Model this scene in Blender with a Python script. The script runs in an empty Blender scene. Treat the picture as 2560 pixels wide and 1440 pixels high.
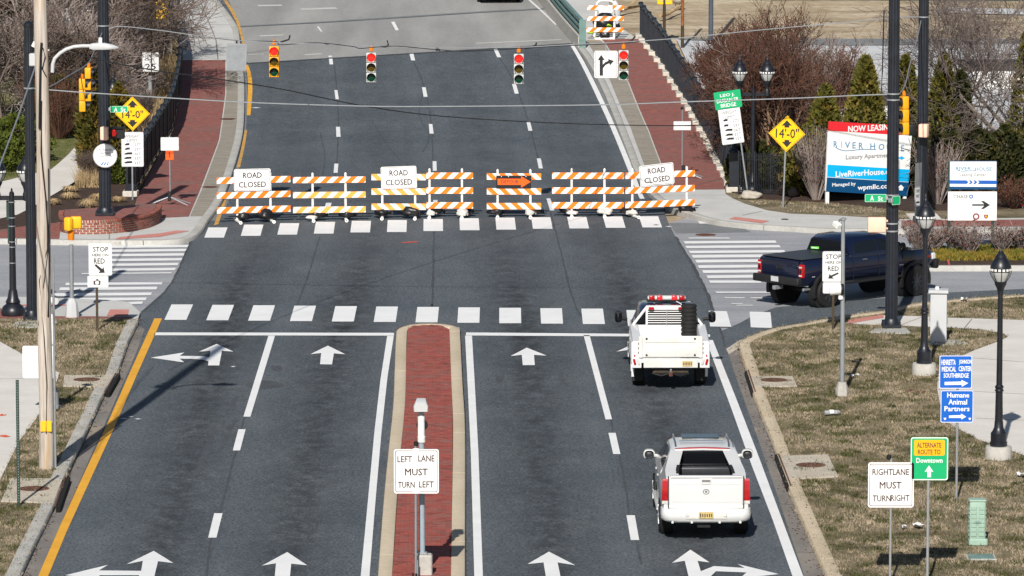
import bpy, bmesh, math, random
import numpy as np
from mathutils import Vector, Matrix, geometry
random.seed(7); rng = np.random.default_rng(7)
S = bpy.context.scene; COL = S.collection
R = math.radians
# ------------------------------------------------------------------ camera, sky, sun, exposure
W_PX, H_PX, FOC = 2560, 1440, 13000.0
PITCH = math.atan(1720.0 / FOC); CAM_H = 20.85
cam_d = bpy.data.cameras.new('camera'); cam = bpy.data.objects.new('camera', cam_d); COL.objects.link(cam)
cam.location = (0, 0, CAM_H); cam.rotation_euler = (R(90) - PITCH, 0, 0)
cam_d.sensor_width = 36; cam_d.lens = 36 * FOC / W_PX; cam_d.clip_start = 1; cam_d.clip_end = 4000
S.camera = cam
SUN_EL, SUN_AZ = R(35.5), math.atan2(-0.14, -0.99)      # azimuth of the sun, from +Y towards +X
wd = bpy.data.worlds.new('World'); S.world = wd; wd.use_nodes = True
nt = wd.node_tree; bg = nt.nodes['Background']; sk = nt.nodes.new('ShaderNodeTexSky')
sk.sky_type = 'NISHITA'; sk.sun_disc = False; sk.sun_elevation = SUN_EL; sk.sun_rotation = SUN_AZ
sk.air_density = 1.0; sk.dust_density = 0.6
nt.links.new(sk.outputs[0], bg.inputs[0]); bg.inputs[1].default_value = 0.055
sd = bpy.data.lights.new('sun', 'SUN'); sd.energy = 5.0; sd.angle = R(0.53); sd.color = (1, 0.955, 0.89)
so = bpy.data.objects.new('sun', sd); COL.objects.link(so)
sv = Vector((math.sin(SUN_AZ) * math.cos(SUN_EL), math.cos(SUN_AZ) * math.cos(SUN_EL), math.sin(SUN_EL)))
so.rotation_euler = sv.to_track_quat('Z', 'Y').to_euler(); so.location = (0, 0, 60)
vs = S.view_settings; vs.view_transform = 'Standard'; vs.look = 'None'; vs.exposure = 0.18; vs.gamma = 1; vs.use_curve_mapping = False

# ------------------------------------------------------------------ measuring: photo pixel -> place in the world
cP, sP = math.cos(PITCH), math.sin(PITCH)
def ray(px, py):
    a = (px - 1280) / FOC; b = (py - 720) / FOC
    return Vector((a, cP - b * sP, -sP - b * cP))
def zg(Y):                                   # the road climbs gently towards the bridge
    if Y < 197: return 0.0
    if Y < 220: return 0.0009 * (Y - 197) ** 2
    return 0.476 + 0.041 * (min(Y, 330) - 220)
def G(px, py, h=0.0):
    d = ray(px, py); lo, hi = 50.0, 420.0
    f = lambda t: CAM_H + d.z * t - zg(d.y * t) - h
    for _ in range(50):
        m = (lo + hi) / 2
        if f(m) > 0: lo = m
        else: hi = m
    return Vector((d.x * lo, d.y * lo, CAM_H + d.z * lo))
def AT(px, py, Y):
    d = ray(px, py); t = Y / d.y
    return Vector((d.x * t, Y, CAM_H + d.z * t))
def ppm(Y): return FOC / (Y * cP + CAM_H * sP)

# ------------------------------------------------------------------ materials
def rgb(r, g, b):
    f = lambda c: (c / 255 / 12.92) if c / 255 <= 0.04045 else ((c / 255 + 0.055) / 1.055) ** 2.4
    return (f(r), f(g), f(b))
class NT:
    def __init__(s, name):
        s.m = bpy.data.materials.new(name); s.m.use_nodes = True; s.t = s.m.node_tree; s.b = s.t.nodes['Principled BSDF']
    def n(s, t, **k):
        q = s.t.nodes.new(t)
        for a, v in k.items(): setattr(q, a, v)
        return q
    def l(s, a, b): s.t.links.new(a, b)
    def pos(s, sx=1, sy=1, sz=1, obj=False):
        src = s.n('ShaderNodeTexCoord').outputs['Object'] if obj else s.n('ShaderNodeNewGeometry').outputs['Position']
        mp = s.n('ShaderNodeMapping'); mp.inputs['Scale'].default_value = (sx, sy, sz); s.l(src, mp.inputs[0]); return mp.outputs[0]
    def noise(s, vec, scale=1, detail=4, rough=.6):
        q = s.n('ShaderNodeTexNoise'); q.inputs['Scale'].default_value = scale; q.inputs['Detail'].default_value = detail
        q.inputs['Roughness'].default_value = rough; s.l(vec, q.inputs['Vector']); return q.outputs['Fac']
    def ramp(s, fac, stops):
        q = s.n('ShaderNodeValToRGB'); e = q.color_ramp.elements
        while len(e) < len(stops): e.new(0.5)
        for i, (p, c) in enumerate(stops):
            e[i].position = p; e[i].color = (*c, 1) if len(c) == 3 else c
        s.l(fac, q.inputs[0]); return q.outputs[0]
    def mix(s, fac, a, b, mode='MIX'):
        q = s.n('ShaderNodeMix', data_type='RGBA', blend_type=mode)
        for i, v in ((0, fac), (6, a), (7, b)):
            if isinstance(v, (int, float)): q.inputs[i].default_value = v
            elif isinstance(v, tuple): q.inputs[i].default_value = (*v, 1)
            else: s.l(v, q.inputs[i])
        return q.outputs[2]
    def math(s, op, a, b=None, c=None):
        q = s.n('ShaderNodeMath', operation=op)
        for i, v in enumerate((a, b, c)):
            if v is None: continue
            if isinstance(v, (int, float)): q.inputs[i].default_value = v
            else: s.l(v, q.inputs[i])
        return q.outputs[0]
    def bump(s, h, st, dist=.02):
        q = s.n('ShaderNodeBump'); q.inputs['Strength'].default_value = st; q.inputs['Distance'].default_value = dist
        s.l(h, q.inputs['Height']); s.l(q.outputs[0], s.b.inputs['Normal'])
    def col(s, c):
        if isinstance(c, tuple): s.b.inputs['Base Color'].default_value = (*c, 1)
        else: s.l(c, s.b.inputs['Base Color'])
    def rough(s, r): s.b.inputs['Roughness'].default_value = r
def mat(name, c, rough=.55, metal=0, var=.12, scale=5, spec=.4, coat=0, obj=True, dirt=None):
    q = NT(name); q.rough(rough); q.b.inputs['Metallic'].default_value = metal; q.b.inputs['Specular IOR Level'].default_value = spec
    q.b.inputs['Coat Weight'].default_value = coat
    if var:
        f = q.noise(q.pos(obj=obj), scale, 5, .65)
        o = q.ramp(f, [(.25, tuple(x * (1 - var * 1.6) for x in c)), (.75, tuple(min(1, x * (1 + var * .7)) for x in c))])
        if dirt:
            g = q.ramp(q.noise(q.pos(obj=obj), scale * 2.7, 6, .75), [(.52, (0, 0, 0)), (.68, (1, 1, 1))]); o = q.mix(q.math('MULTIPLY', g, .5), o, dirt)
        q.col(o)
    else: q.col(c)
    return q.m
def lit(name, c, e):
    q = NT(name); q.col(c); q.rough(.25); q.b.inputs['Emission Color'].default_value = (*c, 1); q.b.inputs['Emission Strength'].default_value = e; return q.m
M = {}
M['white'] = mat('sign_white', (.80, .80, .79), .45, var=.05, scale=3)
M['white_worn'] = mat('worn_white_paint', (.78, .77, .74), .55, var=.1, scale=4, dirt=(.35, .31, .26))
M['black_print'] = mat('black_print', (.018, .016, .017), .6, var=0)
M['dark_print'] = mat('dark_red_brown_print', (.055, .03, .03), .6, var=0)
M['grey_print'] = mat('grey_print', (.25, .25, .26), .6, var=0)
M['pale_print'] = mat('pale_grey_print', (.55, .55, .56), .6, var=0)
M['yellow_sign'] = mat('yellow_sign', rgb(250, 192, 2), .45, var=.05)
M['orange_sign'] = mat('orange_sign', (.95, .12, .01), .4, var=.03)
M['green_sign'] = mat('green_sign', rgb(10, 165, 105), .45, var=.05)
M['blue_sign'] = mat('blue_sign', rgb(15, 95, 190), .45, var=.05)
M['amber_panel'] = mat('amber_panel', rgb(240, 175, 15), .45, var=.04)
M['galv'] = mat('galvanised_steel', (.42, .44, .46), .45, .55, var=.15, scale=9)
M['alu'] = mat('bare_aluminium', (.33, .35, .37), .42, .4, var=.12, scale=4)
M['black_metal'] = mat('black_painted_metal', (.012, .014, .020), .38, 0, var=.3, scale=6, spec=.5)
M['navy_pole'] = mat('black_pole_paint', (.013, .017, .026), .42, 0, var=.35, scale=4, spec=.5)
M['green_post'] = mat('green_steel_post', (.02, .05, .04), .5, var=.2)
M['brown_post'] = mat('brown_weathered_post', (.06, .04, .02), .6, var=.35, scale=9)
M['rust'] = mat('rusty_iron', (.13, .055, .032), .8, var=.45, scale=9)
M['rust_post'] = mat('rusty_post', (.26, .08, .02), .8, var=.5, scale=2, dirt=(.35, .33, .3))
M['concrete_obj'] = mat('cast_concrete', (.46, .44, .40), .85, var=.16, scale=4, dirt=(.26, .22, .17))
M['sig_yellow'] = mat('signal_yellow', rgb(238, 165, 20), .45, var=.1)
M['sig_white'] = mat('faded_signal_housing', (.55, .55, .53), .5, var=.12, dirt=(.2, .2, .2))
M['amber_bracket'] = mat('amber_bracket', rgb(220, 125, 10), .5, var=.2)
M['visor'] = mat('black_visor', (.010, .010, .012), .5, var=.2)
M['red_lit'] = lit('lit_red_lens', (.95, .015, .01), 1.1)
M['hand_lit'] = lit('lit_red_hand', (.75, .01, .008), .35)
M['amber_off'] = mat('unlit_amber_lens', (.10, .06, .002), .25, var=.2)
M['green_off'] = mat('unlit_green_lens', (.0, .045, .022), .25, var=.2)
M['peach'] = mat('faded_peach_housing', rgb(248, 200, 175), .5, var=.05)
M['ped_yellow'] = mat('yellow_housing', rgb(250, 185, 35), .45, var=.05)
M['wire'] = mat('black_cable', (.012, .012, .014), .5, var=0)
M['wire_grey'] = mat('grey_strand', (.36, .38, .40), .45, .5, var=.1)
M['car_white'] = mat('white_car_paint', (.62, .62, .615), .25, var=.02, scale=1.2, coat=.6)
M['car_cream'] = mat('cream_truck_paint', (.68, .665, .63), .4, var=.07, scale=2.2, dirt=(.5, .46, .4))
M['truck_white'] = mat('white_truck_paint', (.68, .68, .675), .35, var=.04, scale=1.5, coat=.3)
M['car_blue'] = mat('dark_blue_car_paint', (.003, .006, .024), .25, var=.05, coat=.8)
M['car_dark'] = mat('black_car_paint', (.008, .008, .010), .25, var=.05, coat=.6)
M['glass_dark'] = mat('dark_tinted_glass', (.006, .007, .009), .06, var=0, spec=.7)
M['rubber'] = mat('tyre_rubber', (.012, .012, .012), .75, var=.2)
M['plastic'] = mat('black_plastic', (.015, .015, .016), .55, var=.2)
M['liner'] = mat('black_bed_liner', (.012, .012, .013), .8, var=.3)
M['cover_dark'] = mat('grey_midgate_vinyl', (.03, .033, .038), .45, var=.15)
M['chrome'] = mat('bright_rim', (.55, .56, .58), .25, .9, var=.05)
M['red_lens'] = mat('red_tail_lens', (.42, .008, .012), .18, var=.25, coat=.5, scale=9)
M['red_beacon'] = mat('red_beacon_lens', (.80, .03, .04), .2, var=.2, coat=.5)
M['clear_lens'] = mat('clear_lens', (.62, .62, .60), .2, var=.15)
M['plate'] = mat('buff_number_plate', (.55, .42, .18), .5, var=.15, scale=20)
M['roof_blue'] = mat('dark_cab_roof', (.02, .03, .06), .2, var=.3, coat=.6)
M['void'] = mat('dark_opening', (.004, .004, .004), .9, var=0)
M['globe'] = mat('frosted_lamp_globe', (.46, .47, .46), .15, var=.1, spec=.7)
M['pvc'] = mat('white_pvc_post', (.80, .80, .78), .4, var=.07, dirt=(.45, .4, .35))
M['bag_black'] = mat('black_sandbag', (.014, .014, .016), .35, var=.4, scale=12)
M['bag_white'] = mat('white_sandbag', (.62, .60, .56), .7, var=.2, scale=12)
M['hivis'] = mat('lime_fabric', (.45, .75, .03), .7, var=.2)
M['pale_green'] = mat('pale_green_plastic', (.30, .43, .345), .55, var=.08)
M['cabinet'] = mat('grey_cabinet_paint', (.50, .51, .52), .5, var=.07, scale=2)
M['teal'] = mat('teal_bridge_paint', (.15, .25, .225), .5, var=.2, scale=3)
M['lime_sticker'] = mat('lime_sticker', (.15, .8, .06), .5, var=0)
M['red_paint'] = mat('red_strip', rgb(214, 38, 48), .5, var=.03)
M['cyan'] = mat('cyan_strip', rgb(0, 172, 228), .5, var=.03)
M['navy'] = mat('navy_strip', rgb(0, 68, 112), .5, var=.03)
M['logo_blue'] = mat('slate_blue_print', rgb(85, 135, 170), .5, var=0)
M['royal'] = mat('royal_blue_print', rgb(20, 90, 175), .5, var=0)
M['crest'] = mat('maroon_print', rgb(130, 62, 58), .5, var=0)
M['orange_spray'] = mat('orange_spray_paint', (.75, .12, .04), .8, var=.3, scale=20)
M['red_spray'] = mat('red_spray_paint', (.55, .10, .08), .8, var=.3, scale=20)
def stripes(name, sgn, fade):
    q = NT(name); q.rough(.4)
    v = q.n('ShaderNodeSeparateXYZ'); q.l(q.n('ShaderNodeTexCoord').outputs['Object'], v.inputs[0])
    u = q.math('ADD', q.math('MULTIPLY', v.outputs[0], -sgn * .72), q.math('MULTIPLY', v.outputs[2], .72))
    fr = q.math('FRACT', q.math('ADD', q.math('DIVIDE', u, .304), 20.0)); k = q.math('LESS_THAN', fr, .5)
    wear = q.noise(q.pos(obj=True), 1.6, 3, .5); w2 = q.ramp(wear, [(max(.05, .62 - fade * 1.6), (0, 0, 0)), (max(.1, .70 - fade * 1.3), (1, 1, 1))])
    o = q.mix(w2, (.90, .20, .008), (.90, .40, .075) if fade > .1 else (.92, .27, .02))
    wht = q.ramp(q.noise(q.pos(obj=True), 7, 6, .7), [(.3, (.80, .79, .77)), (.5 + .15 * (fade < .1), (.80, .79, .77)), (.85, (.5, .48, .45))])
    q.col(q.mix(k, wht, o)); return q.m
for nm, sgn, fd in (('fresh', 1, .0), ('faded', 1, .22), ('fresh_back', -1, .06), ('faded_back', -1, .16)): M['str_' + nm] = stripes('orange_white_stripes_' + nm, sgn, fd)
def ground_mat(name, stops, sc=.8, fine=14, fine_amt=.35, rough=.9, bump=.3, stretch=1.0, wear=None, spots=None, grain=None):
    q = NT(name); q.rough(rough); q.b.inputs['Specular IOR Level'].default_value = .25
    big = q.noise(q.pos(1, stretch, 1), sc, 5, .6); c = q.ramp(big, stops)
    fn = q.noise(q.pos(), fine, 3, .7); c = q.mix(fine_amt, c, q.ramp(fn, [(.3, (.35, .35, .35)), (.7, (.68, .68, .68))]), 'OVERLAY')
    if spots:
        sp = q.ramp(q.noise(q.pos(1, stretch, 1), spots[0], 6, .75), [(spots[1], (0, 0, 0)), (spots[1] + .12, (1, 1, 1))]); c = q.mix(sp, c, spots[2])
    if grain:
        g2 = q.noise(q.pos(), grain[0], 2, .8); c = q.mix(grain[1], c, q.ramp(g2, [(.36, (.22, .22, .22)), (.64, (.80, .80, .80))]), 'OVERLAY')
    if wear:
        at = q.n('ShaderNodeAttribute', attribute_name='wear'); brk = q.ramp(q.noise(q.pos(1, .55, 1), 2.4, 7, .8), [(.36, (.12, .12, .12)), (.58, (1, 1, 1))])
        c = q.mix(q.math('MULTIPLY', at.outputs['Fac'], brk), c, wear)
    q.col(c); q.bump(fn, bump, .01); return q.m
M['asphalt'] = ground_mat('dark_asphalt', [(.28, (.067, .081, .093)), (.5, (.087, .101, .113)), (.74, (.108, .121, .131))], .5, 5, .5, .85, .6, .5, wear=(.022, .022, .024), grain=(15, .85))
M['asphalt_old'] = ground_mat('old_pale_asphalt', [(.28, (.24, .25, .275)), (.6, (.31, .315, .33)), (.75, (.35, .35, .36))], .35, 8, .3, .9, .3, 2.2)
M['asphalt_mid'] = ground_mat('grey_asphalt', [(.3, (.15, .16, .165)), (.7, (.20, .21, .215))], .7, 9, .45)
M['deck'] = ground_mat('bridge_deck_concrete', [(.25, (.20, .20, .195)), (.5, (.275, .272, .26)), (.75, (.35, .345, .33))], .42, 6, .3, .9, .3, .12)
M['concrete'] = ground_mat('sidewalk_concrete', [(.3, (.45, .45, .43)), (.7, (.54, .535, .515))], .8, 9, .2, spots=(.9, .66, (.40, .39, .36)))
M['concrete_light'] = ground_mat('pale_sidewalk_concrete', [(.3, (.57, .54, .49)), (.7, (.67, .64, .595))], .7, 9, .15, spots=(1.1, .68, (.50, .47, .42)))
M['kerb'] = ground_mat('kerb_concrete', [(.3, (.40, .36, .29)), (.7, (.52, .47, .39))], 1.2, 9, .3, spots=(1.6, .6, (.34, .28, .2)))
M['kerb_tan'] = ground_mat('tan_kerb_concrete', [(.28, (.46, .38, .27)), (.72, (.57, .48, .36))], .9, 9, .25, stretch=.3, spots=(1.6, .62, (.50, .36, .19)))
M['kerb_grey'] = ground_mat('grey_kerb_concrete', [(.3, (.36, .35, .32)), (.7, (.46, .45, .42))], 1.2, 9, .3, spots=(1.6, .6, (.27, .25, .22)))
M['gutter'] = ground_mat('stained_gutter_concrete', [(.3, (.15, .14, .13)), (.7, (.24, .215, .19))], .9, 8, .35, stretch=.4, spots=(.8, .56, (.30, .25, .19)))
M['band'] = ground_mat('brown_grey_paving_band', [(.3, (.23, .205, .165)), (.7, (.32, .285, .235))], .9, 7, .4, stretch=3)
M['turf'] = ground_mat('winter_turf', [(.25, (.07, .065, .035)), (.42, (.14, .115, .07)), (.6, (.22, .178, .12)), (.78, (.30, .245, .17))], .75, 11, .6, .95, .9, 1.6, spots=(1.3, .53, (.075, .075, .03)))
M['lawn'] = ground_mat('green_lawn', [(.25, (.07, .07, .028)), (.5, (.135, .135, .05)), (.75, (.24, .20, .10))], .4, 9, .6, .95, .8, 2)
M['field'] = ground_mat('dry_field', [(.25, (.22, .17, .11)), (.5, (.36, .285, .19)), (.75, (.52, .44, .33))], .30, 2.5, .75, .95, .8, 2.5, spots=(.35, .6, (.21, .195, .085)))
M['mulch'] = ground_mat('dark_mulch', [(.3, (.035, .022, .017)), (.6, (.062, .038, .028)), (.8, (.11, .07, .05))], 4, 14, .6, .95, .9)
M['lot'] = ground_mat('pale_lot_surface', [(.3, (.42, .43, .44)), (.7, (.55, .555, .56))], .2, 3, .25, .9, .2, 3)
M['mark_white'] = ground_mat('white_road_paint', [(.3, (.70, .705, .70)), (.7, (.79, .79, .78))], 1.1, 14, .2, .7, .2, spots=(3.5, .66, (.52, .53, .535)))
M['mark_worn'] = ground_mat('worn_white_road_paint', [(.3, (.60, .60, .60)), (.7, (.74, .74, .73))], 1.5, 14, .2, .7, .2, stretch=1.8, spots=(4.5, .57, (.32, .325, .34)))
M['mark_yellow'] = ground_mat('yellow_road_paint', [(.3, (.66, .32, .030)), (.7, (.78, .40, .042))], 1.2, 14, .2, .7, .2, spots=(3, .68, (.40, .27, .09)))
M['mark_yellow_worn'] = ground_mat('worn_yellow_road_paint', [(.3, (.52, .28, .06)), (.7, (.62, .34, .07))], 1.2, 14, .2, .7, .2, spots=(2.2, .52, (.22, .19, .14)))
M['seam'] = ground_mat('dark_seam', [(.3, (.045, .05, .055)), (.7, (.075, .083, .09))], 3, 9, .2)
M['oil'] = ground_mat('dark_tar_patch', [(.3, (.055, .06, .066)), (.7, (.08, .087, .094))], 1.5, 9, .4)
M['tactile'] = ground_mat('pink_tactile_paving', [(.3, (.48, .19, .16)), (.7, (.56, .24, .20))], 1.2, 9, .2)
def brick_mat(name, sx, c1, c2, mortar, bed):
    q = NT(name); q.rough(.9)
    b = q.n('ShaderNodeTexBrick'); q.l(q.pos(1, 1, 1), b.inputs['Vector']); b.inputs['Scale'].default_value = 1
    b.inputs['Brick Width'].default_value = .205; b.inputs['Row Height'].default_value = .105; b.inputs['Mortar Size'].default_value = .006
    for k, c in (('Color1', c1), ('Color2', c2), ('Mortar', mortar)): b.inputs[k].default_value = (*c, 1)
    bl = q.noise(q.pos(.5, 1.6, 1), 1.1, 6, .7); c = q.mix(q.ramp(bl, [(.48, (0, 0, 0)), (.66, (1, 1, 1))]), b.outputs['Color'], bed)
    fn = q.noise(q.pos(.5, 1.5, 1), 9, 4, .7); c = q.mix(.8, c, q.ramp(fn, [(.3, (.30, .30, .30)), (.7, (.72, .72, .72))]), 'OVERLAY')
    q.col(c); q.bump(b.outputs['Fac'], -.3, .005); return q.m
M['brick_pave'] = brick_mat('red_brick_paving', 1, (.215, .066, .052), (.30, .098, .076), (.13, .065, .055), (.17, .10, .085))
def brick_piece(name, c, island=False):
    q = NT(name); q.rough(.88); oi = q.n('ShaderNodeNewGeometry').outputs['Random Per Island'] if island else q.n('ShaderNodeObjectInfo').outputs['Random']
    a = q.ramp(oi, [(0, tuple(x * .62 for x in c)), (.35, c), (.8, tuple(x * 1.15 for x in c)), (1, (c[0] * .8, c[1] * 1.5, c[2] * 1.6))])
    fn = q.noise(q.pos(), 14, 4, .7); b2 = q.noise(q.pos(.6, 1.8, 1), 1.6, 5, .7)
    a = q.mix(q.ramp(b2, [(.5, (0, 0, 0)), (.7, (.8, .8, .8))]), a, (.17, .11, .09))
    q.col(q.mix(.4, a, q.ramp(fn, [(.3, (.38, .38, .38)), (.7, (.62, .62, .62))]), 'OVERLAY')); return q.m
M['brick'] = brick_piece('red_paver_brick', (.27, .058, .042))
M['brick_far'] = brick_piece('red_paver_brick_far', (.27, .058, .042), True)
M['brick_wall'] = brick_piece('red_wall_brick', (.26, .075, .05))
M['mortar'] = mat('pale_mortar', (.68, .60, .52), .95, var=.2, scale=3, obj=False)
M['bed'] = ground_mat('brick_joint_sand', [(.3, (.10, .05, .042)), (.7, (.15, .075, .06))], 3, 9, .3)
def wood_mat():
    q = NT('weathered_utility_pole_wood'); q.rough(.85)
    n = q.noise(q.pos(7, 7, .35, obj=True), 1.5, 6, .7); c = q.ramp(n, [(.28, (.24, .195, .155)), (.5, (.45, .395, .34)), (.72, (.60, .55, .50))])
    k = q.noise(q.pos(3, 3, .3, obj=True), 1.0, 3, .5); c = q.mix(q.ramp(k, [(.56, (0, 0, 0)), (.72, (1, 1, 1))]), c, (.45, .29, .14))
    gr = q.noise(q.pos(30, 30, .5, obj=True), 1, 4, .7); c = q.mix(.5, c, q.ramp(gr, [(.3, (.35, .35, .35)), (.7, (.64, .64, .64))]), 'OVERLAY')
    q.col(c); q.bump(n, .5, .02); return q.m
M['wood'] = wood_mat()
def leaf_mat(name, stops, sc=2.2):
    q = NT(name); q.rough(.75); q.b.inputs['Specular IOR Level'].default_value = .15
    q.col(q.ramp(q.noise(q.pos(), sc, 5, .7), stops)); return q.m
M['arbor'] = leaf_mat('arborvitae_foliage', [(.3, (.055, .06, .012)), (.5, (.11, .105, .02)), (.66, (.19, .13, .025)), (.8, (.26, .13, .03))], 3)
M['yew'] = leaf_mat('bronzed_evergreen_foliage', [(.3, (.03, .04, .008)), (.5, (.085, .075, .014)), (.66, (.22, .125, .02)), (.8, (.30, .16, .03))], 1.3)
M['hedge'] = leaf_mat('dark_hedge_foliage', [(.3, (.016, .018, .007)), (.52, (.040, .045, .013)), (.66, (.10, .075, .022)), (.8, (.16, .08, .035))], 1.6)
M['green_bush'] = leaf_mat('green_bush_foliage', [(.3, (.03, .045, .008)), (.55, (.085, .105, .016)), (.75, (.16, .17, .03))], 1.5)
M['cover'] = leaf_mat('yellow_green_groundcover', [(.3, (.05, .07, .01)), (.48, (.15, .14, .022)), (.62, (.26, .17, .03)), (.8, (.22, .09, .03))], 1.6)
M['dry_leaf'] = leaf_mat('dry_red_leaves', [(.3, (.05, .02, .016)), (.6, (.13, .05, .035)), (.8, (.22, .11, .07))], 3)
M['bark'] = mat('grey_brown_bark', (.15, .115, .10), .9, var=.4, scale=1.6, obj=False)
M['bark_pale'] = mat('pale_grey_bark', (.27, .225, .19), .9, var=.35, scale=1.6, obj=False)
M['twig'] = mat('brown_twigs', (.125, .090, .072), .9, var=.4, scale=.9, obj=False)
M['twig_grey'] = mat('grey_twigs', (.30, .245, .22), .9, var=.35, scale=.9, obj=False)
M['twig_mid'] = mat('grey_brown_twigs', (.17, .135, .12), .9, var=.4, scale=.9, obj=False)
M['twig_red'] = mat('reddish_seed_twigs', (.125, .060, .038), .9, var=.5, scale=.7, obj=False)
M['myrtle_bark'] = mat('tan_myrtle_bark', (.30, .19, .115), .85, var=.3, scale=2, obj=False)
M['straw'] = leaf_mat('straw_grass', [(.3, (.22, .15, .075)), (.6, (.40, .29, .16)), (.8, (.52, .40, .25))], 3)
def blade_mat():
    q = NT('winter_grass_blades'); q.rough(.8); q.b.inputs['Specular IOR Level'].default_value = .1
    tan = q.ramp(q.noise(q.pos(), 6, 3, .7), [(.3, (.21, .167, .11)), (.5, (.36, .29, .20)), (.7, (.50, .415, .30))]); olive = q.ramp(q.noise(q.pos(), 7, 3, .7), [(.3, (.03, .033, .012)), (.55, (.078, .078, .03)), (.75, (.16, .14, .065))])
    f = q.ramp(q.noise(q.pos(1, .8, 1), 1.15, 5, .72), [(.45, (0, 0, 0)), (.52, (1, 1, 1))]); g = q.ramp(q.noise(q.pos(), .28, 2, .5), [(.38, (.25, .25, .25)), (.58, (1, 1, 1))])
    q.col(q.mix(q.math('MULTIPLY', f, g), tan, olive)); return q.m
M['blade'] = blade_mat()
M['stone'] = mat('pale_boulder', (.44, .40, .34), .9, var=.2, scale=2)
M['bed_wall'] = mat('pale_coping_stone', (.56, .52, .45), .85, var=.15, scale=3, dirt=(.3, .27, .22))
M['weed'] = leaf_mat('dark_olive_grass', [(.3, (.022, .028, .009)), (.5, (.06, .068, .022)), (.66, (.11, .11, .04)), (.8, (.17, .14, .07))], 2.5)
# ------------------------------------------------------------------ mesh helpers
def prop(o, label=None, cat=None, group=None, kind=None):
    for k, v in (('label', label), ('category', cat), ('group', group), ('kind', kind)):
        if v: o[k] = v
    return o
def thing(name, label, cat, loc, rz=0.0, roll=0.0, group=None):
    o = bpy.data.objects.new(name, None); COL.objects.link(o); o.location = loc; o.rotation_euler = (0, roll, rz)
    o.empty_display_size = .2
    return prop(o, label, cat, group)
class MB:
    def __init__(s): s.v = []; s.f = []
    def add(s, vs, fs):
        b = len(s.v); s.v += [tuple(p) for p in vs]; s.f += [tuple(i + b for i in q) for q in fs]; return s
    def bm(s, bm, mtx=None):
        if mtx is not None: bmesh.ops.transform(bm, matrix=mtx, verts=bm.verts)
        bm.verts.index_update(); s.add([v.co for v in bm.verts], [[v.index for v in f.verts] for f in bm.faces]); bm.free(); return s
    def box(s, c, d, bev=0.0, rot=None, seg=1):
        b = bmesh.new(); bmesh.ops.create_cube(b, size=1); bmesh.ops.scale(b, vec=d, verts=b.verts)
        if bev: bmesh.ops.bevel(b, geom=list(b.edges), offset=bev, segments=seg, profile=.5, affect='EDGES')
        return s.bm(b, Matrix.Translation(c) @ (rot.to_4x4() if rot is not None else Matrix()))
    def cyl(s, p0, p1, r0, r1=None, n=10, cap=True, flute=0.0):
        r1 = r0 if r1 is None else r1; p0 = Vector(p0); p1 = Vector(p1); d = (p1 - p0)
        if d.length < 1e-6: return s
        q = d.to_track_quat('Z', 'Y'); vs = []
        for p, r in ((p0, r0), (p1, r1)):
            for i in range(n):
                a = 2 * math.pi * i / n; k = r * (1 - flute * (i % 2)); vs.append(p + q @ Vector((k * math.cos(a), k * math.sin(a), 0)))
        fs = [(i, (i + 1) % n, n + (i + 1) % n, n + i) for i in range(n)]
        if cap: fs += [tuple(range(n - 1, -1, -1)), tuple(range(n, 2 * n))]
        return s.add(vs, fs)
    def tube(s, pts, r, n=6, r1=None, cap=True):
        pts = [Vector(p) for p in pts]; m = len(pts); vs = []; r1 = r if r1 is None else r1
        for i, p in enumerate(pts):
            d = (pts[min(i + 1, m - 1)] - pts[max(i - 1, 0)]); q = d.to_track_quat('Z', 'Y'); rr = r + (r1 - r) * i / max(1, m - 1)
            vs += [p + q @ Vector((rr * math.cos(6.2832 * k / n), rr * math.sin(6.2832 * k / n), 0)) for k in range(n)]
        fs = [(i * n + k, i * n + (k + 1) % n, (i + 1) * n + (k + 1) % n, (i + 1) * n + k) for i in range(m - 1) for k in range(n)]
        return s.add(vs, fs + ([tuple(range(n - 1, -1, -1)), tuple(range((m - 1) * n, m * n))] if cap else []))
    def lathe(s, prof, c=(0, 0, 0), n=16, axis='Z'):
        vs = []; m = len(prof)
        for r, z in prof:
            for k in range(n):
                a = 6.2832 * k / n; p = (r * math.cos(a), r * math.sin(a), z)
                if axis == 'X': p = (p[2], p[0], p[1])
                if axis == 'Y': p = (p[0], p[2], p[1])
                vs.append((p[0] + c[0], p[1] + c[1], p[2] + c[2]))
        fs = [(i * n + k, i * n + (k + 1) % n, (i + 1) * n + (k + 1) % n, (i + 1) * n + k) for i in range(m - 1) for k in range(n)]
        return s.add(vs, fs + [tuple(range(n - 1, -1, -1)), tuple(range((m - 1) * n, m * n))])
    def plate(s, poly, y0, y1):                # polygon in x,z pushed along y
        n = len(poly); vs = [(x, y0, z) for x, z in poly] + [(x, y1, z) for x, z in poly]
        b = bmesh.new(); fv = [b.verts.new(v) for v in vs]
        f0 = b.faces.new(fv[:n]); b.faces.new(list(reversed(fv[n:])))
        for i in range(n): b.faces.new((fv[i], fv[n + i], fv[n + (i + 1) % n], fv[(i + 1) % n]))
        bmesh.ops.recalc_face_normals(b, faces=b.faces); big = [f for f in b.faces if len(f.verts) > 4]
        if big: bmesh.ops.triangulate(b, faces=big)
        return s.bm(b)
    def loft(s, st):                           # stations (y, [(x,z) half section from bottom middle to top middle])
        n = len(st[0][1]); ring = 2 * n - 2; vs = []
        for y, h in st: vs += [(x, y, z) for x, z in h] + [(-x, y, z) for x, z in reversed(h[1:-1])]
        fs = [(i * ring + k, i * ring + (k + 1) % ring, (i + 1) * ring + (k + 1) % ring, (i + 1) * ring + k) for i in range(len(st) - 1) for k in range(ring)]
        return s.add(vs, [tuple(reversed(f)) for f in fs] + [tuple(range(ring)), tuple(range(len(st) * ring - 1, (len(st) - 1) * ring - 1, -1))])
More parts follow.
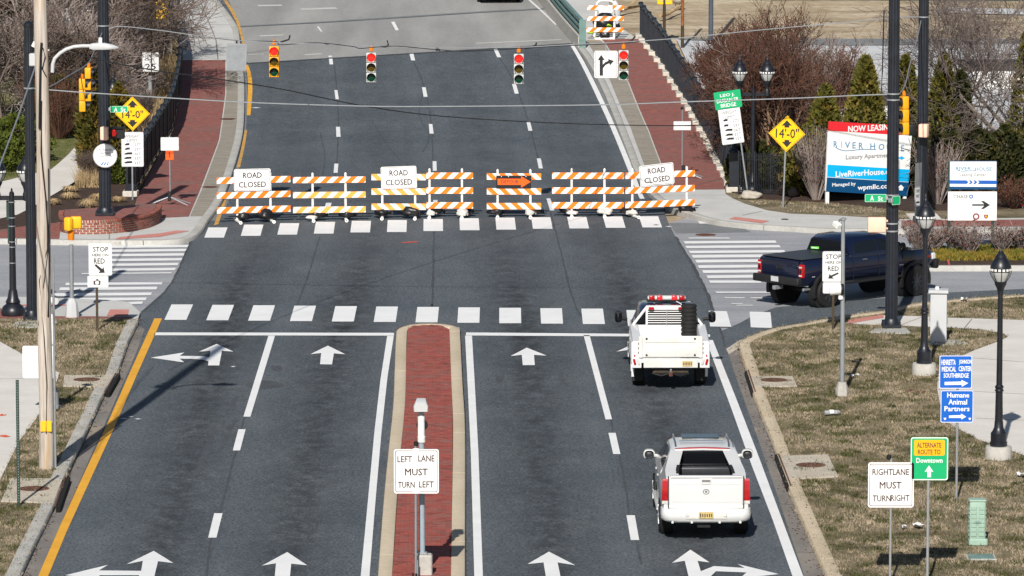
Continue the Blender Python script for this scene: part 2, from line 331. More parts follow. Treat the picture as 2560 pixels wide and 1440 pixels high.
    def mesh(s, name, m, ang=35):
        me = bpy.data.meshes.new(name); me.from_pydata(s.v, [], s.f)
        b = bmesh.new(); b.from_mesh(me); bmesh.ops.recalc_face_normals(b, faces=b.faces); b.to_mesh(me); b.free()
        if m is not None: me.materials.append(M[m] if isinstance(m, str) else m)
        me.shade_smooth(); me.set_sharp_from_angle(angle=R(ang)); return me
    def build(s, name, m, parent=None, ang=35, fast=False):
        if fast:
            me = bpy.data.meshes.new(name); me.from_pydata(s.v, [], s.f); me.materials.append(M[m] if isinstance(m, str) else m)
        else: me = s.mesh(name, m, ang)
        o = bpy.data.objects.new(name, me); COL.objects.link(o); o.parent = parent; return o
def copy_tree(o, parent=None):
    c = o.copy(); COL.objects.link(c); c.parent = parent
    for ch in o.children: copy_tree(ch, c)
    return c
def rrect(x0, z0, x1, z1, r, n=4):
    o = []
    for cx, cz, a0 in ((x1 - r, z1 - r, 0), (x0 + r, z1 - r, 90), (x0 + r, z0 + r, 180), (x1 - r, z0 + r, 270)):
        o += [(cx + r * math.cos(R(a0 + 90 * i / n)), cz + r * math.sin(R(a0 + 90 * i / n))) for i in range(n + 1)]
    return o
def ring_plate(mb, outer, inner, y0, y1):
    n = len(outer); vs = [(x, y0, z) for x, z in outer] + [(x, y0, z) for x, z in inner] + [(x, y1, z) for x, z in outer] + [(x, y1, z) for x, z in inner]
    fs = []
    for i in range(n):
        j = (i + 1) % n; fs += [(i, j, n + j, n + i), (i, 2 * n + i, 2 * n + j, j), (n + i, n + j, 3 * n + j, 3 * n + i)]
    return mb.add(vs, fs)
_tx = {}
def text_mb(s, cx, cz, w, h, y, bold=0.0, mb=None, shear=0):
    th = .026 if bold <= .015 else .04; bold = 0.0
    """lettering filled into a box w x h centred at cx,cz on the plane y"""
    key = (s, bold)
    if key not in _tx:
        cu = bpy.data.curves.new('t', 'FONT'); cu.body = s; cu.resolution_u = 2; cu.extrude = 0; cu.offset = bold
        ob = bpy.data.objects.new('t', cu); COL.objects.link(ob); dg = bpy.context.evaluated_depsgraph_get(); dg.update()
        me = ob.evaluated_get(dg).to_mesh(); vs = [tuple(v.co) for v in me.vertices]; fs = [tuple(p.vertices) for p in me.polygons]
        ob.to_mesh_clear(); COL.objects.unlink(ob); bpy.data.objects.remove(ob); bpy.data.curves.remove(cu)
        _tx[key] = (vs, fs)
    vs, fs = _tx[key]
    if not vs: return mb
    xs = [v[0] for v in vs]; zs = [v[1] for v in vs]; x0, x1, z0, z1 = min(xs), max(xs), min(zs), max(zs)
    mb = mb or MB()
    tx = th * min(1, (w / max(1, len(s)) / h) / .75)
    for q, (ox, oz) in enumerate(((-tx, 0), (tx, 0), (0, th), (0, -th))):
        mb.add([(cx + ((v[0] - x0) / (x1 - x0) - .5) * w + ox * h, y - q * .0004, cz + ((v[1] - z0) / max(1e-6, z1 - z0) - .5) * h + oz * h * .8) for v in vs], fs)
    return mb
# ---- sheets that lie on the ground, and raised slabs
def flat_bm(pts, h, h_px):
    b = bmesh.new(); w = [G(x, y, h_px) for x, y in pts]; vs = [b.verts.new((p.x, p.y, 0)) for p in w]
    for tri in geometry.tessellate_polygon([[Vector((p.x, p.y, 0)) for p in w]]): b.faces.new([vs[i] for i in tri])
    ys = [p.y for p in w]
    if max(ys) > 197:
        y = max(198.0, math.floor(min(ys)))
        while y < max(ys):
            bmesh.ops.bisect_plane(b, geom=b.verts[:] + b.edges[:] + b.faces[:], plane_co=(0, y, 0), plane_no=(0, 1, 0)); y += 3
    b.normal_update(); bad = [f for f in b.faces if f.normal.z < 0]
    if bad: bmesh.ops.reverse_faces(b, faces=bad)
    for v in b.verts: v.co.z = zg(v.co.y) + h
    return b
def sheet(name, pts, m, dz, parent=None, kind='structure'):
    b = flat_bm(pts, dz, dz); me = bpy.data.meshes.new(name); b.to_mesh(me); b.free(); me.materials.append(M[m])
    o = bpy.data.objects.new(name, me); COL.objects.link(o); o.parent = parent
    if parent is None and kind: o['kind'] = kind
    return o
def slab(name, pts, m, top, bottom=-.03, parent=None, kind='structure'):
    b = flat_bm(pts, top, top); be = [e for e in b.edges if e.is_boundary]
    r = bmesh.ops.extrude_edge_only(b, edges=be)
    for v in r['geom']:
        if isinstance(v, bmesh.types.BMVert): v.co.z = zg(v.co.y) + bottom
    me = bpy.data.meshes.new(name); b.to_mesh(me); b.free(); me.materials.append(M[m])
    o = bpy.data.objects.new(name, me); COL.objects.link(o); o.parent = parent
    if parent is None and kind: o['kind'] = kind
    return o
def resample(ws, step):
    out = [ws[0].copy()]; acc = 0.0
    for a, b in zip(ws, ws[1:]):
        L = (b - a).length; d = step - acc
        while d <= L: out.append(a + (b - a) * (d / L)); d += step
        acc = (acc + L) % step if L >= step - acc else acc + L
    if (out[-1] - ws[-1]).length > .15: out.append(ws[-1].copy())
    return out
def smooth_px(pts, k=4):
    out = []
    for i in range(len(pts) - 1):
        p0, p1, p2, p3 = (Vector(pts[max(0, min(len(pts) - 1, j))]) for j in (i - 1, i, i + 1, i + 2))
        for q in range(k):
            t = q / k; out.append(tuple(.5 * (2 * p1 + (p2 - p0) * t + (2 * p0 - 5 * p1 + 4 * p2 - p3) * t * t + (3 * p1 - p0 - 3 * p2 + p3) * t ** 3)))
    return out + [tuple(pts[-1])]
def kerb(name, pts, side, width, h, m, seg=3.05, seg_name='kerb_stone', gap=.012, h_px=None):
    """kerb stones along the road-side top edge; side=+1 puts them to the right of the walking direction"""
    root = bpy.data.objects.new(name, None); COL.objects.link(root); root['kind'] = 'structure'
    ws = [G(x, y, h if h_px is None else h_px) for x, y in pts]
    for w in ws: w.z = 0
    fine = resample(ws, .38)
    dirs = [(fine[min(i + 1, len(fine) - 1)] - fine[max(0, i - 1)]).normalized() for i in range(len(fine))]
    k = max(1, round(seg / .38)); i = 0
    while i < len(fine) - 1:
        j = min(i + k, len(fine) - 1)
        if len(fine) - 1 - j < 2: j = len(fine) - 1
        mb = MB(); vs = []; hh = h + random.uniform(-.004, .004)
        for q in range(i, j + 1):
            d = dirs[q]; nrm = Vector((d.y, -d.x, 0)) * side; p = fine[q]
            if q == i: p = p + d * gap
            if q == j: p = p - d * gap
            z = zg(p.y)
            for off, dz in ((-.012, -.05), (.0, hh - .02), (.025, hh), (width - .012, hh), (width, hh - .01), (width, -.05)):
                e = p + nrm * off; vs.append((e.x, e.y, z + dz))
        n = 6; L = j - i + 1
        fs = [(a * n + c, a * n + (c + 1) % n, (a + 1) * n + (c + 1) % n, (a + 1) * n + c) for a in range(L - 1) for c in range(n)]
        mb.add(vs, fs + [tuple(range(n)), tuple(range((L - 1) * n + n - 1, (L - 1) * n - 1, -1))]); mb.build(seg_name, m, root, 50); i = j
    return root
def strip_px(name, pts, wid_m, m, dz, kind='structure', parent=None, ragged=0.0):
    ws = [G(x, y, dz) for x, y in pts]
    ws = resample(ws, .6) if ragged else ws
    mb = MB(); L = len(ws)
    for i, p in enumerate(ws):
        d = (ws[min(i + 1, L - 1)] - ws[max(i - 1, 0)]); d.z = 0; d.normalize(); n = Vector((d.y, -d.x, 0)); w = wid_m * (1 + random.uniform(-ragged, ragged))
        off = n * random.uniform(-ragged, ragged) * wid_m * .6
        for sgn in (-1, 1):
            e = p + off + n * sgn * w / 2; mb.v.append((e.x, e.y, zg(e.y) + dz))
    mb.f = [(2 * i, 2 * i + 1, 2 * i + 3, 2 * i + 2) for i in range(L - 1)]
    o = mb.build(name, m, parent, fast=True)
    for p in o.data.polygons:
        if p.normal.z < 0: p.flip()
    if kind and parent is None: o['kind'] = kind
    return o
def inside(x, y, poly):
    c = False; j = len(poly) - 1
    for i in range(len(poly)):
        xi, yi = poly[i]; xj, yj = poly[j]
        if (yi > y) != (yj > y) and x < (xj - xi) * (y - yi) / (yj - yi) + xi: c = not c
        j = i
    return c
def scatter(polys_px, holes_px, h, dens):
    out = []
    for poly in polys_px:
        w = [(p.x, p.y) for p in (G(x, y, h) for x, y in poly)]; hs = [[(p.x, p.y) for p in (G(x, y, h) for x, y in q)] for q in holes_px]
        xs = [p[0] for p in w]; ys = [p[1] for p in w]; n = int((max(xs) - min(xs)) * (max(ys) - min(ys)) * dens)
        for x, y in zip(rng.uniform(min(xs), max(xs), n), rng.uniform(min(ys), max(ys), n)):
            if inside(x, y, w) and not any(inside(x, y, q) for q in hs): out.append((x, y))
    return out
def blades(name, pts, h, m, hmin, hmax, wid, per=3, spread=.05, lean=.6, kind='stuff'):
    V = []; Fc = []
    for x, y in pts:
        z = zg(y) + h
        for _ in range(per):
            a = random.uniform(0, 6.28); bx = x + random.uniform(-spread, spread); by = y + random.uniform(-spread, spread)
            hh = random.uniform(hmin, hmax); la = random.uniform(0, 6.28); ll = hh * random.uniform(0, lean); i = len(V)
            V += [(bx - wid * math.cos(a), by - wid * math.sin(a), z - .005), (bx + wid * math.cos(a), by + wid * math.sin(a), z - .005), (bx + ll * math.cos(la), by + ll * math.sin(la), z + hh)]
            Fc.append((i, i + 1, i + 2))
    mb = MB(); mb.v = V; mb.f = Fc; o = mb.build(name, m, None, fast=True); o['kind'] = kind; return o
# ---- signs: everything on a panel is given by where it stands in the photo, on the sign's own upright plane
class Sign:
    def __init__(s, name, label, cat, base, roll=0.0, yaw=0.0, group=None, h=.13, Y=None, loc=None):
        p = loc or G(base[0], base[1], h); s.p = p; s.roll = R(roll); s.yaw = R(yaw)
        s.o = thing(name, label, cat, p, s.yaw, s.roll, group)
    def at(s, px, py):
        d = ray(px, py); u = Vector((math.cos(s.yaw), math.sin(s.yaw), 0)); n = Vector((-u.y, u.x, 0))
        c = Vector((0, 0, CAM_H)); t = (s.p - c).dot(n) / d.dot(n); q = c + d * t - s.p; a = q.dot(u); b = q.z
        return a * math.cos(s.roll) - b * math.sin(s.roll), a * math.sin(s.roll) + b * math.cos(s.roll)
    def poly(s, pts): return [s.at(*p) for p in pts]
    def rect(s, x0, y0, x1, y1):               # photo rectangle -> own upright box with the same middle and size
        cx, cz = s.at((x0 + x1) / 2, (y0 + y1) / 2); k = ppm(s.p.y); w = abs(x1 - x0) / k / max(.2, math.cos(s.yaw)); h = abs(y1 - y0) / k / cP
        return cx - w / 2, cz - h / 2, cx + w / 2, cz + h / 2
    def post(s, px, r, top_py, m='galv', name='post', z0=-.1, square=False):
        x, zt = s.at(px, top_py); mb = MB()
        if square: mb.box((x, 0, (zt + z0) / 2), (2 * r, 1.2 * r, zt - z0), .004)
        else: mb.cyl((x, 0, z0), (x, 0, zt), r, n=8)
        return mb.build(name, m, s.o)
    def panel(s, rc, m, rad=.05, border=None, bw=.018, inset=.02, y=-.045, name='panel', t=.006):
        x0, z0, x1, z1 = s.rect(*rc); o = MB().plate(rrect(x0, z0, x1, z1, rad), y, y + t).build(name, m, s.o)
        if border:
            b = MB(); ring_plate(b, rrect(x0 + inset, z0 + inset, x1 - inset, z1 - inset, max(.01, rad - inset * .5)), rrect(x0 + inset + bw, z0 + inset + bw, x1 - inset - bw, z1 - inset - bw, max(.006, rad - inset * .5 - bw * .5)), y - .0025, y + .001); b.build('border', border, o)
        return o
    def text(s, par, items, m, y=-.0485, bold=0.0, name='lettering'):
        mb = MB()
        for t, cx, cy, w, h in items:
            x, z = s.at(cx, cy); k = ppm(s.p.y); text_mb(t, x, z, w / k / max(.2, math.cos(s.yaw)), h / k / cP, y, bold, mb)
        return mb.build(name, m, par, fast=True)
    def shape(s, par, pts, m, name='arrow', y=-.0485):
        return MB().plate(s.poly(pts), y, y + .003).build(name, m, par)
# ================================================================== THE SETTING
# ---- ground
b = bmesh.new(); xs = list(range(-420, 421, 30)); ys = [60, 100, 140, 180, 197] + list(range(200, 340, 6)) + [400, 600, 1000, 2000]
gv = [[b.verts.new((x, y, zg(y) - .06)) for x in xs] for y in ys]
for i in range(len(ys) - 1):
    for j in range(len(xs) - 1): b.faces.new((gv[i][j], gv[i][j + 1], gv[i + 1][j + 1], gv[i + 1][j]))
me = bpy.data.meshes.new('ground'); b.to_mesh(me); b.free(); me.materials.append(M['field']); o = bpy.data.objects.new('ground', me); COL.objects.link(o); o['kind'] = 'structure'
# ---- side street (pale old asphalt), both ways
sheet('side_street', [(-500, 560), (480, 560), (700, 640), (1560, 590), (1800, 520), (3100, 560), (3100, 740), (2560, 745), (2200, 800), (1800, 870), (400, 830), (330, 800), (-500, 800)], 'asphalt_old', -.02)
# ---- main road as a grid with a wear value
EL = [G(*p) for p in [(40, 1520), (160, 1230), (300, 900), (335, 812), (352, 780), (420, 720), (462, 640), (478, 598), (512, 555), (560, 470), (600, 330), (606, 200), (590, 100), (545, 0), (500, -80)]]
ER = [G(*p) for p in [(2130, 1520), (2000, 1290), (1890, 1000), (1835, 862), (1806, 850), (1783, 778), (1745, 690), (1720, 640), (1692, 598), (1672, 560), (1650, 500), (1560, 340), (1480, 190), (1400, 40), (1370, -20), (1340, -80)]]
def xat(pl, y):
    for a, c in zip(pl, pl[1:]):
        if a.y <= y <= c.y: return a.x + (c.x - a.x) * (y - a.y) / max(1e-6, c.y - a.y)
    return pl[0].x if y < pl[0].y else pl[-1].x
LANES = [[G(*p) for p in pl] for pl in ([(400, 1410), (475, 1120), (540, 900), (600, 700), (690, 500), (730, 300), (735, 160), (700, 0)], [(715, 1410), (780, 1120), (828, 900), (900, 680), (955, 500), (955, 300), (930, 140), (900, 0)],
         [(1380, 1410), (1345, 1120), (1320, 880), (1270, 680), (1215, 500), (1200, 300), (1140, 130), (1100, 0)], [(1745, 1410), (1660, 1060), (1600, 870), (1550, 700), (1470, 480), (1410, 240), (1330, 120), (1280, 0)])]
Y0, Y1 = EL[0].y, EL[-1].y; ny, nx = 300, 64; V = []; wear = []
for i in range(ny + 1):
    y = Y0 + (Y1 - Y0) * i / ny; a, c = xat(EL, y), xat(ER, y); lc = [xat(l, y) for l in LANES]
    for j in range(nx + 1):
        x = a + (c - a) * j / nx; V.append((x, y, zg(y) + .004))
        d = min(abs(x - q) for q in lc); w = math.exp(-(d / .7) ** 2) * 1.0
        w *= .35 + .65 * math.exp(-((y - 148) / 16) ** 2) if y > 148 else .75 + .25 * math.exp(-((y - 148) / 8) ** 2)
        w += .22 * math.exp(-((d - 1.0) / .3) ** 2); wear.append(min(1, w))
me = bpy.data.meshes.new('main_road'); me.from_pydata(V, [], [(i * (nx + 1) + j, i * (nx + 1) + j + 1, (i + 1) * (nx + 1) + j + 1, (i + 1) * (nx + 1) + j) for i in range(ny) for j in range(nx)])
at = me.attributes.new('wear', 'FLOAT', 'POINT'); at.data.foreach_set('value', wear); me.materials.append(M['asphalt'])
o = bpy.data.objects.new('main_road', me); COL.objects.link(o); o['kind'] = 'structure'
sheet('asphalt_patch', [(1768, 818), (1802, 828), (1848, 808), (1885, 788), (1940, 768), (2070, 757), (2369, 731), (2560, 722), (3000, 700), (3000, 730), (2560, 750), (2240, 790), (2000, 830), (1880, 870), (1800, 865)], 'asphalt', .0058)
sheet('asphalt_patch', [(1672, 557), (1720, 557), (1850, 566), (1878, 580), (1690, 583), (1684, 575)], 'asphalt_mid', -.012)
# ---- bridge deck
sheet('bridge_deck', [(617, 157), (1428, 108), (1470, 92), (1440, 78), (1380, -20), (1290, -110), (520, -110), (560, -30), (583, 30), (603, 90), (612, 130)], 'deck', .010)
strip_px('bridge_joint', [(600, 66), (800, 56), (1000, 43), (1200, 30), (1385, 20)], .55, 'asphalt_mid', .014); strip_px('bridge_joint', [(600, 67), (800, 57), (1000, 44.5), (1200, 31.5), (1385, 21.5)], .16, 'seam', .018)
strip_px('bridge_joint', [(618, 158), (900, 141), (1200, 123), (1428, 108.5)], .3, 'seam', .016); strip_px('bridge_joint', [(618, 156), (900, 139), (1200, 121), (1428, 106.5)], .28, 'deck', .020)
for pts, w in (([(645, 14), (705, 13)], .5), ([(752, 23), (842, 20)], .6), ([(650, 90), (710, 87)], .4), ([(617, 136), (660, 135)], .25), ([(762, 137), (805, 134)], .3), ([(1190, 108), (1404, 99)], .25)):
    strip_px('deck_patch', pts, w, 'concrete', .016)
# ---- seams and cracks in the asphalt
for pts, w in (([(1086, 545), (1084, 620), (1083, 690), (1081, 740), (1080, 768)], .07), ([(1080, 760), (1080, 800)], .05), ([(800, 590), (770, 690), (740, 770)], .05),
               ([(1375, 525), (1400, 620), (1430, 740), (1452, 790)], .06), ([(1530, 690), (1560, 770)], .05), ([(612, 1042), (604, 1072)], .05), ([(590, 1128), (560, 1240), (548, 1282)], .06), ([(527, 1345), (520, 1400), (518, 1440)], .05),
               ([(1528, 1050), (1532, 1080)], .05), ([(1548, 1138), (1565, 1220), (1572, 1286)], .06), ([(1590, 1352), (1604, 1410)], .05), ([(836, 165), (842, 222), (846, 318), (842, 405), (838, 440)], .05), ([(1034, 153), (1060, 215), (1078, 308), (1082, 400)], .05),
               ([(1056, 235), (1048, 290), (1074, 340), (1056, 380)], .04), ([(1250, 145), (1285, 205), (1320, 300), (1345, 395), (1356, 425)], .05), ([(776, 1250), (762, 1440)], .04), ([(1690, 592), (1712, 630), (1728, 655), (1745, 690), (1762, 720), (1783, 776)], .10), ([(1797, 815), (1806, 840), (1812, 868)], .07),
               ([(478, 600), (462, 640), (440, 686), (420, 720), (392, 750), (356, 779)], .07), ([(800, 330), (812, 390), (806, 440)], .04), ([(930, 300), (1000, 400), (1120, 450)], .035), ([(560, 480), (620, 560), (700, 600)], .03)):
    strip_px('pavement_seam', smooth_px(pts, 3), w, 'seam', .0075, ragged=.35)
for pts in ([(612, 961), (650, 951), (700, 956), (708, 966), (660, 973), (625, 970)], [(676, 915), (702, 914), (704, 925), (684, 927)]): sheet('tar_patch', smooth_px(pts + pts[:1], 3)[:-1], 'oil', .0072)
for x, y in ((908, 846), (907, 865), (898, 897), (892, 917), (888, 934), (885, 962), (884, 990), (880, 1016), (877, 1047)): sheet('tyre_scuff', [(x - 9, y + 2), (x - 3, y - 3), (x + 9, y - 2), (x + 4, y + 3), (x - 4, y + 3)], 'oil', .0072)
for pts in ([(594, 990), (576, 1024)], [(586, 1050), (556, 1120)], [(537, 1060), (498, 1180)], [(1403, 930), (1409, 960)], [(1246, 940), (1247, 958)]): strip_px('tyre_scuff', pts, .16, 'oil', .0072, ragged=.5)
for x, y, w in ((830, 1180, 30), (800, 1290, 22), (715, 1205, 18), (640, 1100, 16), (420, 1070, 18), (1355, 1060, 16), (1375, 1160, 14), (1480, 985, 14), (1450, 1090, 12)): sheet('tar_patch', [(x - w / 2, y), (x - w / 5, y - 2.5), (x + w / 2, y + .5), (x + w / 6, y + 2.5)], 'oil', .0072)
# ---- road markings
MK = .0125
def mark(pts, m='mark_white', name='lane_line', dz=MK): return sheet(name, pts, m, dz)
mark([(388, 831), (985, 832), (985, 839), (384, 838)], name='stop_line'); mark([(1165, 831), (1775, 836), (1775, 842), (1165, 838.5)], name='stop_line')
mark([(984.5, 839.5), (968, 839.5), (951, 950), (936, 1080), (919, 1260), (901, 1448), (923, 1448), (938, 1260), (953.7, 1080), (969, 940)], name='edge_line')
mark([(1162.7, 839), (1180, 839), (1188, 980), (1196, 1130), (1207.5, 1448), (1186, 1448), (1177, 1130), (1169, 960)], name='edge_line')
for q in ([(671, 839), (687.5, 839), (626, 1041.5), (608.5, 1041.5)], [(596, 1073), (614, 1073), (600, 1126), (582, 1126)], [(535.5, 1283), (556.5, 1283), (541, 1344), (520.5, 1344)],
          [(1459, 838), (1474, 838), (1530, 1048), (1514, 1048.5)], [(1521, 1082), (1539, 1082), (1551, 1135), (1533, 1135)], [(1566, 1288), (1587, 1288), (1598, 1350), (1577, 1350)],
          [(821, 139), (830, 139), (833, 161), (824, 161)], [(836, 225), (843.5, 225), (847, 248), (839, 248)], [(840, 317), (850, 317), (851.5, 342), (841, 342)], [(836, 409), (846, 409), (844, 432), (834, 432)], [(815, 507), (829, 507), (822, 535), (808, 535)],
          [(1023, 132), (1033, 132), (1038, 151), (1028, 151)], [(1055, 218), (1064, 218), (1069, 242), (1059, 242)], [(1072, 310), (1081, 310), (1084, 334), (1074, 334)], [(1081.5, 403), (1091, 403), (1092, 427), (1082, 427)], [(1083, 500), (1094, 500), (1093, 528), (1083, 528)],
          [(1234, 123), (1243, 122), (1253, 143), (1243, 143)], [(1280, 210), (1290, 210), (1297, 234), (1287, 234)], [(1316, 303), (1325, 303), (1331, 327), (1321, 327)], [(1342, 396), (1352, 396), (1357, 421), (1347, 421)], [(1366, 496), (1376, 496), (1386, 526), (1375, 526)],
          [(978, 55), (986, 54), (997, 75), (989, 76)]): mark(q)
mark([(792, 66), (797, 66), (806, 79), (802, 79)], 'mark_worn')
mark(smooth_px([(1424, 110), (1447, 150), (1472, 200), (1500, 260), (1528, 322), (1550, 375), (1572, 430), (1592, 480), (1600, 497)], 2) + smooth_px([(1612, 497), (1603, 478), (1583, 425), (1562, 372), (1540, 320), (1512, 258), (1484, 200), (1458, 150), (1433, 110)], 2), name='edge_line')
mark(smooth_px([(1320, 0), (1352, 28), (1388, 62)], 2) + smooth_px([(1392, 62), (1358, 28), (1327, 0)], 2), 'mark_worn', 'edge_line', .018)
mark([(1765, 850), (1782, 850), (1846, 1010), (1900, 1150), (1952, 1290), (2011, 1448), (1984, 1448), (1932, 1300), (1878, 1160), (1828, 1020)], name='edge_line')
mark([(386, 796), (405, 796), (340, 942), (285, 1070), (220, 1212), (166, 1330), (117, 1448), (92, 1448), (150, 1315), (205, 1195), (268, 1060), (325, 930)], 'mark_yellow', 'yellow_edge_line')
mark(smooth_px([(613, 162), (618, 185), (620, 215), (619, 245), (617, 288)], 2) + smooth_px([(626, 288), (630, 245), (631, 212), (627, 182), (620, 162)], 2), 'mark_yellow', 'yellow_edge_line')
mark(smooth_px([(612, 325), (606, 355), (600, 385), (592, 418)], 2) + smooth_px([(600, 418), (607, 388), (613, 358), (618, 325)], 2), 'mark_yellow_worn', 'yellow_edge_line')
mark([(556, 500), (566, 500), (546, 560), (535, 563)], 'mark_yellow_worn', 'yellow_edge_line')
mark(smooth_px([(558, 0), (576, 28), (592, 60), (602, 95), (612, 135)], 2) + smooth_px([(618, 135), (608, 92), (598, 56), (583, 24), (566, 0)], 2), 'mark_yellow_worn', 'yellow_edge_line', .018)
for i in range(11): 
    x = 447 + 103.55 * i; yt = 761 + i * 1.05; yb = yt + 38.5
    lt, lb = [(x + sx * 27 + (1262 - x) * dd / 1780, yy) for sx, yy, dd in ((-1, yt, 19), (1, yt, 19))], [(x + sx * 27.5 - (1262 - x) * 19 / 1780, yb) for sx in (1, -1)]
    mark(lt + lb, name='crosswalk_bar')
mark([(1566, 775), (1612, 775), (1618, 815), (1570, 815)], name='crosswalk_bar'); mark([(1671, 776), (1716, 776), (1722, 816), (1674, 816)], name='crosswalk_bar')
mark([(1772, 777), (1817, 778), (1828, 817), (1775, 816)], name='crosswalk_bar'); mark([(1874, 779), (1926, 780.5), (1930, 820), (1877, 818)], name='crosswalk_bar')
for i in range(13):
    x = 540 + 90.5 * i; yt = 568.5 - 28 * min(1, i / 8) + (0.3 * (i - 8) if i > 8 else 0); h = 26.5
    yt = (568.5, 561.5, 558, 554.5, 552, 550, 547.5, 545.5, 544, 543, 542, 541, 540.5)[i]; yb = yt + (25.5, 28, 28.5, 29.5, 29, 30, 30, 30, 30, 29, 29, 28.5, 28)[i]
    mark([(x - 24 + (1085 - x) * 14 / 1563, yt), (x + 24 + (1085 - x) * 14 / 1563, yt), (x + 24.5 - (1085 - x) * 14 / 1563, yb), (x - 24.5 - (1085 - x) * 14 / 1563, yb)], name='crosswalk_bar')
for y, x0, x1, h in ((605, 283, 481, 6), (616, 280, 474, 6), (626, 278, 470, 6), (637, 277, 463, 6), (649, 276, 456, 6), (661, 275, 447, 6), (673.5, 268, 440, 6), (683, 205, 430, 3), (709, 165, 407, 6), (721, 150, 394, 7), (735.5, 135, 380, 7), (748, 130, 367, 7), (757.5, 297, 358, 6)):
    mark([(x0, y - h / 2 + 1), (x1, y - h / 2 - 1), (x1 - 3, y + h / 2 - 1), (x0 - 2, y + h / 2 + 1)], 'mark_white' if y < 680 or y > 700 else 'mark_worn', 'crosswalk_bar', -.006)
for y, x0, x1, h, w in ((556, 1745, 1828, 6, 1), (566.5, 1860, 1900, 5, 1), (595, 1720, 1822, 3, 1), (606, 1709, 1938, 6, 0), (617.5, 1713, 1948, 6, 0), (630, 1722, 1960, 6, 0), (641, 1729, 1960, 7, 0), (653, 1738, 1960, 7, 0), (666.5, 1744, 1960, 7, 0), (679, 1755, 1960, 7, 0), (692, 1766, 1930, 7, 0), (704, 1772, 1900, 6, 0), (730.5, 1788, 1930, 4, 1), (744.5, 1810, 1860, 2.5, 1), (744.5, 1875, 1930, 2.5, 1), (759, 1826, 1855, 2, 1), (763, 1838, 1880, 2, 1)):
    mark([(x0, y - h / 2), (x1, y - h / 2 - (2 if x1 - x0 > 150 else 0)), (x1 + 4, y + h / 2 - (2 if x1 - x0 > 150 else 0)), (x0 + 4, y + h / 2)], 'mark_worn' if w else 'mark_white', 'crosswalk_bar', -.006 if y > 570 or 1 else .0)
for q in ([(819.6, 864), (863.5, 885.5), (834.6, 883.3), (830, 911), (800, 910.5), (803, 882.5), (775.7, 885.5)], [(1317, 869), (1367, 889), (1335, 887), (1337, 912.6), (1307, 912.6), (1304.5, 887), (1276.5, 890)],
          [(541.8, 859.6), (583.6, 879), (554.7, 876.9), (548, 913.5), (520, 913.5), (521.5, 903), (508, 899.5), (492, 897.5), (449, 896.5), (461, 906), (377, 894), (461, 881), (449, 889.5), (492, 890), (510, 891), (523.5, 893), (526, 877), (497.5, 879)],
          [(718, 1380), (768, 1413), (728, 1409), (724, 1450), (686, 1450), (690, 1408), (655, 1414)], [(1372, 1379), (1438.5, 1413), (1394, 1406), (1403, 1450), (1366, 1450), (1359, 1406), (1319, 1410)],
          [(384.4, 1377), (433.5, 1407.5), (395, 1403), (383, 1452), (344, 1452), (348, 1438), (247, 1438), (262, 1450), (163, 1438), (270, 1412), (247.5, 1426), (353, 1427), (357, 1402), (316, 1410.5)],
          [(1726, 1374), (1774, 1406), (1744, 1402), (1752, 1428), (1785, 1415), (1862, 1420), (1844, 1410), (1947, 1435), (1850, 1446), (1866, 1431), (1790, 1428), (1765, 1452), (1724, 1452), (1712, 1402), (1680, 1407)],
          [(1590, 857), (1634, 876), (1606, 874), (1612, 902), (1581, 902), (1577, 874), (1541, 879)]): mark(q, name='lane_arrow')
for x, y, w in ((583, 916, 14), (310, 1046, 22), (345, 1047, 18), (326, 1041, 16), (1660, 268, 30), (1640, 562, 18), (1672, 566, 20), (640, 269, 26)): mark([(x - w / 2, y), (x, y - 1), (x + w / 2, y), (x, y + 1.4)], 'mark_worn', 'paint_mark')
mark([(1292, 1047), (1296, 1046)] if 0 else [(1002, 606), (1035, 603), (1050, 605), (1008, 608)], 'red_spray', 'paint_mark'); 
# ---- median: tan kerb, brick bed, bricks
KO = smooth_px([(944, 1452), (959, 1255), (971, 1130), (983.3, 1011), (987, 926), (990.6, 836), (997, 820), (1030, 810.5), (1074, 808), (1118, 810.5), (1147, 819), (1150, 829), (1156, 950), (1162, 1047), (1163, 1155), (1162.5, 1300), (1162.5, 1452)], 3)
KI = [(1127.5, 1452), (1129.5, 1300), (1131, 1155), (1131.6, 999), (1127, 900), (1124, 824), (1106, 814), (1074.5, 810.5), (1038, 813), (1018.5, 820), (1015, 900), (1012.5, 999), (1003, 1120), (994, 1240), (979, 1452)]
slab('median_base', KO, 'bed', .105)
kerb('median_kerb', KO, 1, .30, .15, 'kerb_tan', 2.9)
wi = [G(x, y, .14) for x, y in KI]
def med_x(y):
    xs = []
    for a, c in zip(wi, wi[1:]):
        if (a.y - y) * (c.y - y) <= 0 and abs(a.y - c.y) > 1e-6: xs.append(a.x + (c.x - a.x) * (y - a.y) / (c.y - a.y))
    return (min(xs), max(xs)) if len(xs) >= 2 else None
unit = MB().box((0, 0, 0), (1, 1, .06), 0).mesh('brick', 'brick'); bricks = bpy.data.objects.new('median_paving', None); COL.objects.link(bricks); bricks['kind'] = 'structure'
rest = MB(); cnt = 0; y = wi[0].y + .06; row = 0; ymax = max(p.y for p in wi)
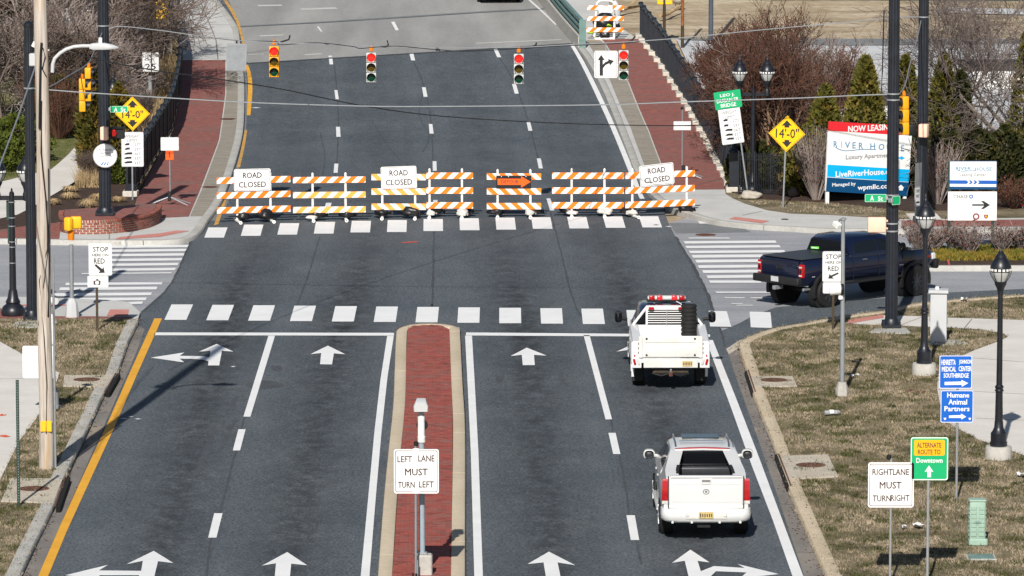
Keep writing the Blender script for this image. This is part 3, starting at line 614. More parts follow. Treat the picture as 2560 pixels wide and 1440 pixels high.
while y < ymax:
    e = med_x(y)
    if e:
        x = e[0] + .006 - (.1 if row % 2 else 0)
        while x < e[1] - .01:
            a, c = max(x, e[0] + .006), min(x + .198, e[1] - .006)
            if c - a > .03:
                z = .117 + random.uniform(-.004, .005)
                if cnt < 300:
                    q = bpy.data.objects.new('brick', unit); COL.objects.link(q); q.parent = bricks; q.location = ((a + c) / 2, y, z); q.scale = (c - a, .097, 1); q.rotation_euler = (random.uniform(-.012, .012), random.uniform(-.012, .012), random.uniform(-.008, .008)); cnt += 1
                else: rest.box(((a + c) / 2, y, z), (c - a, .097, .06), rot=Matrix.Rotation(random.uniform(-.01, .01), 3, 'X'))
            x += .205
    y += .105; row += 1
o = rest.build('farther_bricks', 'brick_far', bricks, fast=True); o['kind'] = 'stuff'
# per-brick tone for the joined ones comes from the brick paving noise
# ---- right verge (near right): kerb, turf, walks
RK = [(2106, 1460), (2069, 1440), (2020, 1328), (1973, 1218), (1930, 1095), (1884, 981), (1868, 925), (1848, 862)]
RC = smooth_px([(1848, 862), (1853, 852), (1882, 837.5), (1935, 820), (2019, 805), (2097, 791), (2210, 776), (2247, 767), (2307, 756), (2372, 750), (2560, 736), (2900, 718)], 3)
VR = [(2106, 1460)] + RK[1:-1] + RC + [(3100, 1000), (2900, 1460)]
slab('right_verge', VR, 'turf', .12)
kerb('right_kerb', RK + RC[1:], 1, .30, .15, 'kerb_tan', 3.0)
WR = [(2113, 807), (2210, 788), (2247, 789), (2307, 791), (2372, 794), (2560, 800), (3100, 815), (3100, 1300), (2560, 1138), (2444, 1098), (2376, 1061), (2350, 1010), (2343, 973), (2345, 936), (2404, 890), (2435, 876), (2497, 853), (2520, 842), (2510, 834), (2447, 823), (2372, 819), (2310, 817), (2247, 814), (2150, 811)]
sheet('right_walk', WR, 'concrete_light', .132); sheet('tactile_strip', [(2116, 800.5), (2207, 786), (2210, 794), (2120, 809)], 'tactile', .140)
for a, c in (((2343, 973), (2560, 985)), ((2380, 890), (2560, 905)), ((2440, 1045), (2560, 1050)), ((2410, 821), (2430, 797)), ((2250, 813), (2305, 792))): strip_px('walk_joint', [a, c], .03, 'gutter', .136)
sheet('gutter', [(2092, 1460), (2060, 1440), (1968, 1222), (1880, 985), (1842, 868), (1816, 872), (1826, 900), (1846, 960), (1880, 1055), (1934, 1210), (1990, 1380), (2018, 1460)], 'gutter', .0085)
sheet('gutter', [(1848, 870), (1882, 842), (1850, 850), (1815, 872), (1822, 885)], 'kerb', .012)
for y0, x0, x1 in ((905, 1824, 1858), (1010, 1864, 1900), (1130, 1904, 1945), (1260, 1952, 1992), (1380, 1990, 2040)): strip_px('gutter_joint', [(x0, y0), (x1, y0 + 1)], .03, 'seam', .0115)
# ---- left verge (near left)
LK = [(-6, 1460), (47, 1440), (80, 1368), (137, 1254), (158, 1195), (212, 1080), (265, 968), (290, 940), (318, 855), (345, 799)]
LV = [(-6, 1460)] + LK[1:] + [(330, 796), (0, 796), (-600, 790), (-700, 1460)]
slab('left_verge', LV, 'turf', .12)
kerb('left_kerb', LK, -1, .30, .15, 'kerb_grey', 3.0)
WL = [(-500, 700), (0, 854), (56, 885), (148, 932), (142, 953), (92, 1044), (47, 1104), (0, 1199), (-150, 1440), (-600, 1400)]
sheet('left_walk', WL, 'concrete_light', .132); strip_px('walk_joint', [(-200, 948), (142, 946)], .03, 'gutter', .136)
for p in ([(0, 1036), (6, 1034), (10, 1037), (16, 1035), (15, 1038), (0, 1040)], [(0, 1088), (14, 1087), (27, 1091), (14, 1093), (0, 1091)]): sheet('paint_mark', p, 'orange_spray', .138)
sheet('gutter', [(0, 1460), (58, 1440), (140, 1262), (232, 1060), (290, 930), (345, 815), (362, 822), (345, 870), (318, 935), (262, 1060), (205, 1190), (130, 1360), (92, 1460)], 'gutter', .0085)
for x0, y0, x1 in ((106, 1368, 132), (187, 1172, 212), (246, 1032, 275), (310, 905, 332)): strip_px('gutter_joint', [(x0, y0), (x1, y0 - 1)], .03, 'seam', .0115)
# corner walk of the near left
slab('left_corner_walk', smooth_px([(-600, 748), (0, 742), (140, 745), (302, 752), (332, 764), (350, 781)], 3) + [(345, 797), (0, 797), (-600, 797)], 'concrete', .10)
sheet('brick_strip', [(-600, 790), (60, 790), (330, 791), (328, 797), (-600, 797)], 'brick_pave', .118); sheet('brick_strip', [(-600, 770), (0, 770), (22, 776), (10, 790), (-600, 790)], 'brick_pave', .117)
sheet('tactile_strip', [(275, 773.5), (322, 773.5), (320, 789), (267, 789)], 'tactile', .110); sheet('tactile_strip', [(43, 761), (164, 760.5), (166, 764), (40, 765)], 'tactile', .110)
# ---- far left corner, brick bridge walk, path
FK = smooth_px([(-600, 600), (0, 598), (140, 600), (273, 601), (400, 601), (470, 595), (500, 577), (520, 548), (545, 515), (563, 480), (590, 400), (607, 330), (611, 260), (610, 193), (600, 100), (590, 60), (545, 0), (480, -80)], 3)
slab('far_left_walk', FK + [(400, -80), (440, 0), (457, 100), (457, 150), (450, 217), (433, 323), (393, 400), (345, 490), (330, 540), (150, 556), (0, 575), (-600, 585)], 'concrete', .12)
kerb('far_left_kerb', FK, -1, .28, .15, 'kerb_grey', 4.0)
sheet('brick_walk', [(563, 150), (563, 233), (547, 350), (498, 480), (472, 541), (395, 545), (330, 545), (345, 490), (393, 400), (433, 323), (450, 217), (457, 150)], 'brick_pave', .128)
sheet('paving_band', [(566, 150), (566, 233), (550, 350), (502, 480), (475, 540), (520, 540), (548, 480), (585, 395), (600, 325), (602, 233), (600, 150)], 'band', .129)
sheet('brick_walk', [(-600, 596), (148, 597), (150, 582), (160, 556), (100, 560), (0, 574), (-600, 600 - 20)], 'brick_pave', .128)
sheet('tactile_strip', [(283, 599), (400, 592), (474, 577), (440, 576), (400, 583), (300, 592)], 'tactile', .128)
strip_px('walk_joint', [(273, 583), (273, 601)], .03, 'gutter', .127); strip_px('walk_joint', [(457, 149), (563, 149)], .3, 'concrete_light', .133)
for x0, y0, x1, y1 in ((450, 118, 600, 119), (445, 92, 600, 95), (440, 60, 590, 62)): strip_px('walk_joint', [(x0, y0), (x1, y1)], .06, 'gutter', .125)
strip_px('walk_joint', [(545, 150), (540, 100), (520, 50), (500, 0)], .05, 'gutter', .125)
for x, y in ((525, 467), (570, 297)): sheet('cover_plate', [(x - 22 + 0, y), (x - 10, y - 2), (x + 12, y - 2), (x + 22, y), (x + 8, y + 2.5), (x - 10, y + 2.5)], 'rust', .135)
sheet('left_lawn', [(-700, 590), (-600, 582), (0, 570), (330, 500), (440, 300), (430, 100), (430, -60), (-700, -60)], 'lawn', .02)
sheet('mulch_bed', [(-300, 590), (0, 574), (100, 560), (160, 556), (330, 530), (346, 488), (370, 440), (260, 430), (200, 455), (130, 488), (60, 528), (0, 546), (-300, 580)], 'mulch', .10)
sheet('garden_path', smooth_px([(187, 368), (196, 395), (204, 415), (207, 432), (185, 455), (130, 488), (60, 528), (0, 546), (-300, 600)], 2) + [(-300, 470), (0, 455), (60, 440), (128, 423), (150, 405), (172, 385)], 'concrete_light', .108)
sheet('mulch_bed', [(95, 335), (250, 330), (330, 345), (372, 320), (400, 200), (400, 60), (380, -30), (80, -30), (85, 110), (95, 200)], 'mulch', .05); sheet('mulch_bed', [(-200, 320), (70, 300), (60, 330), (-200, 345)], 'mulch', .05)
sheet('garden_path', [(285, 150), (300, 158), (350, 210), (400, 260), (360, 262), (310, 240), (280, 200)], 'concrete', .07); sheet('garden_path', [(130, 30), (170, 20), (180, 75), (150, 72)], 'concrete', .07)
sheet('straw_slope', [(340, 490), (372, 430), (425, 323), (442, 217), (450, 140), (425, 60), (405, 60), (400, 150), (385, 260), (375, 330), (340, 400)], 'field', .06)
# ---- far right: brick walk, corner walk, kerb
FR = smooth_px([(1395, -60), (1420, 20), (1449, 100), (1478, 140), (1510, 195), (1540, 260), (1567, 327), (1590, 385), (1604, 420), (1640, 478), (1690, 515), (1746, 534), (1787, 546), (1825, 553), (1900, 560), (1975, 564), (2080, 570), (2255, 570), (2560, 570), (3000, 572)], 3)
slab('far_right_walk', FR + [(3000, 535), (2560, 545), (2240, 548), (2080, 538), (1975, 534), (1919, 526), (1862, 509), (1832, 496), (1814, 485), (1812, 474), (1805, 440), (1767, 350), (1720, 267), (1687, 217), (1640, 150), (1593, 97), (1540, 60), (1500, -60)], 'concrete', .12)
kerb('far_right_kerb', FR, 1, .28, .15, 'kerb_grey', 4.0)
sheet('brick_walk', [(1504, 97), (1517, 112), (1573, 207), (1623, 327), (1653, 407), (1690, 474), (1812, 473), (1805, 440), (1767, 350), (1720, 267), (1687, 217), (1640, 150), (1595, 97)], 'brick_pave', .128)
sheet('paving_band', [(1466, 100), (1525, 200), (1577, 320), (1610, 410), (1640, 472), (1686, 474), (1650, 407), (1620, 327), (1570, 207), (1514, 112), (1500, 100)], 'band', .129)
sheet('brick_walk', [(2255, 551), (3000, 545), (3000, 566), (2255, 566)], 'brick_pave', .128)
sheet('tactile_strip', [(1822, 547), (1838, 542), (1924, 552), (1905, 558)], 'tactile', .128)
strip_px('walk_joint', [(1856, 538), (1905, 528)], .04, 'gutter', .127); strip_px('walk_joint', [(2255, 550), (2255, 568)], .04, 'gutter', .127)
sheet('gutter', [(1462, 105), (1500, 190), (1530, 260), (1556, 327), (1580, 385), (1596, 425), (1632, 482), (1680, 518), (1660, 522), (1616, 480), (1585, 425), (1566, 380), (1540, 320), (1512, 255), (1483, 195), (1440, 110)], 'asphalt_mid', .0085)
sheet('gutter', [(604, 160), (612, 200), (613, 260), (609, 330), (592, 402), (566, 482), (548, 515), (526, 552), (548, 552), (566, 515), (586, 470), (600, 410), (614, 345), (618, 260), (618, 200), (612, 158)], 'asphalt_mid', .0085)
slab('grass_strip', smooth_px([(1806, 480), (1826, 498), (1858, 514), (1915, 531), (1973, 539), (2080, 543), (2240, 552), (2280, 553)], 2) + [(2560, 551), (3000, 545), (3000, 508), (2560, 512), (2280, 520), (2100, 500), (1900, 490), (1840, 476)], 'turf', .113)
slab('mulch_bed', [(1815, 476), (1842, 482), (1900, 496), (2100, 507), (2280, 527), (2560, 519), (3000, 513), (3000, 300), (2560, 330), (1960, 300), (1830, 330), (1740, 220), (1700, 215), (1775, 345), (1812, 455)], 'mulch', .145)
sheet('utility_pad', [(2264, 533), (2340, 533), (2356, 549), (2278, 550)], 'concrete_light', .150)
# ---- planted island in the side street
IK = smooth_px([(3000, 664), (2560, 664.5), (2400, 665), (2300, 664), (2250, 655), (2235, 640), (2250, 626), (2300, 618), (2400, 614), (2560, 612), (3000, 610)], 3)
slab('island_bed', IK, 'mulch', .13); kerb('island_kerb', IK, -1 if 0 else 1, .22, .15, 'kerb_grey', 3.0)
sheet('yellow_edge_line', [(2320, 668), (2560, 667.5), (3000, 667), (3000, 670), (2560, 670.5), (2320, 671)], 'mark_worn', -.006)
for pts in ([(2480, 588), (2540, 586), (2600, 588), (2540, 591)], [(2515, 614), (2600, 611), (2600, 615), (2530, 617)]): mark(pts, 'mark_worn', 'paint_mark', -.006)
mark([(2366, 649), (2372, 649), (2376, 664), (2372, 664)], 'red_spray', 'paint_mark', .156)
# ---- far: lot and field
sheet('parking_lot', [(1690, 96), (1900, 108), (2100, 104), (2300, 100), (2560, 98), (3000, 96), (3000, 300), (2560, 330), (1960, 360), (1820, 300), (1740, 200)], 'lot', .06)
sheet('lot_strip', [(1690, 96), (2560, 97), (3000, 96), (3000, 107), (2560, 110), (2100, 115), (1700, 100)], 'asphalt_mid', .066)
strip_px('dirt_track', [(2350, 24), (2450, 27), (2600, 30)], 2.2, 'lot', .0)
# ---- planter of bricks at the foot of the far left pole
PP = [G(x, y, .12) for x, y in smooth_px([(151, 560), (152, 576), (166, 583), (220, 586), (276, 584), (330, 578.5), (374, 569), (398, 557), (404, 543)], 6)]
pl = thing('brick_planter', 'low curved red brick planter around the foot of the tall black pole', 'planter', G(270, 560, .12))
off = pl.location; HW = .46; core = []; cen = Vector(((PP[0].x + PP[-1].x) / 2, (PP[0].y + PP[-1].y) / 2 + .4, 0))
fine = resample([Vector((p.x, p.y, 0)) for p in PP], .05)
def inward(p, d): return p + (cen - p).normalized() * d
for h, nm, mm, dd in ((HW, 'core', 'mortar', .012),):
    pts = [inward(p, dd) for p in fine]; poly = [(p.x - off.x, p.y - off.y) for p in pts]; n = len(poly); mb = MB()
    mb.add([(x, y, -.05) for x, y in poly] + [(x, y, h) for x, y in poly], [tuple(range(n)), tuple(range(n, 2 * n))] + [(i, (i + 1) % n, n + (i + 1) % n, n + i) for i in range(n)]); mb.build(nm, mm, pl, 20)
unit2 = MB().box((0, 0, 0), (1, 1, 1), 0).mesh('brick', 'brick_wall'); acc = [0]
for a, c in zip(fine, fine[1:]): acc.append(acc[-1] + (c - a).length)
def on(s):
    for i in range(len(acc) - 1):
        if acc[i + 1] >= s: t = (s - acc[i]) / max(1e-6, acc[i + 1] - acc[i]); return fine[i].lerp(fine[i + 1], t), (fine[i + 1] - fine[i]).normalized()
    return fine[-1], (fine[-1] - fine[-2]).normalized()
nrow = 5; rh = HW / (nrow + 1)
for r_ in range(nrow + 1):
    L = .225 if r_ < nrow else .09; s = (.107 if r_ % 2 else 0) + L / 2
    while s < acc[-1] - L / 2:
        p, d = on(s); p = inward(p, .03 if r_ < nrow else .075)
        q = bpy.data.objects.new('brick', unit2); COL.objects.link(q); q.parent = pl; q.location = (p.x - off.x, p.y - off.y, rh * (r_ + .5) + (.012 if r_ == nrow else 0)); q.rotation_euler = (0, 0, math.atan2(d.y, d.x) + random.uniform(-.02, .02))
        q.scale = (L - .026, .075 if r_ < nrow else .2, rh - .024 if r_ < nrow else rh); s += L
tp = [inward(p, .16) for p in fine]; mb = MB(); n = len(tp); mb.add([(p.x - off.x, p.y - off.y, HW + .012) for p in tp], [tuple(range(n))]); mb.build('top_paving', 'brick_pave', pl, fast=True)
# ---- grass
GR = scatter([VR], [WR, [(2070, 855), (2300, 810), (2300, 830), (2280, 836), (2180, 833)]], .12, 150); blades('grass', GR, .12, 'blade', .025, .075, .010, 3, .09, 1.3)
GL = scatter([[(-6, 1460)] + LK[1:] + [(330, 799), (0, 799), (-60, 799), (-100, 1460)]], [WL], .12, 150); blades('grass', GL, .12, 'blade', .025, .075, .010, 3, .09, 1.3)
blades('grass', scatter([[(1816, 480), (1864, 503), (1977, 530), (2080, 534), (2240, 544), (2280, 546), (2280, 530), (2100, 510), (1900, 500)]], [], .13, 40), .13, 'blade', .03, .08, .012, 3, .1, 1.2)
blades('grass', scatter([[(-100, 460), (0, 450), (130, 418), (180, 370), (190, 300), (100, 300), (-100, 300)]], [], .02, 26), .02, 'green_bush', .03, .10, .014, 3, .12, 1.0)
blades('groundcover', scatter([[(2330, 652), (2600, 650), (2600, 618), (2330, 622)]], [], .13, 220), .13, 'cover', .05, .2, .03, 3, .06, 1.2)
blades('dry_grass', scatter([[(340, 490), (372, 430), (425, 323), (442, 217), (446, 140), (425, 60), (405, 60), (400, 150), (385, 260), (365, 330), (340, 400)]], [], .06, 40), .06, 'straw', .15, .5, .016, 3, .1, .8)
blades('dry_grass', scatter([[(190, 470), (250, 470), (255, 430), (230, 420), (200, 440)]], [], .1, 90), .1, 'straw', .25, .7, .012, 3, .08, .6)

W2 = lambda poly: [(p.x, p.y) for p in (G(x, y, .12) for x, y in poly)]
VRw, WRw, LVw, WLw = W2([(2136, 1460), (2099, 1440), (2048, 1328), (2000, 1218), (1956, 1095), (1910, 981), (1880, 900), (1872, 858), (1905, 843), (1960, 827), (2040, 812), (2247, 790), (2372, 757), (2560, 744), (2900, 730), (3100, 1000), (2900, 1460)]), W2(WR), W2([(-40, 1460), (14, 1440), (110, 1254), (240, 968), (296, 855), (325, 801), (0, 801), (-600, 800), (-700, 1460)]), W2(WL)
cl = []; turf_pts = [(x, y, 0) for x, y in GR] + [(x, y, 1) for x, y in GL]
for x, y, k_ in random.sample(turf_pts, 620):
    n_ = random.randint(8, 40); r_ = random.uniform(.05, .22)
    cl += [(x + random.gauss(0, r_), y + random.gauss(0, r_ * 1.1)) for _ in range(n_)]
cl = [(x, y) for x, y in cl if inside(x, y, VRw) and not inside(x, y, WRw) or inside(x, y, LVw) and not inside(x, y, WLw)]
blades('weed_grass', cl, .12, 'weed', .04, .11, .013, 2, .03, 1.2)

V = []; Fc = []
for x, y, k_ in random.sample(turf_pts, 1500):
    z = .12 + random.uniform(.02, .06); a = random.uniform(0, 6.28); L_ = random.uniform(.02, .045); i = len(V); ca, sa = math.cos(a), math.sin(a)
    V += [(x - ca * L_, y - sa * L_, z), (x + sa * L_ * .6, y - ca * L_ * .6, z + .012), (x + ca * L_, y + sa * L_, z), (x - sa * L_ * .6, y + ca * L_ * .6, z + .012)]; Fc.append((i, i + 1, i + 2, i + 3))
for c in range(900):                         # leaves blown against the kerbs
    poly = RK if c % 2 else LK; j = random.randrange(len(poly) - 1); f = random.random(); q = G(poly[j][0] + (poly[j + 1][0] - poly[j][0]) * f, poly[j][1] + (poly[j + 1][1] - poly[j][1]) * f, .0); x = q.x + (-1 if c % 2 else 1) * abs(random.gauss(.06, .14)); y = q.y; z = .016; a = random.uniform(0, 6.28); L_ = random.uniform(.015, .04); i = len(V); ca, sa = math.cos(a), math.sin(a)
    V += [(x - ca * L_, y - sa * L_, z), (x + sa * L_ * .6, y - ca * L_ * .6, z + .012), (x + ca * L_, y + sa * L_, z), (x - sa * L_ * .6, y + ca * L_ * .6, z + .012)]; Fc.append((i, i + 1, i + 2, i + 3))
mb = MB(); mb.v = V; mb.f = Fc; o = mb.build('leaf_litter', 'dry_leaf', None, fast=True); o['kind'] = 'stuff'
# ================================================================== STREET FURNITURE
def disc_px(cx, cy, r_m, h):                  # circle lying on the ground as world points
    p = G(cx, cy, h); return p, r_m
def storm_drain(label, pts, cov, op):
    p = G(*cov, .12); t = thing('storm_drain', label, 'storm drain', p, group='storm drains along the kerbs')
    w = [G(x, y, .15) - p for x, y in pts]; n = len(w); mb = MB(); mb.add([(q.x, q.y, .035) for q in w] + [(q.x, q.y, -.1) for q in w], [tuple(range(n)), tuple(range(n, 2 * n))] + [(i, (i + 1) % n, n + (i + 1) % n, n + i) for i in range(n)]); mb.build('slab', 'kerb', t, 20)
    c = MB().lathe([(0, .036), (.30, .036), (.33, .040), (.36, .040), (.37, .03)], n=28)
    for k in range(8): a = k * .785; c.box((.18 * math.cos(a), .18 * math.sin(a), .040), (.10, .03, .008), rot=Matrix.Rotation(a, 3, 'Z'))
    c.build('cover', 'rust', t)
    a, b2 = [G(x, y, .1) - p for x, y in op]; d = (b2 - a); d.z = 0; L = d.length; d.normalize(); rot = Matrix.Rotation(math.atan2(d.y, d.x), 3, 'Z'); m = (a + b2) / 2; s = 1 if a.x > 0 else -1
    nrm = Vector((s, 0, 0))
    MB().box((m.x + s * .075, m.y, -.058), (L, .10 if s > 0 else .06, .17), .004, rot).build('opening', 'void', t); MB().box((m.x + s * .005, m.y, .036), (L, .035, .018), .004, rot).build('lintel', 'rust', t)
storm_drain('rust stained concrete drain slab with round iron cover, left verge, beside the stop line arrows', [(161, 938), (282, 938), (262, 968), (158, 964)], (217, 952), [(289, 938), (262, 985)])
storm_drain('large concrete drain slab with iron cover beside the thin green post, lower left', [(28, 1195), (157, 1197), (133, 1256), (3, 1252)], (85, 1225), [(163, 1197), (137, 1272)])
storm_drain('concrete drain slab with rusty cover in the grass near the silver camera post', [(1874, 940.5), (1981, 940.5), (1992, 964), (1882, 967)], (1934.6, 953), [(1871, 930), (1889, 985)])
storm_drain('larger concrete drain slab with rusty cover in the grass right of the white pickup', [(1947, 1140), (2069.6, 1136), (2094.5, 1190), (1971, 1197.5)], (2027, 1166), [(1947, 1140), (1978, 1220)])
def manhole(label, cx, cy, r, m='rust', h=0.0):
    t = thing('manhole_cover', label, 'manhole', G(cx, cy, h), group='manhole covers'); c = MB().lathe([(0, .006), (r * .84, .006), (r * .86, .002), (r * .9, .002), (r * .92, .008), (r, .008), (r + .01, -.03)], n=26)
    for k in range(10): a = k * .628; c.box((r * .5 * math.cos(a), r * .5 * math.sin(a), .008), (r * .3, .03, .008), rot=Matrix.Rotation(a, 3, 'Z'))
    c.build('lid', m, t)
manhole('round iron manhole lid in the side street just right of the barricades', 1764, 587, .34, 'rust', -.018)
manhole('small dark lid in the pavement right of the pink tactile strip', 1962, 548, .12, 'plastic', .13)
manhole('oval dark lid half hidden in the grass by the silver camera post', 2288, 978, .26, 'rust', .13)
def simple(name, label, cat, base, h=.13, group=None): return thing(name, label, cat, G(base[0], base[1], h), group=group)
# ---------------- tall fluted poles
def big_pole(label, base, top_py, r, bh=.13, pad=None, bands=(), name='signal_pole', r_top=None):
    p = G(*base, bh); ht = AT(1280, top_py, p.y).z - p.z; t = thing(name, label, 'pole', p, group='tall black signal poles')
    MB().cyl((0, 0, .12), (0, 0, ht), r, r_top or r * .86, 32, flute=.10).build('shaft', 'navy_pole', t, 60)
    mb = MB().box((0, 0, .05), (r * 3.0, r * 3.0, .10), .012)
    for sx in (-1, 1):
        for sy in (-1, 1): mb.cyl((sx * r * 1.25, sy * r * 1.25, .1), (sx * r * 1.25, sy * r * 1.25, .19), .035, n=6)
    mb.lathe([(r * 1.25, .1), (r * 1.2, .2), (r * 1.0, .26)], n=20); mb.build('base_plate', 'navy_pole', t)
    MB().lathe([(0, ht + .12), (r * .5, ht + .1), (r * .98, ht + .02), (r * .98, ht - .04)], n=18).build('cap', 'navy_pole', t)
    for by in bands:
        z = AT(1280, by, p.y).z - p.z; MB().lathe([(r * .99, z - .02), (r * 1.03, z - .02), (r * 1.03, z + .02), (r * .99, z + .02)], n=20).build('clamp_band', 'galv', t)
    if pad: slab('pole_pad', pad, 'kerb_grey', .145)
    return t, p
P_L1, pL1 = big_pole('tall black fluted pole standing in the round brick planter at far left corner', (263, 537), -120, .205, .60, None, (64,))
P_L0, pL0 = big_pole('shorter black fluted pole close beside the wooden utility pole', (80, 798), 62, .155, .13, [(28, 817), (40, 803), (140, 801), (143, 806), (128, 818)], (220,))
P_R1, pR1 = big_pole('tall black fluted pole on a bolted base plate by the grey cabinet', (2228, 818), -160, .18, .145, [(2172, 830), (2190, 819), (2265, 819), (2276, 831), (2262, 833)], (234, 249, 487, 495, 558, 577))
P_R2, pR2 = big_pole('tall black fluted pole behind the street lamp on the far right corner', (2304, 556), -140, .19, .13, None, (42,))
# ---------------- overhead cables
def cable(label, pts, m, r, name='span_wire'):
    # pts: (px, py, depth)
    ws = [AT(x, y, Y) for x, y, Y in pts]; o = thing(name, label, 'cable', ws[0], group='overhead cables'); mb = MB().tube([w - ws[0] for w in ws], r, 5); mb.build('strand', m, o); return o, ws
def lerp_pts(pts, Y0, Y1, k=5):
    sp = smooth_px(pts, k); x0, x1 = sp[0][0], sp[-1][0]; return [(x, y, Y0 + (Y1 - Y0) * (x - x0) / (x1 - x0)) for x, y in sp]
YA0, YA1 = pL1.y, pR2.y
WA_px = [(266, 76), (300, 66), (400, 76), (480, 87), (590, 100), (680, 106), (800, 110), (930, 115), (1090, 120), (1300, 118), (1400, 113), (1560, 105), (1700, 95), (1900, 75), (2100, 57), (2235, 44), (2300, 42)]
WA, wA = cable('grey steel wire crossing the road that carries the four traffic signals', lerp_pts(WA_px, YA0, YA1), 'wire_grey', .016)
WA2, _ = cable('black signal cable lashed under the steel wire above the signals', lerp_pts([(480, 88), (590, 101), (690, 104), (700, 112), (790, 107), (880, 116), (900, 121), (950, 117), (1000, 116), (1090, 124), (1170, 128), (1300, 121), (1400, 115), (1560, 108), (1600, 103)], YA0 + 2, YA1 - 5), 'wire', .014)
WB, wB = cable('long grey wire across the whole view just in front of the barricades', lerp_pts([(82, 221), (180, 229), (270, 235), (600, 255), (900, 265), (1100, 266), (1500, 262), (1700, 255), (2000, 245), (2150, 238), (2228, 236)], pL0.y, pR1.y), 'wire_grey', .018)
cable('thick black telephone cable sagging from the wooden pole across the road', lerp_pts([(118, 116), (250, 150), (400, 178), (500, 191), (700, 222), (900, 263), (1100, 290), (1400, 308), (1700, 314), (1900, 306), (2100, 293), (2228, 279), (2420, 250), (2560, 226), (2700, 205)], 126.5, 215), 'wire', .017)
cable('short grey span wire on the left carrying the two side facing signals', lerp_pts([(82, 232), (130, 214), (170, 190), (218, 160), (235, 128), (256, 80)], pL0.y, pL1.y), 'wire_grey', .018)
cable('short grey span wire on the right carrying the sideways yellow signal', lerp_pts([(2232, 236), (2242, 240), (2262, 214), (2275, 160), (2292, 100), (2303, 50)], pR1.y, pR2.y), 'wire_grey', .018)
cable('grey guy wire slanting down at the left edge of the view', [(92, 155, 128), (46, 290, 124), (0, 412, 119), (-30, 500, 116)], 'wire_grey', .018)
cable('thin black service wire hanging down behind the right hand pole', lerp_pts([(2210, 26), (2208, 100), (2206, 180), (2203, 235), (2212, 243)][::1], 158, 158.1) if 0 else [(2210, 26, 172), (2208, 100, 172), (2206, 180, 172), (2203, 230, 172), (2220, 243, 172)], 'wire', .022)
for pts, where in (([(700, 106), (712, 102), (722, 99), (725, 88)], 'beside the yellow signal'), ([(950, 116), (965, 117), (971, 112), (968, 101)], 'left of the wire detector box'), ([(1312, 122), (1330, 118), (1340, 112), (1341, 106)], 'above the third lane signal'), ([(1565, 106), (1578, 103), (1583, 97), (1588, 91)], 'above the straight or right sign')):
    ws = [AT(x, y, 177.2) for x, y in pts]; t = thing('cable_tail', 'short black cable tail sticking up from the wire ' + where, 'cable', ws[0], group='cable tails on the signal wire'); MB().tube([w - ws[0] for w in ws], .03, 5).build('strand', 'wire', t)
ws = [AT(1093, 121, 177.0)]; t = thing('wire_sensor', 'small black detector box clamped on the wire between the two middle signals', 'sensor', ws[0]); mb = MB().box((0, 0, -.02), (.10, .10, .12), .01); mb.cyl((0, 0, 0), (.1, -.05, -.07), .03, n=8); mb.build('housing', 'visor', t); MB().cyl((0, 0, -.05), (0, 0, .1), .012, n=6).build('clamp', 'wire_grey', t)
# ---------------- traffic signals
def signal(label, cx, top, bot, Y, house, rz=0.0, lit_red=True, drop=14, sc=1.0, bare=False, tilt=0.0):
    p = AT(cx, top - drop, Y); t = thing('traffic_signal', label, 'traffic light', p, rz, tilt, 'traffic signals hanging on the span wires')
    k = ppm(Y) * cP; H = (bot - top) / k; z1 = -(drop / k); sec = H / 3; W = .34
    br = MB().cyl((0, 0, .05), (0, 0, z1 + .05), .028, n=8); br.box((0, 0, z1 * .45), (.13, .10, .16), .03); br.build('hanger', 'amber_bracket', t)
    for i, (nm, lm) in enumerate((('red', 'red_lit' if lit_red else 'amber_off'), ('amber', 'amber_off'), ('green', 'green_off'))):
        zc = z1 - sec * (i + .5); hs = MB().box((0, 0, zc), (W, .20, sec - .012), .025, seg=2); hs.build('housing_section', house, t)
        MB().lathe([(0, -.125), (.09, -.120), (.138, -.105), (.142, -.095)], (0, 0, zc), 20, 'Y').build('lens', lm, t)
        v = MB(); n = 18; ring = []
        a0, a1 = -45, 225
        for q in range(n + 1):
            a = R(a0 + (a1 - a0) * q / n); dd = -.30 if True else 0; dd = -.105 - .20 * (.35 + .65 * max(0, math.sin(a)) ** .7)
            for r_, y in ((.155, -.10), (.155, dd), (.148, dd), (.148, -.10)): ring.append((r_ * math.cos(a), y, zc + r_ * math.sin(a)))
        v.add(ring, [(q * 4 + c, q * 4 + (c + 1) % 4, (q + 1) * 4 + (c + 1) % 4, (q + 1) * 4 + c) for q in range(n) for c in range(4)]); v.build('visor', 'visor', t)
    return t
signal('yellow bodied traffic light with lit red lamp, leftmost over the road', 685, 115, 192, 177.0, 'sig_yellow')
signal('pale bodied traffic light with lit red lamp left of the wire detector box', 928, 131, 205, 177.0, 'sig_white')
signal('pale bodied traffic light showing red above the third lane from left', 1297, 134, 209, 177.0, 'sig_white')
signal('pale bodied traffic light showing red right of the straight or right sign', 1559, 125, 200, 176.6, 'sig_white')
signal('yellow traffic light facing sideways, higher one of the pair left of planter pole', 222, 168, 252, 168.5, 'sig_yellow', R(80), False, 8)
signal('yellow traffic light facing sideways, lower one of the pair left of planter pole', 205, 196, 278, 164.5, 'sig_yellow', R(95), False, 8)
signal('worn yellow traffic light facing sideways beside the tall right hand pole', 2260, 240, 336, 163.0, 'sig_yellow', R(-72), False, 10, tilt=R(-3))
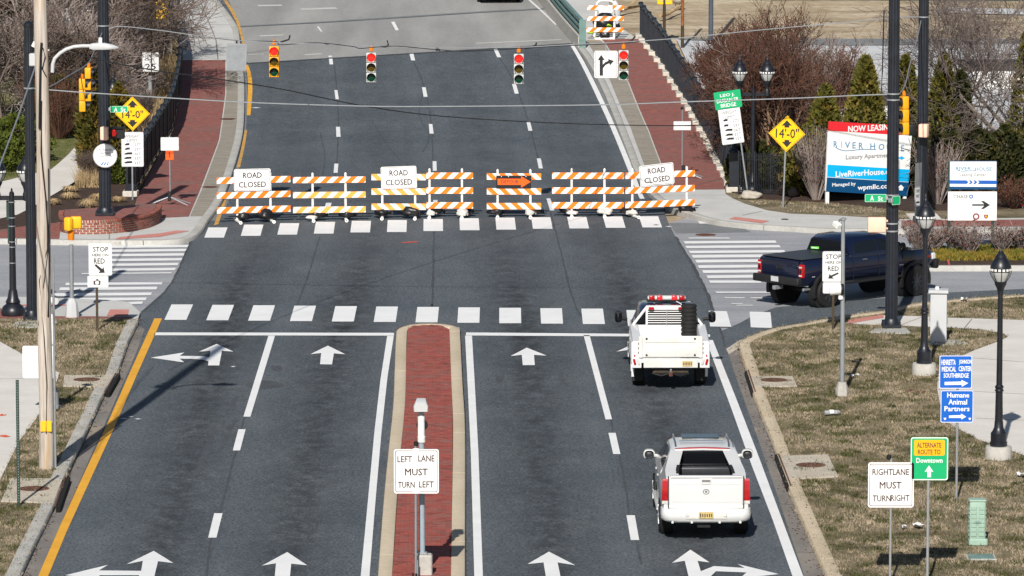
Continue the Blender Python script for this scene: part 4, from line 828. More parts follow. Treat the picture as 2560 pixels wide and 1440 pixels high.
# hanging signs
def hung(name, label, px, py, Y, rz=0, roll=0):
    return Sign(name, label, 'sign', None, roll, rz, None, loc=AT(px, py, Y))
s = hung('lane_use_sign', 'white hanging sign with straight and right turn black arrows beside the rightmost red signal', 1515, 108, 176.8)
pn = s.panel((1486, 127, 1544, 194), 'white', .06, 'black_print', .012, .03)
s.shape(pn, [(1499, 189), (1499, 150), (1494, 150), (1503, 136.5), (1512, 150), (1507, 150), (1507, 161), (1513, 155), (1521, 151.5), (1520, 147), (1535, 152), (1525, 163), (1523, 158), (1514, 162), (1507.5, 170), (1507.5, 189)], 'black_print')
MB().cyl((0, 0, .02), (0, 0, -.3), .02, n=6).build('hanger', 'galv', s.o)
s = hung('sign_back', 'blank grey metal back of a sign hanging over the left kerb', 592, 101, 177.0, 4, 2)
pn = s.panel((566, 109, 616, 177), 'alu', .04, 'galv', .02, .015); s.shape(pn, [(569, 112), (613, 112), (613, 116), (569, 116)], 'alu', 'stiffener', -.055); s.shape(pn, [(569, 171), (613, 173), (613, 177), (569, 175)], 'alu', 'stiffener', -.055); MB().cyl((0, 0, .02), (0, 0, -.2), .03, n=6).build('hanger', 'visor', s.o)
# ---------------- pedestrian signals, bolted on poles
def ped(label, x0, y0, x1, y1, Y, m, rz=0.0, face=None, arm=0.0, dep=.2, name='pedestrian_signal'):
    p = AT((x0 + x1) / 2, (y0 + y1) / 2, Y); k = ppm(Y); w, h = (x1 - x0) / k, (y1 - y0) / k / cP
    t = thing(name, label, 'pedestrian signal', p, rz, group='pedestrian signals'); MB().box((0, 0, 0), (w, dep, h), .04, seg=3).build('housing', m, t)
    if face:
        MB().box((0, -dep / 2 - .012, 0), (w * .88, .03, h * .86), .012).build('screen', 'visor', t); hd = MB(); cx, cz = -w * .24, 0; hh = h * .30
        hd.box((cx, -dep / 2 - .032, -hh * .35), (hh * .95, .006, hh * .95), .0)
        for q, L in enumerate((.75, 1.0, .95, .7)): hd.box((cx + (q - 1.5) * hh * .26, -dep / 2 - .032, hh * (.1 + L * .45)), (hh * .2, .006, hh * L))
        hd.box((cx + hh * .62, -dep / 2 - .032, -hh * .1), (hh * .22, .006, hh * .7), rot=Matrix.Rotation(R(35), 3, 'Y')); hd.build('hand_symbol', 'hand_lit', t)
        mb = MB(); mb.box((0, -dep / 2 - .05, h * .44), (w * .92, .12, .02)); mb.box((-w * .45, -dep / 2 - .05, 0), (.02, .12, h * .86)); mb.box((w * .45, -dep / 2 - .05, 0), (.02, .12, h * .86)); mb.build('hood', 'visor', t)
    if arm: MB().box((arm / 2, dep * .2, h * .25), (abs(arm), .05, .06), .01).box((arm / 2, dep * .2, -h * .25), (abs(arm), .05, .06), .01).build('bracket', m, t)
    return t
ped('pale peach pedestrian signal box seen edge on against the planter pole', 252, 317, 270, 350, pL1.y - .45, 'peach', R(80), dep=.25)
ped('pedestrian signal with lit red hand right of the planter pole', 276, 317, 312, 347, pL1.y - .2, 'visor', 0, True, -.45)
ped('wide pale peach pedestrian signal back on the tall right pole above the dark blue pickup', 2169, 543, 2215, 581, pR1.y - .1, 'peach', 0, None, .4)
ped('pale peach pedestrian signal edge right of the farther right hand pole', 2298, 310, 2321, 343, pR2.y - .5, 'peach', R(70), dep=.3)
ped('black pedestrian signal beside the worn sideways yellow signal', 2270, 311, 2291, 339, pR2.y - .2, 'visor', R(10), None, .3)
# two yellow housings on a silver post
t = simple('pedestrian_signal_post', 'silver post topped by two back to back yellow housings, left corner', 'signal post', (180, 792), .12); k = ppm(t.location.y)
MB().lathe([(0, .0), (.21, .0), (.21, .05), (.17, .42), (.10, .52), (.08, .55)], n=8).build('base', 'cabinet', t); MB().cyl((0, 0, .5), (0, 0, 2.12), .062, n=12).build('pole', 'alu', t)
Z = lambda y: AT(1280, y, t.location.y).z - t.location.z
MB().lathe([(.05, Z(600)), (.09, Z(600)), (.10, Z(578)), (.05, Z(576))], n=10).build('collar', 'amber_bracket', t)
MB().box((-.06, -.12, Z(559)), (.22, .2, .40), .05, Matrix.Rotation(R(-35), 3, 'Z'), 3).build('housing', 'ped_yellow', t); MB().box((.14, .06, Z(557)), (.32, .2, .36), .05, Matrix.Rotation(R(8), 3, 'Z'), 3).build('housing', 'ped_yellow', t)
# ---------------- street name blades
def blade(label, x0, y0, x1, y1, Y, txt, rz=0, yaw_post=None, m='green_sign'):
    s = hung('street_name_sign', label, (x0 + x1) / 2, (y0 + y1) / 2, Y, rz); pn = s.panel((x0, y0, x1, y1), m, .03, 'white', .008, .006, y=-.02)
    for a in txt: s.text(pn, [a], 'white', -.024, .02)
    xa = s.rect(x0, y0, x1, y1); sg = -1 if yaw_post == 'L' else 1
    MB().box((xa[0] if sg < 0 else xa[2], .03, 0), (.10, .16, .12), .02).build('bracket', 'galv', s.o)
    return s
blade('small green street name sign reading A St on the planter pole', 275, 265, 320, 281, pL1.y - .4, [('A', 289.5, 273.5, 7, 10), ('St', 308, 274, 12, 10)], 0, 'L')
blade('wide green street name sign on the tall pole above the dark blue pickup', 2162, 485, 2216, 505, pR1.y - .25, [('A', 2180, 495, 8, 12), ('St', 2201, 496, 12, 11)], 0, 'R')
blade('small tilted green street name sign turned away on the tall pole above the pickup', 2228, 490, 2250, 512, pR1.y - .25, [('Market', 2239, 501, 16, 8)][:0], 40, 'L')
s = hung('round_sign', 'round white community sign with dark blue emblem on the planter pole', 263, 389, pL1.y - .3); k = ppm(pL1.y)
MB().lathe([(0, -.05), (.39, -.05), (.40, -.04), (.40, -.03)], (0, 0, 0), 36, 'Y').build('panel', 'white', s.o)
pn = [c for c in s.o.children][0]; b_ = MB(); ring = [(.385 * math.cos(6.2832 * i / 36), .385 * math.sin(6.2832 * i / 36)) for i in range(36)]; ring_plate(b_, ring, [(x * .965, z * .965) for x, z in ring], -.0525, -.049); b_.build('border', 'grey_print', pn)
s.text(pn, [('An Amtrak', 263, 373.5, 34, 6), ('Served', 263, 381.5, 22, 5.5), ('Community', 263, 390, 36, 6.5)], 'grey_print', -.053)
for i in range(3): s.shape(pn, [(252 + 7 * i, 412.5), (257 + 7 * i, 405), (263 + 6 * i, 402.5), (259 + 6.5 * i, 406), (256 + 7 * i, 412)], 'royal', 'emblem', -.053)
# ---------------- wooden utility pole
p = G(116, 1170, .13); up = thing('utility_pole', 'weathered wooden utility pole with cables and conduit at the left edge', 'utility pole', p); zt = lambda y: AT(1280, y, p.y).z - p.z
rp = 17.5 / ppm(p.y); mb = MB(); prof = [(rp * 1.08, -.2), (rp * 1.04, 1), (rp, 4), (rp * .97, 8), (rp * .93, 12), (rp * .88, 15.4)]
mb.lathe(prof, n=24); o = mb.build('shaft', 'wood', up, 50)
for v in o.data.vertices: v.co.x += .025 * math.sin(v.co.z * .9) - v.co.z * .0001; v.co.y += .02 * math.cos(v.co.z * .7)
MB().box((.02, -rp * 1.02, zt(1063)), (.27, .04, .26), .01).build('tag', 'ped_yellow', up)
for pts, r_, m in (([(.10, zt(790)), (.14, zt(640)), (.08, zt(500)), (-.02, zt(380)), (.0, zt(250))], .018, 'wire'), ([(.02, zt(1080)), (.05, zt(960)), (.0, zt(840)), (-.1, zt(700)), (.1, zt(620)), (.1, zt(500))], .014, 'brown_post'), ([(-.14, zt(812)), (.02, zt(700)), (.14, zt(600)), (.14, zt(420))], .012, 'wire'), ([(-.05, zt(320)), (-.02, zt(200)), (.0, zt(130)), (.02, zt(105))], .03, 'wire'), ([(.12, zt(190)), (.03, zt(170)), (.1, zt(140)), (.05, zt(118))], .014, 'wire')):
    MB().tube([(x, -math.sqrt(max(0, rp * rp - x * x)) - .02, z) for x, z in pts], r_, 6).build('cable_run', m, up)
MB().cyl((rp + .05, 0, zt(1080) if 0 else .0), (rp + .05, 0, zt(640)), .028, n=8).build('conduit', 'galv', up); MB().box((-.22, .1, zt(150)), (.16, .2, .3), .02).build('junction_box', 'cabinet', up); MB().cyl((-.2, .1, zt(118)), (-.14, .1, zt(106)), .06, n=10).build('insulator', 'white', up)
# street light on its arm
lt = thing('street_light', 'pale grey cobra head street light on a curved arm from the wooden pole', 'street light', p + Vector((rp, 0, zt(178)))); P = lambda x, y: tuple(AT(x, y, p.y) - lt.location)
MB().tube([P(131, 181), P(132, 160), P(137, 146), P(150, 133), P(166, 123), P(184, 117), (P(205, 115)[0], 0, P(205, 115)[2]), P(226, 115)], .045, 10).build('arm', 'cabinet', lt)
a = P(224, 116); c_ = P(297, 119); L = c_[0] - a[0]; st = []
for f, hw, h0, h1 in ((0, .08, -.05, .05), (.12, .13, -.07, .075), (.5, .15, -.07, .08), (.8, .12, -.06, .04), (1.0, .05, -.04, -.02)): st.append((f * L, [(0, h0), (hw * .85, h0), (hw, h0 * .3), (hw * .7, h1), (0, h1)]))
mb = MB(); mb.loft(st); mb.v = [(a[0] + y, -x, a[2] + z) for x, y, z in mb.v]; mb.build('lamp_head', 'cabinet', lt, 50); MB().cyl((P(251, 110)[0], 0, a[2] + .06), (P(251, 98)[0], 0, a[2] + .21), .045, n=10).build('photocell', 'white', lt); MB().cyl((-.2, 0, .48), (.02, 0, .5), .02, n=6).build('brace', 'galv', lt)
# sign back behind the utility pole, green post, camera post
s = Sign('sign_back', 'plain white back of a sign half hidden behind the wooden pole', 'sign', (98, 1030)); s.panel((57, 864, 138, 945), 'white', .05); s.post(134, .02, 866, 'green_post')
s = Sign('metal_post', 'thin bare dark green perforated post standing in the left grass', 'post', (48, 1264)); o = s.post(43, .035, 950, 'green_post', 'shaft', square=True)
hs = MB()
for i in range(46):
    x, z = s.at(43 + 4.5 * i / 46, 955 + i * 6.6); hs.cyl((x, -.024, z), (x, -.030, z), .011, n=6)
hs.build('punched_holes', 'galv', o, fast=True)['kind'] = 'stuff'
def cam_post(label, base, top, Y=None, segs=()):
    t = simple('camera_post', label, 'camera post', base, .13, 'traffic camera posts'); return t
t = simple('camera_post', 'silver and white sensor post close behind the wooden pole', 'camera post', (138, 1020), .13, 'traffic camera posts'); Zc = lambda y: AT(1280, y, t.location.y).z - t.location.z
MB().lathe([(.16, 0), (.16, .06), (.10, .08), (.09, .5), (.06, .52)], n=12).build('base', 'alu', t); MB().cyl((-.03, 0, .4), (-.03, 0, Zc(766)), .045, n=10).build('pole', 'alu', t)
for y0, y1 in ((980, 940), (860, 785)): MB().cyl((-.03, 0, Zc(y0)), (-.03, 0, Zc(y1)), .055, n=10).build('white_sleeve', 'pvc', t)
MB().cyl((-.12, .1, Zc(751)), (.06, -.1, Zc(752)), .09, n=14).build('camera_housing', 'pvc', t)
t = simple('camera_post', 'tall silver post with white camera barrel on a concrete foot in right grass', 'camera post', (2105, 989), .13, 'traffic camera posts'); Zc = lambda y: AT(1280, y, t.location.y).z - t.location.z
MB().lathe([(0, 0), (.17, 0), (.17, .06), (.165, .18), (.11, .36), (0, .36)], n=8).build('foot', 'concrete_obj', t); MB().cyl((0, 0, .3), (-.01, 0, Zc(548)), .062, .05, n=14).build('pole', 'alu', t); MB().lathe([(.05, Zc(549)), (.075, Zc(550)), (.075, Zc(545)), (0, Zc(543))], n=12).build('cap', 'alu', t)
MB().box((-.17, -.05, Zc(562)), (.16, .22, .14), .02, Matrix.Rotation(R(35), 3, 'Z') @ Matrix.Rotation(R(25), 3, 'X')).build('strobe', 'white_worn', t); MB().tube([(-.02, 0, Zc(553)), (-.10, .02, Zc(549)), (-.13, 0, Zc(556))], .02, 6).build('bracket', 'visor', t)
MB().cyl((-.35, -.10, Zc(725)), (0, -.10, Zc(722)), .13, n=18).build('camera_housing', 'pvc', t); MB().lathe([(.0, .01), (.10, .01), (.105, .015), (.14, .015), (.15, 0), (.15, -.06)], (0, -.10, Zc(722)), 18, 'X').build('camera_ring', 'visor', t); MB().lathe([(0, .02), (.10, .02)], (0, -.10, Zc(722)), 18, 'X').build('camera_lens', 'clear_lens', t); MB().box((-.06, -.05, Zc(742)), (.12, .12, .14), .02).build('mount', 'pvc', t)
t = simple('camera_post', 'grey camera post with white hooded head standing on the brick median', 'camera post', (1060, 1437), .13, 'traffic camera posts'); Zc = lambda y: AT(1280, y, t.location.y).z - t.location.z; Xc = lambda x: (x - 1060) / ppm(t.location.y)
MB().box((Xc(1061), 0, .22), (.34, .34, .46), .03).build('foot', 'concrete_obj', t); MB().box((Xc(1057), 0, .47), (.2, .2, .06), .02).build('flange', 'galv', t); MB().cyl((Xc(1056), 0, .45), (Xc(1054), 0, Zc(1030)), .06, n=12).build('pole', mat('blue_grey_post', (.30, .35, .40), .5, var=.12), t)
MB().cyl((Xc(1054), 0, Zc(1100)), (Xc(1054), 0, Zc(1040)), .075, n=12).build('white_sleeve', 'pvc', t); MB().lathe([(.07, Zc(1105)), (.085, Zc(1105)), (.085, Zc(1090)), (.07, Zc(1090))], (Xc(1054.5), 0, 0), 12).build('collar', 'white_worn', t)
MB().lathe([(.06, .06), (.12, .06), (.125, .09), (.06, .1)], (Xc(1056), 0, Zc(1064)), 20, 'Y').build('ring', 'visor', t)
mb = MB(); mb.loft([(-.20, [(0, -.12), (.135, -.12), (.14, 0), (.10, .06), (0, .06)]), (-.17, [(0, -.13), (.15, -.13), (.155, .0), (.115, .08), (0, .08)]), (.16, [(0, -.10), (.12, -.10), (.125, .03), (.09, .12), (0, .12)])]); mb.v = [(x + Xc(1053.5), y, z + Zc(1012)) for x, y, z in mb.v]; mb.build('camera_hood', 'cabinet', t, 30); MB().cyl((Xc(1054), 0, Zc(1045)), (Xc(1054), 0, Zc(1024)), .05, n=10).build('swivel', 'visor', t)
# ---------------- lamps
def lamp_head(par, x, z0, s=1.0, y=0.0):
    c = (x, y, z0)
    MB().lathe([(.055 * s, 0), (.075 * s, .02), (.07 * s, .06), (.10 * s, .16), (.145 * s, .24), (.15 * s, .30), (.11 * s, .31)], c, 16).build('fitter', 'black_metal', par)
    MB().lathe([(.10 * s, .30), (.13 * s, .31), (.185 * s, .40), (.225 * s, .50), (.235 * s, .56), (.2 * s, .57)], c, 20).build('globe', 'globe', par)
    bd = MB().lathe([(.235 * s, .55), (.255 * s, .56), (.255 * s, .64), (.235 * s, .65)], c, 24); bd.build('band', 'black_metal', par)
    wn = MB()
    for k in range(16):
        a = 6.2832 * (k + .5) / 16; wn.box((x + .256 * s * math.cos(a), y + .256 * s * math.sin(a), z0 + .60), (.012, .062 * s, .055), rot=Matrix.Rotation(a, 3, 'Z'))
    wn.build('white_reflectors', 'white', par, fast=True)['kind'] = 'stuff'
    MB().lathe([(.26 * s, .64), (.25 * s, .70), (.215 * s, .78), (.16 * s, .86), (.14 * s, .88), (.145 * s, .90), (.10 * s, .97), (.07 * s, 1.0), (.075 * s, 1.02), (.03 * s, 1.07), (.02 * s, 1.13), (.03 * s, 1.15), (.008 * s, 1.24), (0, 1.26)], c, 20).build('canopy', 'black_metal', par)
    cg = MB()
    for k in range(8):
        a = 6.2832 * k / 8; q = lambda r_, z: (x + r_ * s * math.cos(a), y + r_ * s * math.sin(a), z0 + z); cg.tube([q(.14, .30), q(.205, .40), q(.25, .50), q(.265, .58)], .009, 4)
    cg.build('cage', 'black_metal', par)
def lamp_single(label, base, top, pad=True, h=.13):
    t = simple('lamp_post', label, 'street lamp', base, h, 'black lantern street lamps'); Zl = lambda y: AT(1280, y, t.location.y).z - t.location.z; zt_ = Zl(top) - 1.26; b0 = .30 if pad else 0
    if pad: MB().lathe([(0, .30), (.30, .30), (.32, .27), (.33, -.1)], n=20).build('footing', 'concrete_obj', t)
    MB().lathe([(.21, b0), (.21, b0 + .10), (.195, b0 + .11), (.195, b0 + .32), (.15, b0 + .38), (.115, b0 + .46), (.105, b0 + .6)], n=16).build('base', 'black_metal', t)
    MB().cyl((0, 0, b0 + .5), (0, 0, b0 + 1.35), .10, .085, 24, flute=.09).build('fluted_shaft', 'black_metal', t, 60); MB().lathe([(.085, b0 + 1.33), (.115, b0 + 1.36), (.09, b0 + 1.40), (.11, b0 + 1.46), (.08, b0 + 1.50)], n=14).build('collar', 'black_metal', t)
    MB().cyl((0, 0, b0 + 1.4), (0, 0, zt_ + .03), .075, .062, 14).build('shaft', 'black_metal', t); lamp_head(t, 0, zt_); return t
lamp_single('nearest black lantern lamp on a round concrete footing by the pale footpath', (2496, 1145), 606)
lamp_single('black lantern lamp on a round concrete footing right of the grey cabinet', (2310, 935), 482)
def lamp_double(label, base, top, dx, h=.13, z_arm=None, base_style=True):
    t = simple('double_lamp_post', label, 'street lamp', base, h, 'black double lantern lamps'); Zl = lambda y: AT(1280, y, t.location.y).z - t.location.z; ztop = Zl(top); zl = ztop - 1.26; za = zl - .18
    MB().lathe([(.34, 0), (.36, .12), (.30, .26), (.20, .34), (.22, .40), (.16, .52), (.12, .75)], n=16).build('base', 'black_metal', t); MB().cyl((0, 0, .6), (0, 0, za + .15), .105, .075, 20, flute=.06).build('shaft', 'black_metal', t, 60)
    MB().box((0, 0, za), (2 * dx + .1, .07, .13), .015).build('crossarm', 'black_metal', t); MB().lathe([(.06, za + .1), (.07, za + .16), (.03, za + .2), (.03, za + .26), (0, za + .3)], n=10).build('finial', 'black_metal', t)
    for sg in (-1, 1):
        MB().lathe([(.075, za - .08), (.10, za - .05), (.10, za + .10), (.07, za + .20)], (sg * dx, 0, 0), 12).build('arm_socket', 'black_metal', t); lamp_head(t, sg * dx, zl)
    return t
lamp_double('black lamp post with two lanterns between the green bridge sign and the yellow clearance sign', (1882, 482), 134, .48, .14)
dl = lamp_double('black double lantern lamp post at the left edge with sign backs strapped on', (33, 788), 372, .42, .12)
Zl = lambda y: AT(1280, y, dl.location.y).z - dl.location.z
for x0, x1, y0, y1 in ((-.17, -.02, 502, 552), (-.14, -.02, 562, 610)): MB().box(((x0 + x1) / 2, .08, (Zl(y0) + Zl(y1)) / 2), (x1 - x0, .03, Zl(y0) - Zl(y1)), .004).build('sign_back', 'green_post', dl)
for y in (505, 544, 565, 604, 617, 657): MB().lathe([(.095, Zl(y) - .012), (.102, Zl(y) - .012), (.102, Zl(y) + .012), (.095, Zl(y) + .012)], n=14).build('strap', 'galv', dl)
lamp_single('black lantern lamp partly hidden behind the planter pole', (284, 345), 180, False, .05)
lamp_single('black lantern lamp among the bare trees at the top left', (219, 150), -12, False, .05)
# ---------------- cabinet, pedestal, hand hole
t = simple('equipment_cabinet', 'tall pale grey metal equipment cabinet beside the lamp', 'cabinet', (2347, 856), .135); k = ppm(t.location.y); zt_ = AT(1280, 733, t.location.y).z - t.location.z
slab('cabinet_pad', [(2318, 857), (2334, 849), (2406, 849), (2420, 859), (2404, 861), (2330, 862)], 'kerb_grey', .14)
rot = Matrix.Rotation(R(-6), 3, 'Z')
MB().box((0, .14, zt_ / 2), (.46, .40, zt_), .008, rot).build('body', 'cabinet', t); MB().box((-.01, .14, zt_ + .045), (.56, .52, .09), .012, rot).build('lid', 'cabinet', t); MB().box((.0, -.065, zt_ * .5), (.41, .02, zt_ * .93), .004, rot).build('door', 'cabinet', t); MB().lathe([(.055, zt_ + .09), (.06, zt_ + .14), (.045, zt_ + .17), (0, zt_ + .175)], (-.05, .14, 0), 12).build('vent_cap', 'white', t); MB().box((.25, .14, zt_ * .45), (.02, .05, .28), .006).build('handle', 'galv', t); MB().box((-.245, .14, zt_ * .6), (.03, .12, .5), .006, rot).build('side_box', 'galv', t)
t = simple('cable_pedestal', 'pale green plastic cable pedestal with moulded ribs in the grass at lower right', 'pedestal', (2442, 1360), .13); zt_ = AT(1280, 1250, t.location.y).z - t.location.z
MB().box((.02, 0, .06), (.42, .36, .16), .03).build('base', 'pale_green', t); MB().box((0, 0, zt_ / 2 + .05), (.36, .30, zt_ - .1), .035, seg=2).build('cover', 'pale_green', t); mb = MB().box((0, 0, zt_), (.39, .33, .05), .02); mb.build('cap', 'pale_green', t)
for i in range(7):
    for sx in (-1, 1): MB().box((sx * .088, -.155, .24 + i * (zt_ - .36) / 6.4), (.13, .02, .085), .008).build('rib_panel', 'pale_green', t)
    for sx in (-1, 1): MB().box((sx * .185, 0, .22 + i * (zt_ - .36) / 6.4), (.02, .24, .05), .008).build('side_lug', 'pale_green', t)
text_mb('catv', 0, zt_ * .52, .15, .06, -.168, .03).build('lettering', 'teal', t, fast=True)
t = simple('handhole_cover', 'flat blue green utility lid lying in the grass below the green pedestal', 'utility lid', (2452, 1393), .135); MB().box((0, 0, .012), (.56, .58, .03), .01).build('lid', 'teal', t); MB().box((0, 0, .002), (.64, .66, .03), .006).build('rim', 'kerb_grey', t)
# ---------------- signs on posts
s = Sign('lane_sign', 'white LEFT LANE MUST TURN LEFT sign on a thin post on the median', 'sign', (1036, 1447)); pn = s.panel((985, 1122, 1097, 1233), 'white', .05, 'dark_print', .013, .03); s.post(1039, .026, 1112, 'alu'); s.post(1044, .012, 1400, 'galv', 'sleeve')
s.text(pn, [('LEFT', 1012, 1147, 36, 15), ('LANE', 1066, 1145, 40, 15), ('MUST', 1041, 1179, 56, 17), ('TURN', 1016, 1211, 41, 15), ('LEFT', 1066, 1210, 37, 15)], 'dark_print')
for y in (1125, 1229): s.shape(pn, [(1030, y - 2), (1034, y + 4), (1046, y + 4), (1050, y - 2), (1046, y - 5), (1034, y - 5)], 'white', 'clamp_plate', -.052); 
x, z = s.at(1040, 1112); MB().box((x, -.02, z + .03), (.10, .06, .12), .03).build('top_clamp', 'visor', s.o)
for sg in (-.03, .04): MB().cyl((sg, -.03, -.05), (sg, -.03, .12), .022, n=8).build('anchor', 'visor', s.o)
s = Sign('lane_sign', 'white RIGHT LANE MUST TURN RIGHT sign in the grass at lower right', 'sign', (2230, 1462)); pn = s.panel((2170, 1155, 2284, 1268), 'white', .05, 'dark_print', .013, .03); s.post(2228, .026, 1145, 'galv')
s.text(pn, [('RIGHT', 2206, 1179, 50, 15), ('LANE', 2252, 1179, 40, 15), ('MUST', 2226, 1212, 54, 17), ('TURN', 2204, 1245, 45, 15), ('RIGHT', 2250, 1244, 46, 15)], 'dark_print'); x, z = s.at(2222, 1146); MB().box((x, -.02, z + .03), (.10, .06, .12), .03).build('top_clamp', 'visor', s.o)
s = Sign('detour_route_sign', 'green alternate route to downtown sign with white up arrow', 'sign', (2323, 1462)); pn = s.panel((2276, 1092, 2370, 1200), 'green_sign', .05, 'white', .02, .005); s.post(2322, .03, 1100, 'galv')
q = s.poly([(2285, 1099), (2361, 1099), (2361, 1138), (2285, 1138)]); xs_ = [a for a, _ in q]; zs_ = [c for _, c in q]; am = MB().plate(rrect(min(xs_), min(zs_), max(xs_), max(zs_), .03), -.0485, -.045).build('amber_plaque', 'amber_panel', pn)
s.text(pn, [('ALTERNATE', 2322.5, 1112, 60, 12), ('ROUTE TO', 2322.5, 1129, 56, 12)], 'dark_print', -.0505, name='dark_lettering'); s.text(pn, [('Downtown', 2323, 1150, 65, 12)], 'white', bold=.015)
s.shape(pn, [(2318, 1192), (2318, 1177), (2311, 1179), (2322, 1163), (2333, 1179), (2327, 1177), (2327, 1192)], 'white')
s = Sign('direction_sign', 'pair of blue guide signs for medical and animal centres on one grey post', 'sign', (2399, 1250)); pn = s.panel((2348, 888, 2430, 971), 'blue_sign', .04, 'white', .014, .004); p2 = s.panel((2351, 975, 2433, 1056), 'blue_sign', .04, 'white', .014, .004); s.post(2395, .03, 890, 'galv')
s.text(pn, [('HENRIETTA', 2371, 905, 35, 13), ('JOHNSON', 2413, 905, 31, 13), ('MEDICAL', 2372, 922, 35, 12), ('CENTER', 2412, 921, 31, 12), ('SOUTHBRIDGE', 2390, 938, 62, 11)], 'white', bold=.02); s.shape(pn, [(2361, 954), (2403, 953), (2403, 949), (2420, 957), (2404, 966), (2404, 961), (2361, 962)], 'white')
s.text(p2, [('Humane', 2395, 987, 54, 12), ('Animal', 2394, 1004, 46, 13), ('Partners', 2392, 1021, 62, 12)], 'white', bold=.03); s.shape(p2, [(2372, 1038), (2402, 1037), (2402, 1033), (2415, 1041), (2403, 1048), (2403, 1044), (2372, 1044)], 'white')
for x in (2362, 2424): 
    pw = MB(); cx, cz = s.at(x, 1047); pw.cyl((cx, -.0485, cz), (cx, -.045, cz), .022, n=10)
    for d_ in (-.026, -.009, .009, .026): pw.cyl((cx + d_, -.0485, cz + .028 - abs(d_) * .3), (cx + d_, -.045, cz + .028 - abs(d_) * .3), .009, n=7)
    pw.build('paw_mark', 'white', p2)
def stop_sign(label, base, rc, cam_rc, roll, left, px_post, top, arrow, txt, camx):
    s = Sign('stop_line_sign', label, 'sign', base, roll); pn = s.panel(rc, 'white', .05, 'grey_print', .008, .015); p2 = s.panel(cam_rc, 'white', .04, 'grey_print', .008, .012); s.post(px_post, .035, top, 'brown_post', square=True); s.text(pn, txt, 'black_print'); s.shape(pn, arrow, 'black_print')
    x, y = camx; cm = s.shape(p2, [(x - 9, y - 5), (x - 3, y - 5), (x - 2, y - 9), (x + 3, y - 9), (x + 4, y - 5), (x + 9, y - 5), (x + 8, y + 6), (x - 9, y + 5)], 'dark_print', 'camera_symbol'); cx, cz = s.at(x, y); MB().cyl((cx, -.050, cz), (cx, -.047, cz), .055, n=14).build('lens_symbol', 'white', p2); return s
stop_sign('leaning white stop here on red sign with camera plate, left side', (233, 825), (222, 608, 280, 688), (219, 689, 271, 718), -0, 1, 241, 618, [(236.5, 663), (240, 659.5), (256, 672), (259, 666.5), (262.5, 681.5), (246, 682), (250.5, 677)], [('STOP', 252, 622.5, 38, 12), ('HERE ON', 251, 637, 40, 7), ('RED', 248.5, 652, 27, 13)], (243, 706))
stop_sign('white stop here on red sign with camera plate behind the silver right camera post', (2084, 823), (2056, 628, 2111, 704), (2057, 705, 2110, 733), 0, 0, 2084, 632, [(2070, 696), (2074, 683), (2077, 688), (2095, 680), (2096.5, 684), (2080, 692), (2085, 696)], [('STOP', 2084, 641, 38, 11), ('HERE ON', 2084, 655.5, 41, 6.5), ('RED', 2083, 671, 27, 11)], (2083, 721))
def truck_shape(s, pn, x, y, w, h=4.5): return s.shape(pn, [(x, y), (x + w * .2, y - h * .55), (x + w * .42, y - h), (x + w, y - h * 1.05), (x + w, y + h * .1), (x + w * .5, y + h * .2), (x + w * .3, y + h * .35)], 'black_print', 'truck_symbol')
def weight(label, base, rc, roll, rows, txt, px, top, h=.13):
    s = Sign('weight_limit_sign', label, 'sign', base, roll, h=h); pn = s.panel(rc, 'white', .04, 'grey_print', .008, .012); s.post(px, .03, top, 'galv'); s.text(pn, txt, 'grey_print'); 
    for x, y, w in rows: truck_shape(s, pn, x, y, w)
    return s, pn
weight('upright white weight limit sign left, beside the round community sign', (331, 497), (304, 330, 359, 416), 0, [(311, 362, 13), (311, 373, 14), (309, 385, 22), (309, 396, 20), (309, 407, 22)], [('WEIGHT', 331, 340, 39, 7.5), ('LIMIT', 331, 350.5, 26, 7.5), ('27T', 344.5, 361.5, 17, 7), ('29T', 344.5, 373, 17, 7), ('36T', 344.5, 384.5, 17, 7), ('33T', 344.5, 395.5, 17, 7), ('33T', 344.5, 407, 17, 7)], 330, 334)
s, pn = weight('leaning white weight limit sign with a green bridge name plate on top, right', (1853, 487), (1800, 270, 1855, 359), -8, [(1807, 302, 12), (1808, 315, 13), (1811, 326, 20), (1812, 338, 20), (1814, 348, 21)], [('WEIGHT', 1823, 280.5, 37, 8), ('LIMIT', 1825, 292, 25, 8), ('27T', 1840, 301, 17, 7.5), ('29T', 1841, 313, 17, 7), ('36T', 1843, 324, 17, 7.5), ('33T', 1844.5, 335, 17, 7.5), ('33T', 1846, 346, 17, 7.5)], 1836, 236)
gp = s.panel((1786, 227, 1853, 271), 'green_sign', .04); s.text(gp, [('LEO J.', 1818, 238, 36, 9), ('DUGAN SR', 1819, 250, 54, 9), ('BRIDGE', 1821, 262, 38, 9)], 'white', bold=.01)
def clearance(label, base, c, hw, hh, roll, text, h=.13, extra=None, px=None):
    s = Sign('clearance_sign', label, 'sign', base, roll, h=h); cx, cy = c; x, z = s.at(cx, cy); k = ppm(s.p.y); a, b_ = hw / k, hh / k; mb = MB().plate([(x, z + b_), (x + a, z), (x, z - b_), (x - a, z)], -.045, -.039); pn = mb.build('panel', 'yellow_sign', s.o)
    br = MB(); dia = lambda f: [(x, z + b_ * f), (x + a * f, z), (x, z - b_ * f), (x - a * f, z)]; ring_plate(br, dia(.955), dia(.93), -.0475, -.044); br.build('border', 'black_print', pn); s.post(px or cx, .03, cy - hh + 6, 'galv')
    s.text(pn, [text], 'black_print')
    for sg in (-1, 1): s.shape(pn, [(cx - 13, cy + sg * 20), (cx, cy + sg * 34), (cx + 13, cy + sg * 20), (cx + 6, cy + sg * 20.5), (cx + 6, cy + sg * 15.5), (cx - 6, cy + sg * 15.5), (cx - 6, cy + sg * 20.5)], 'black_print')
    return s
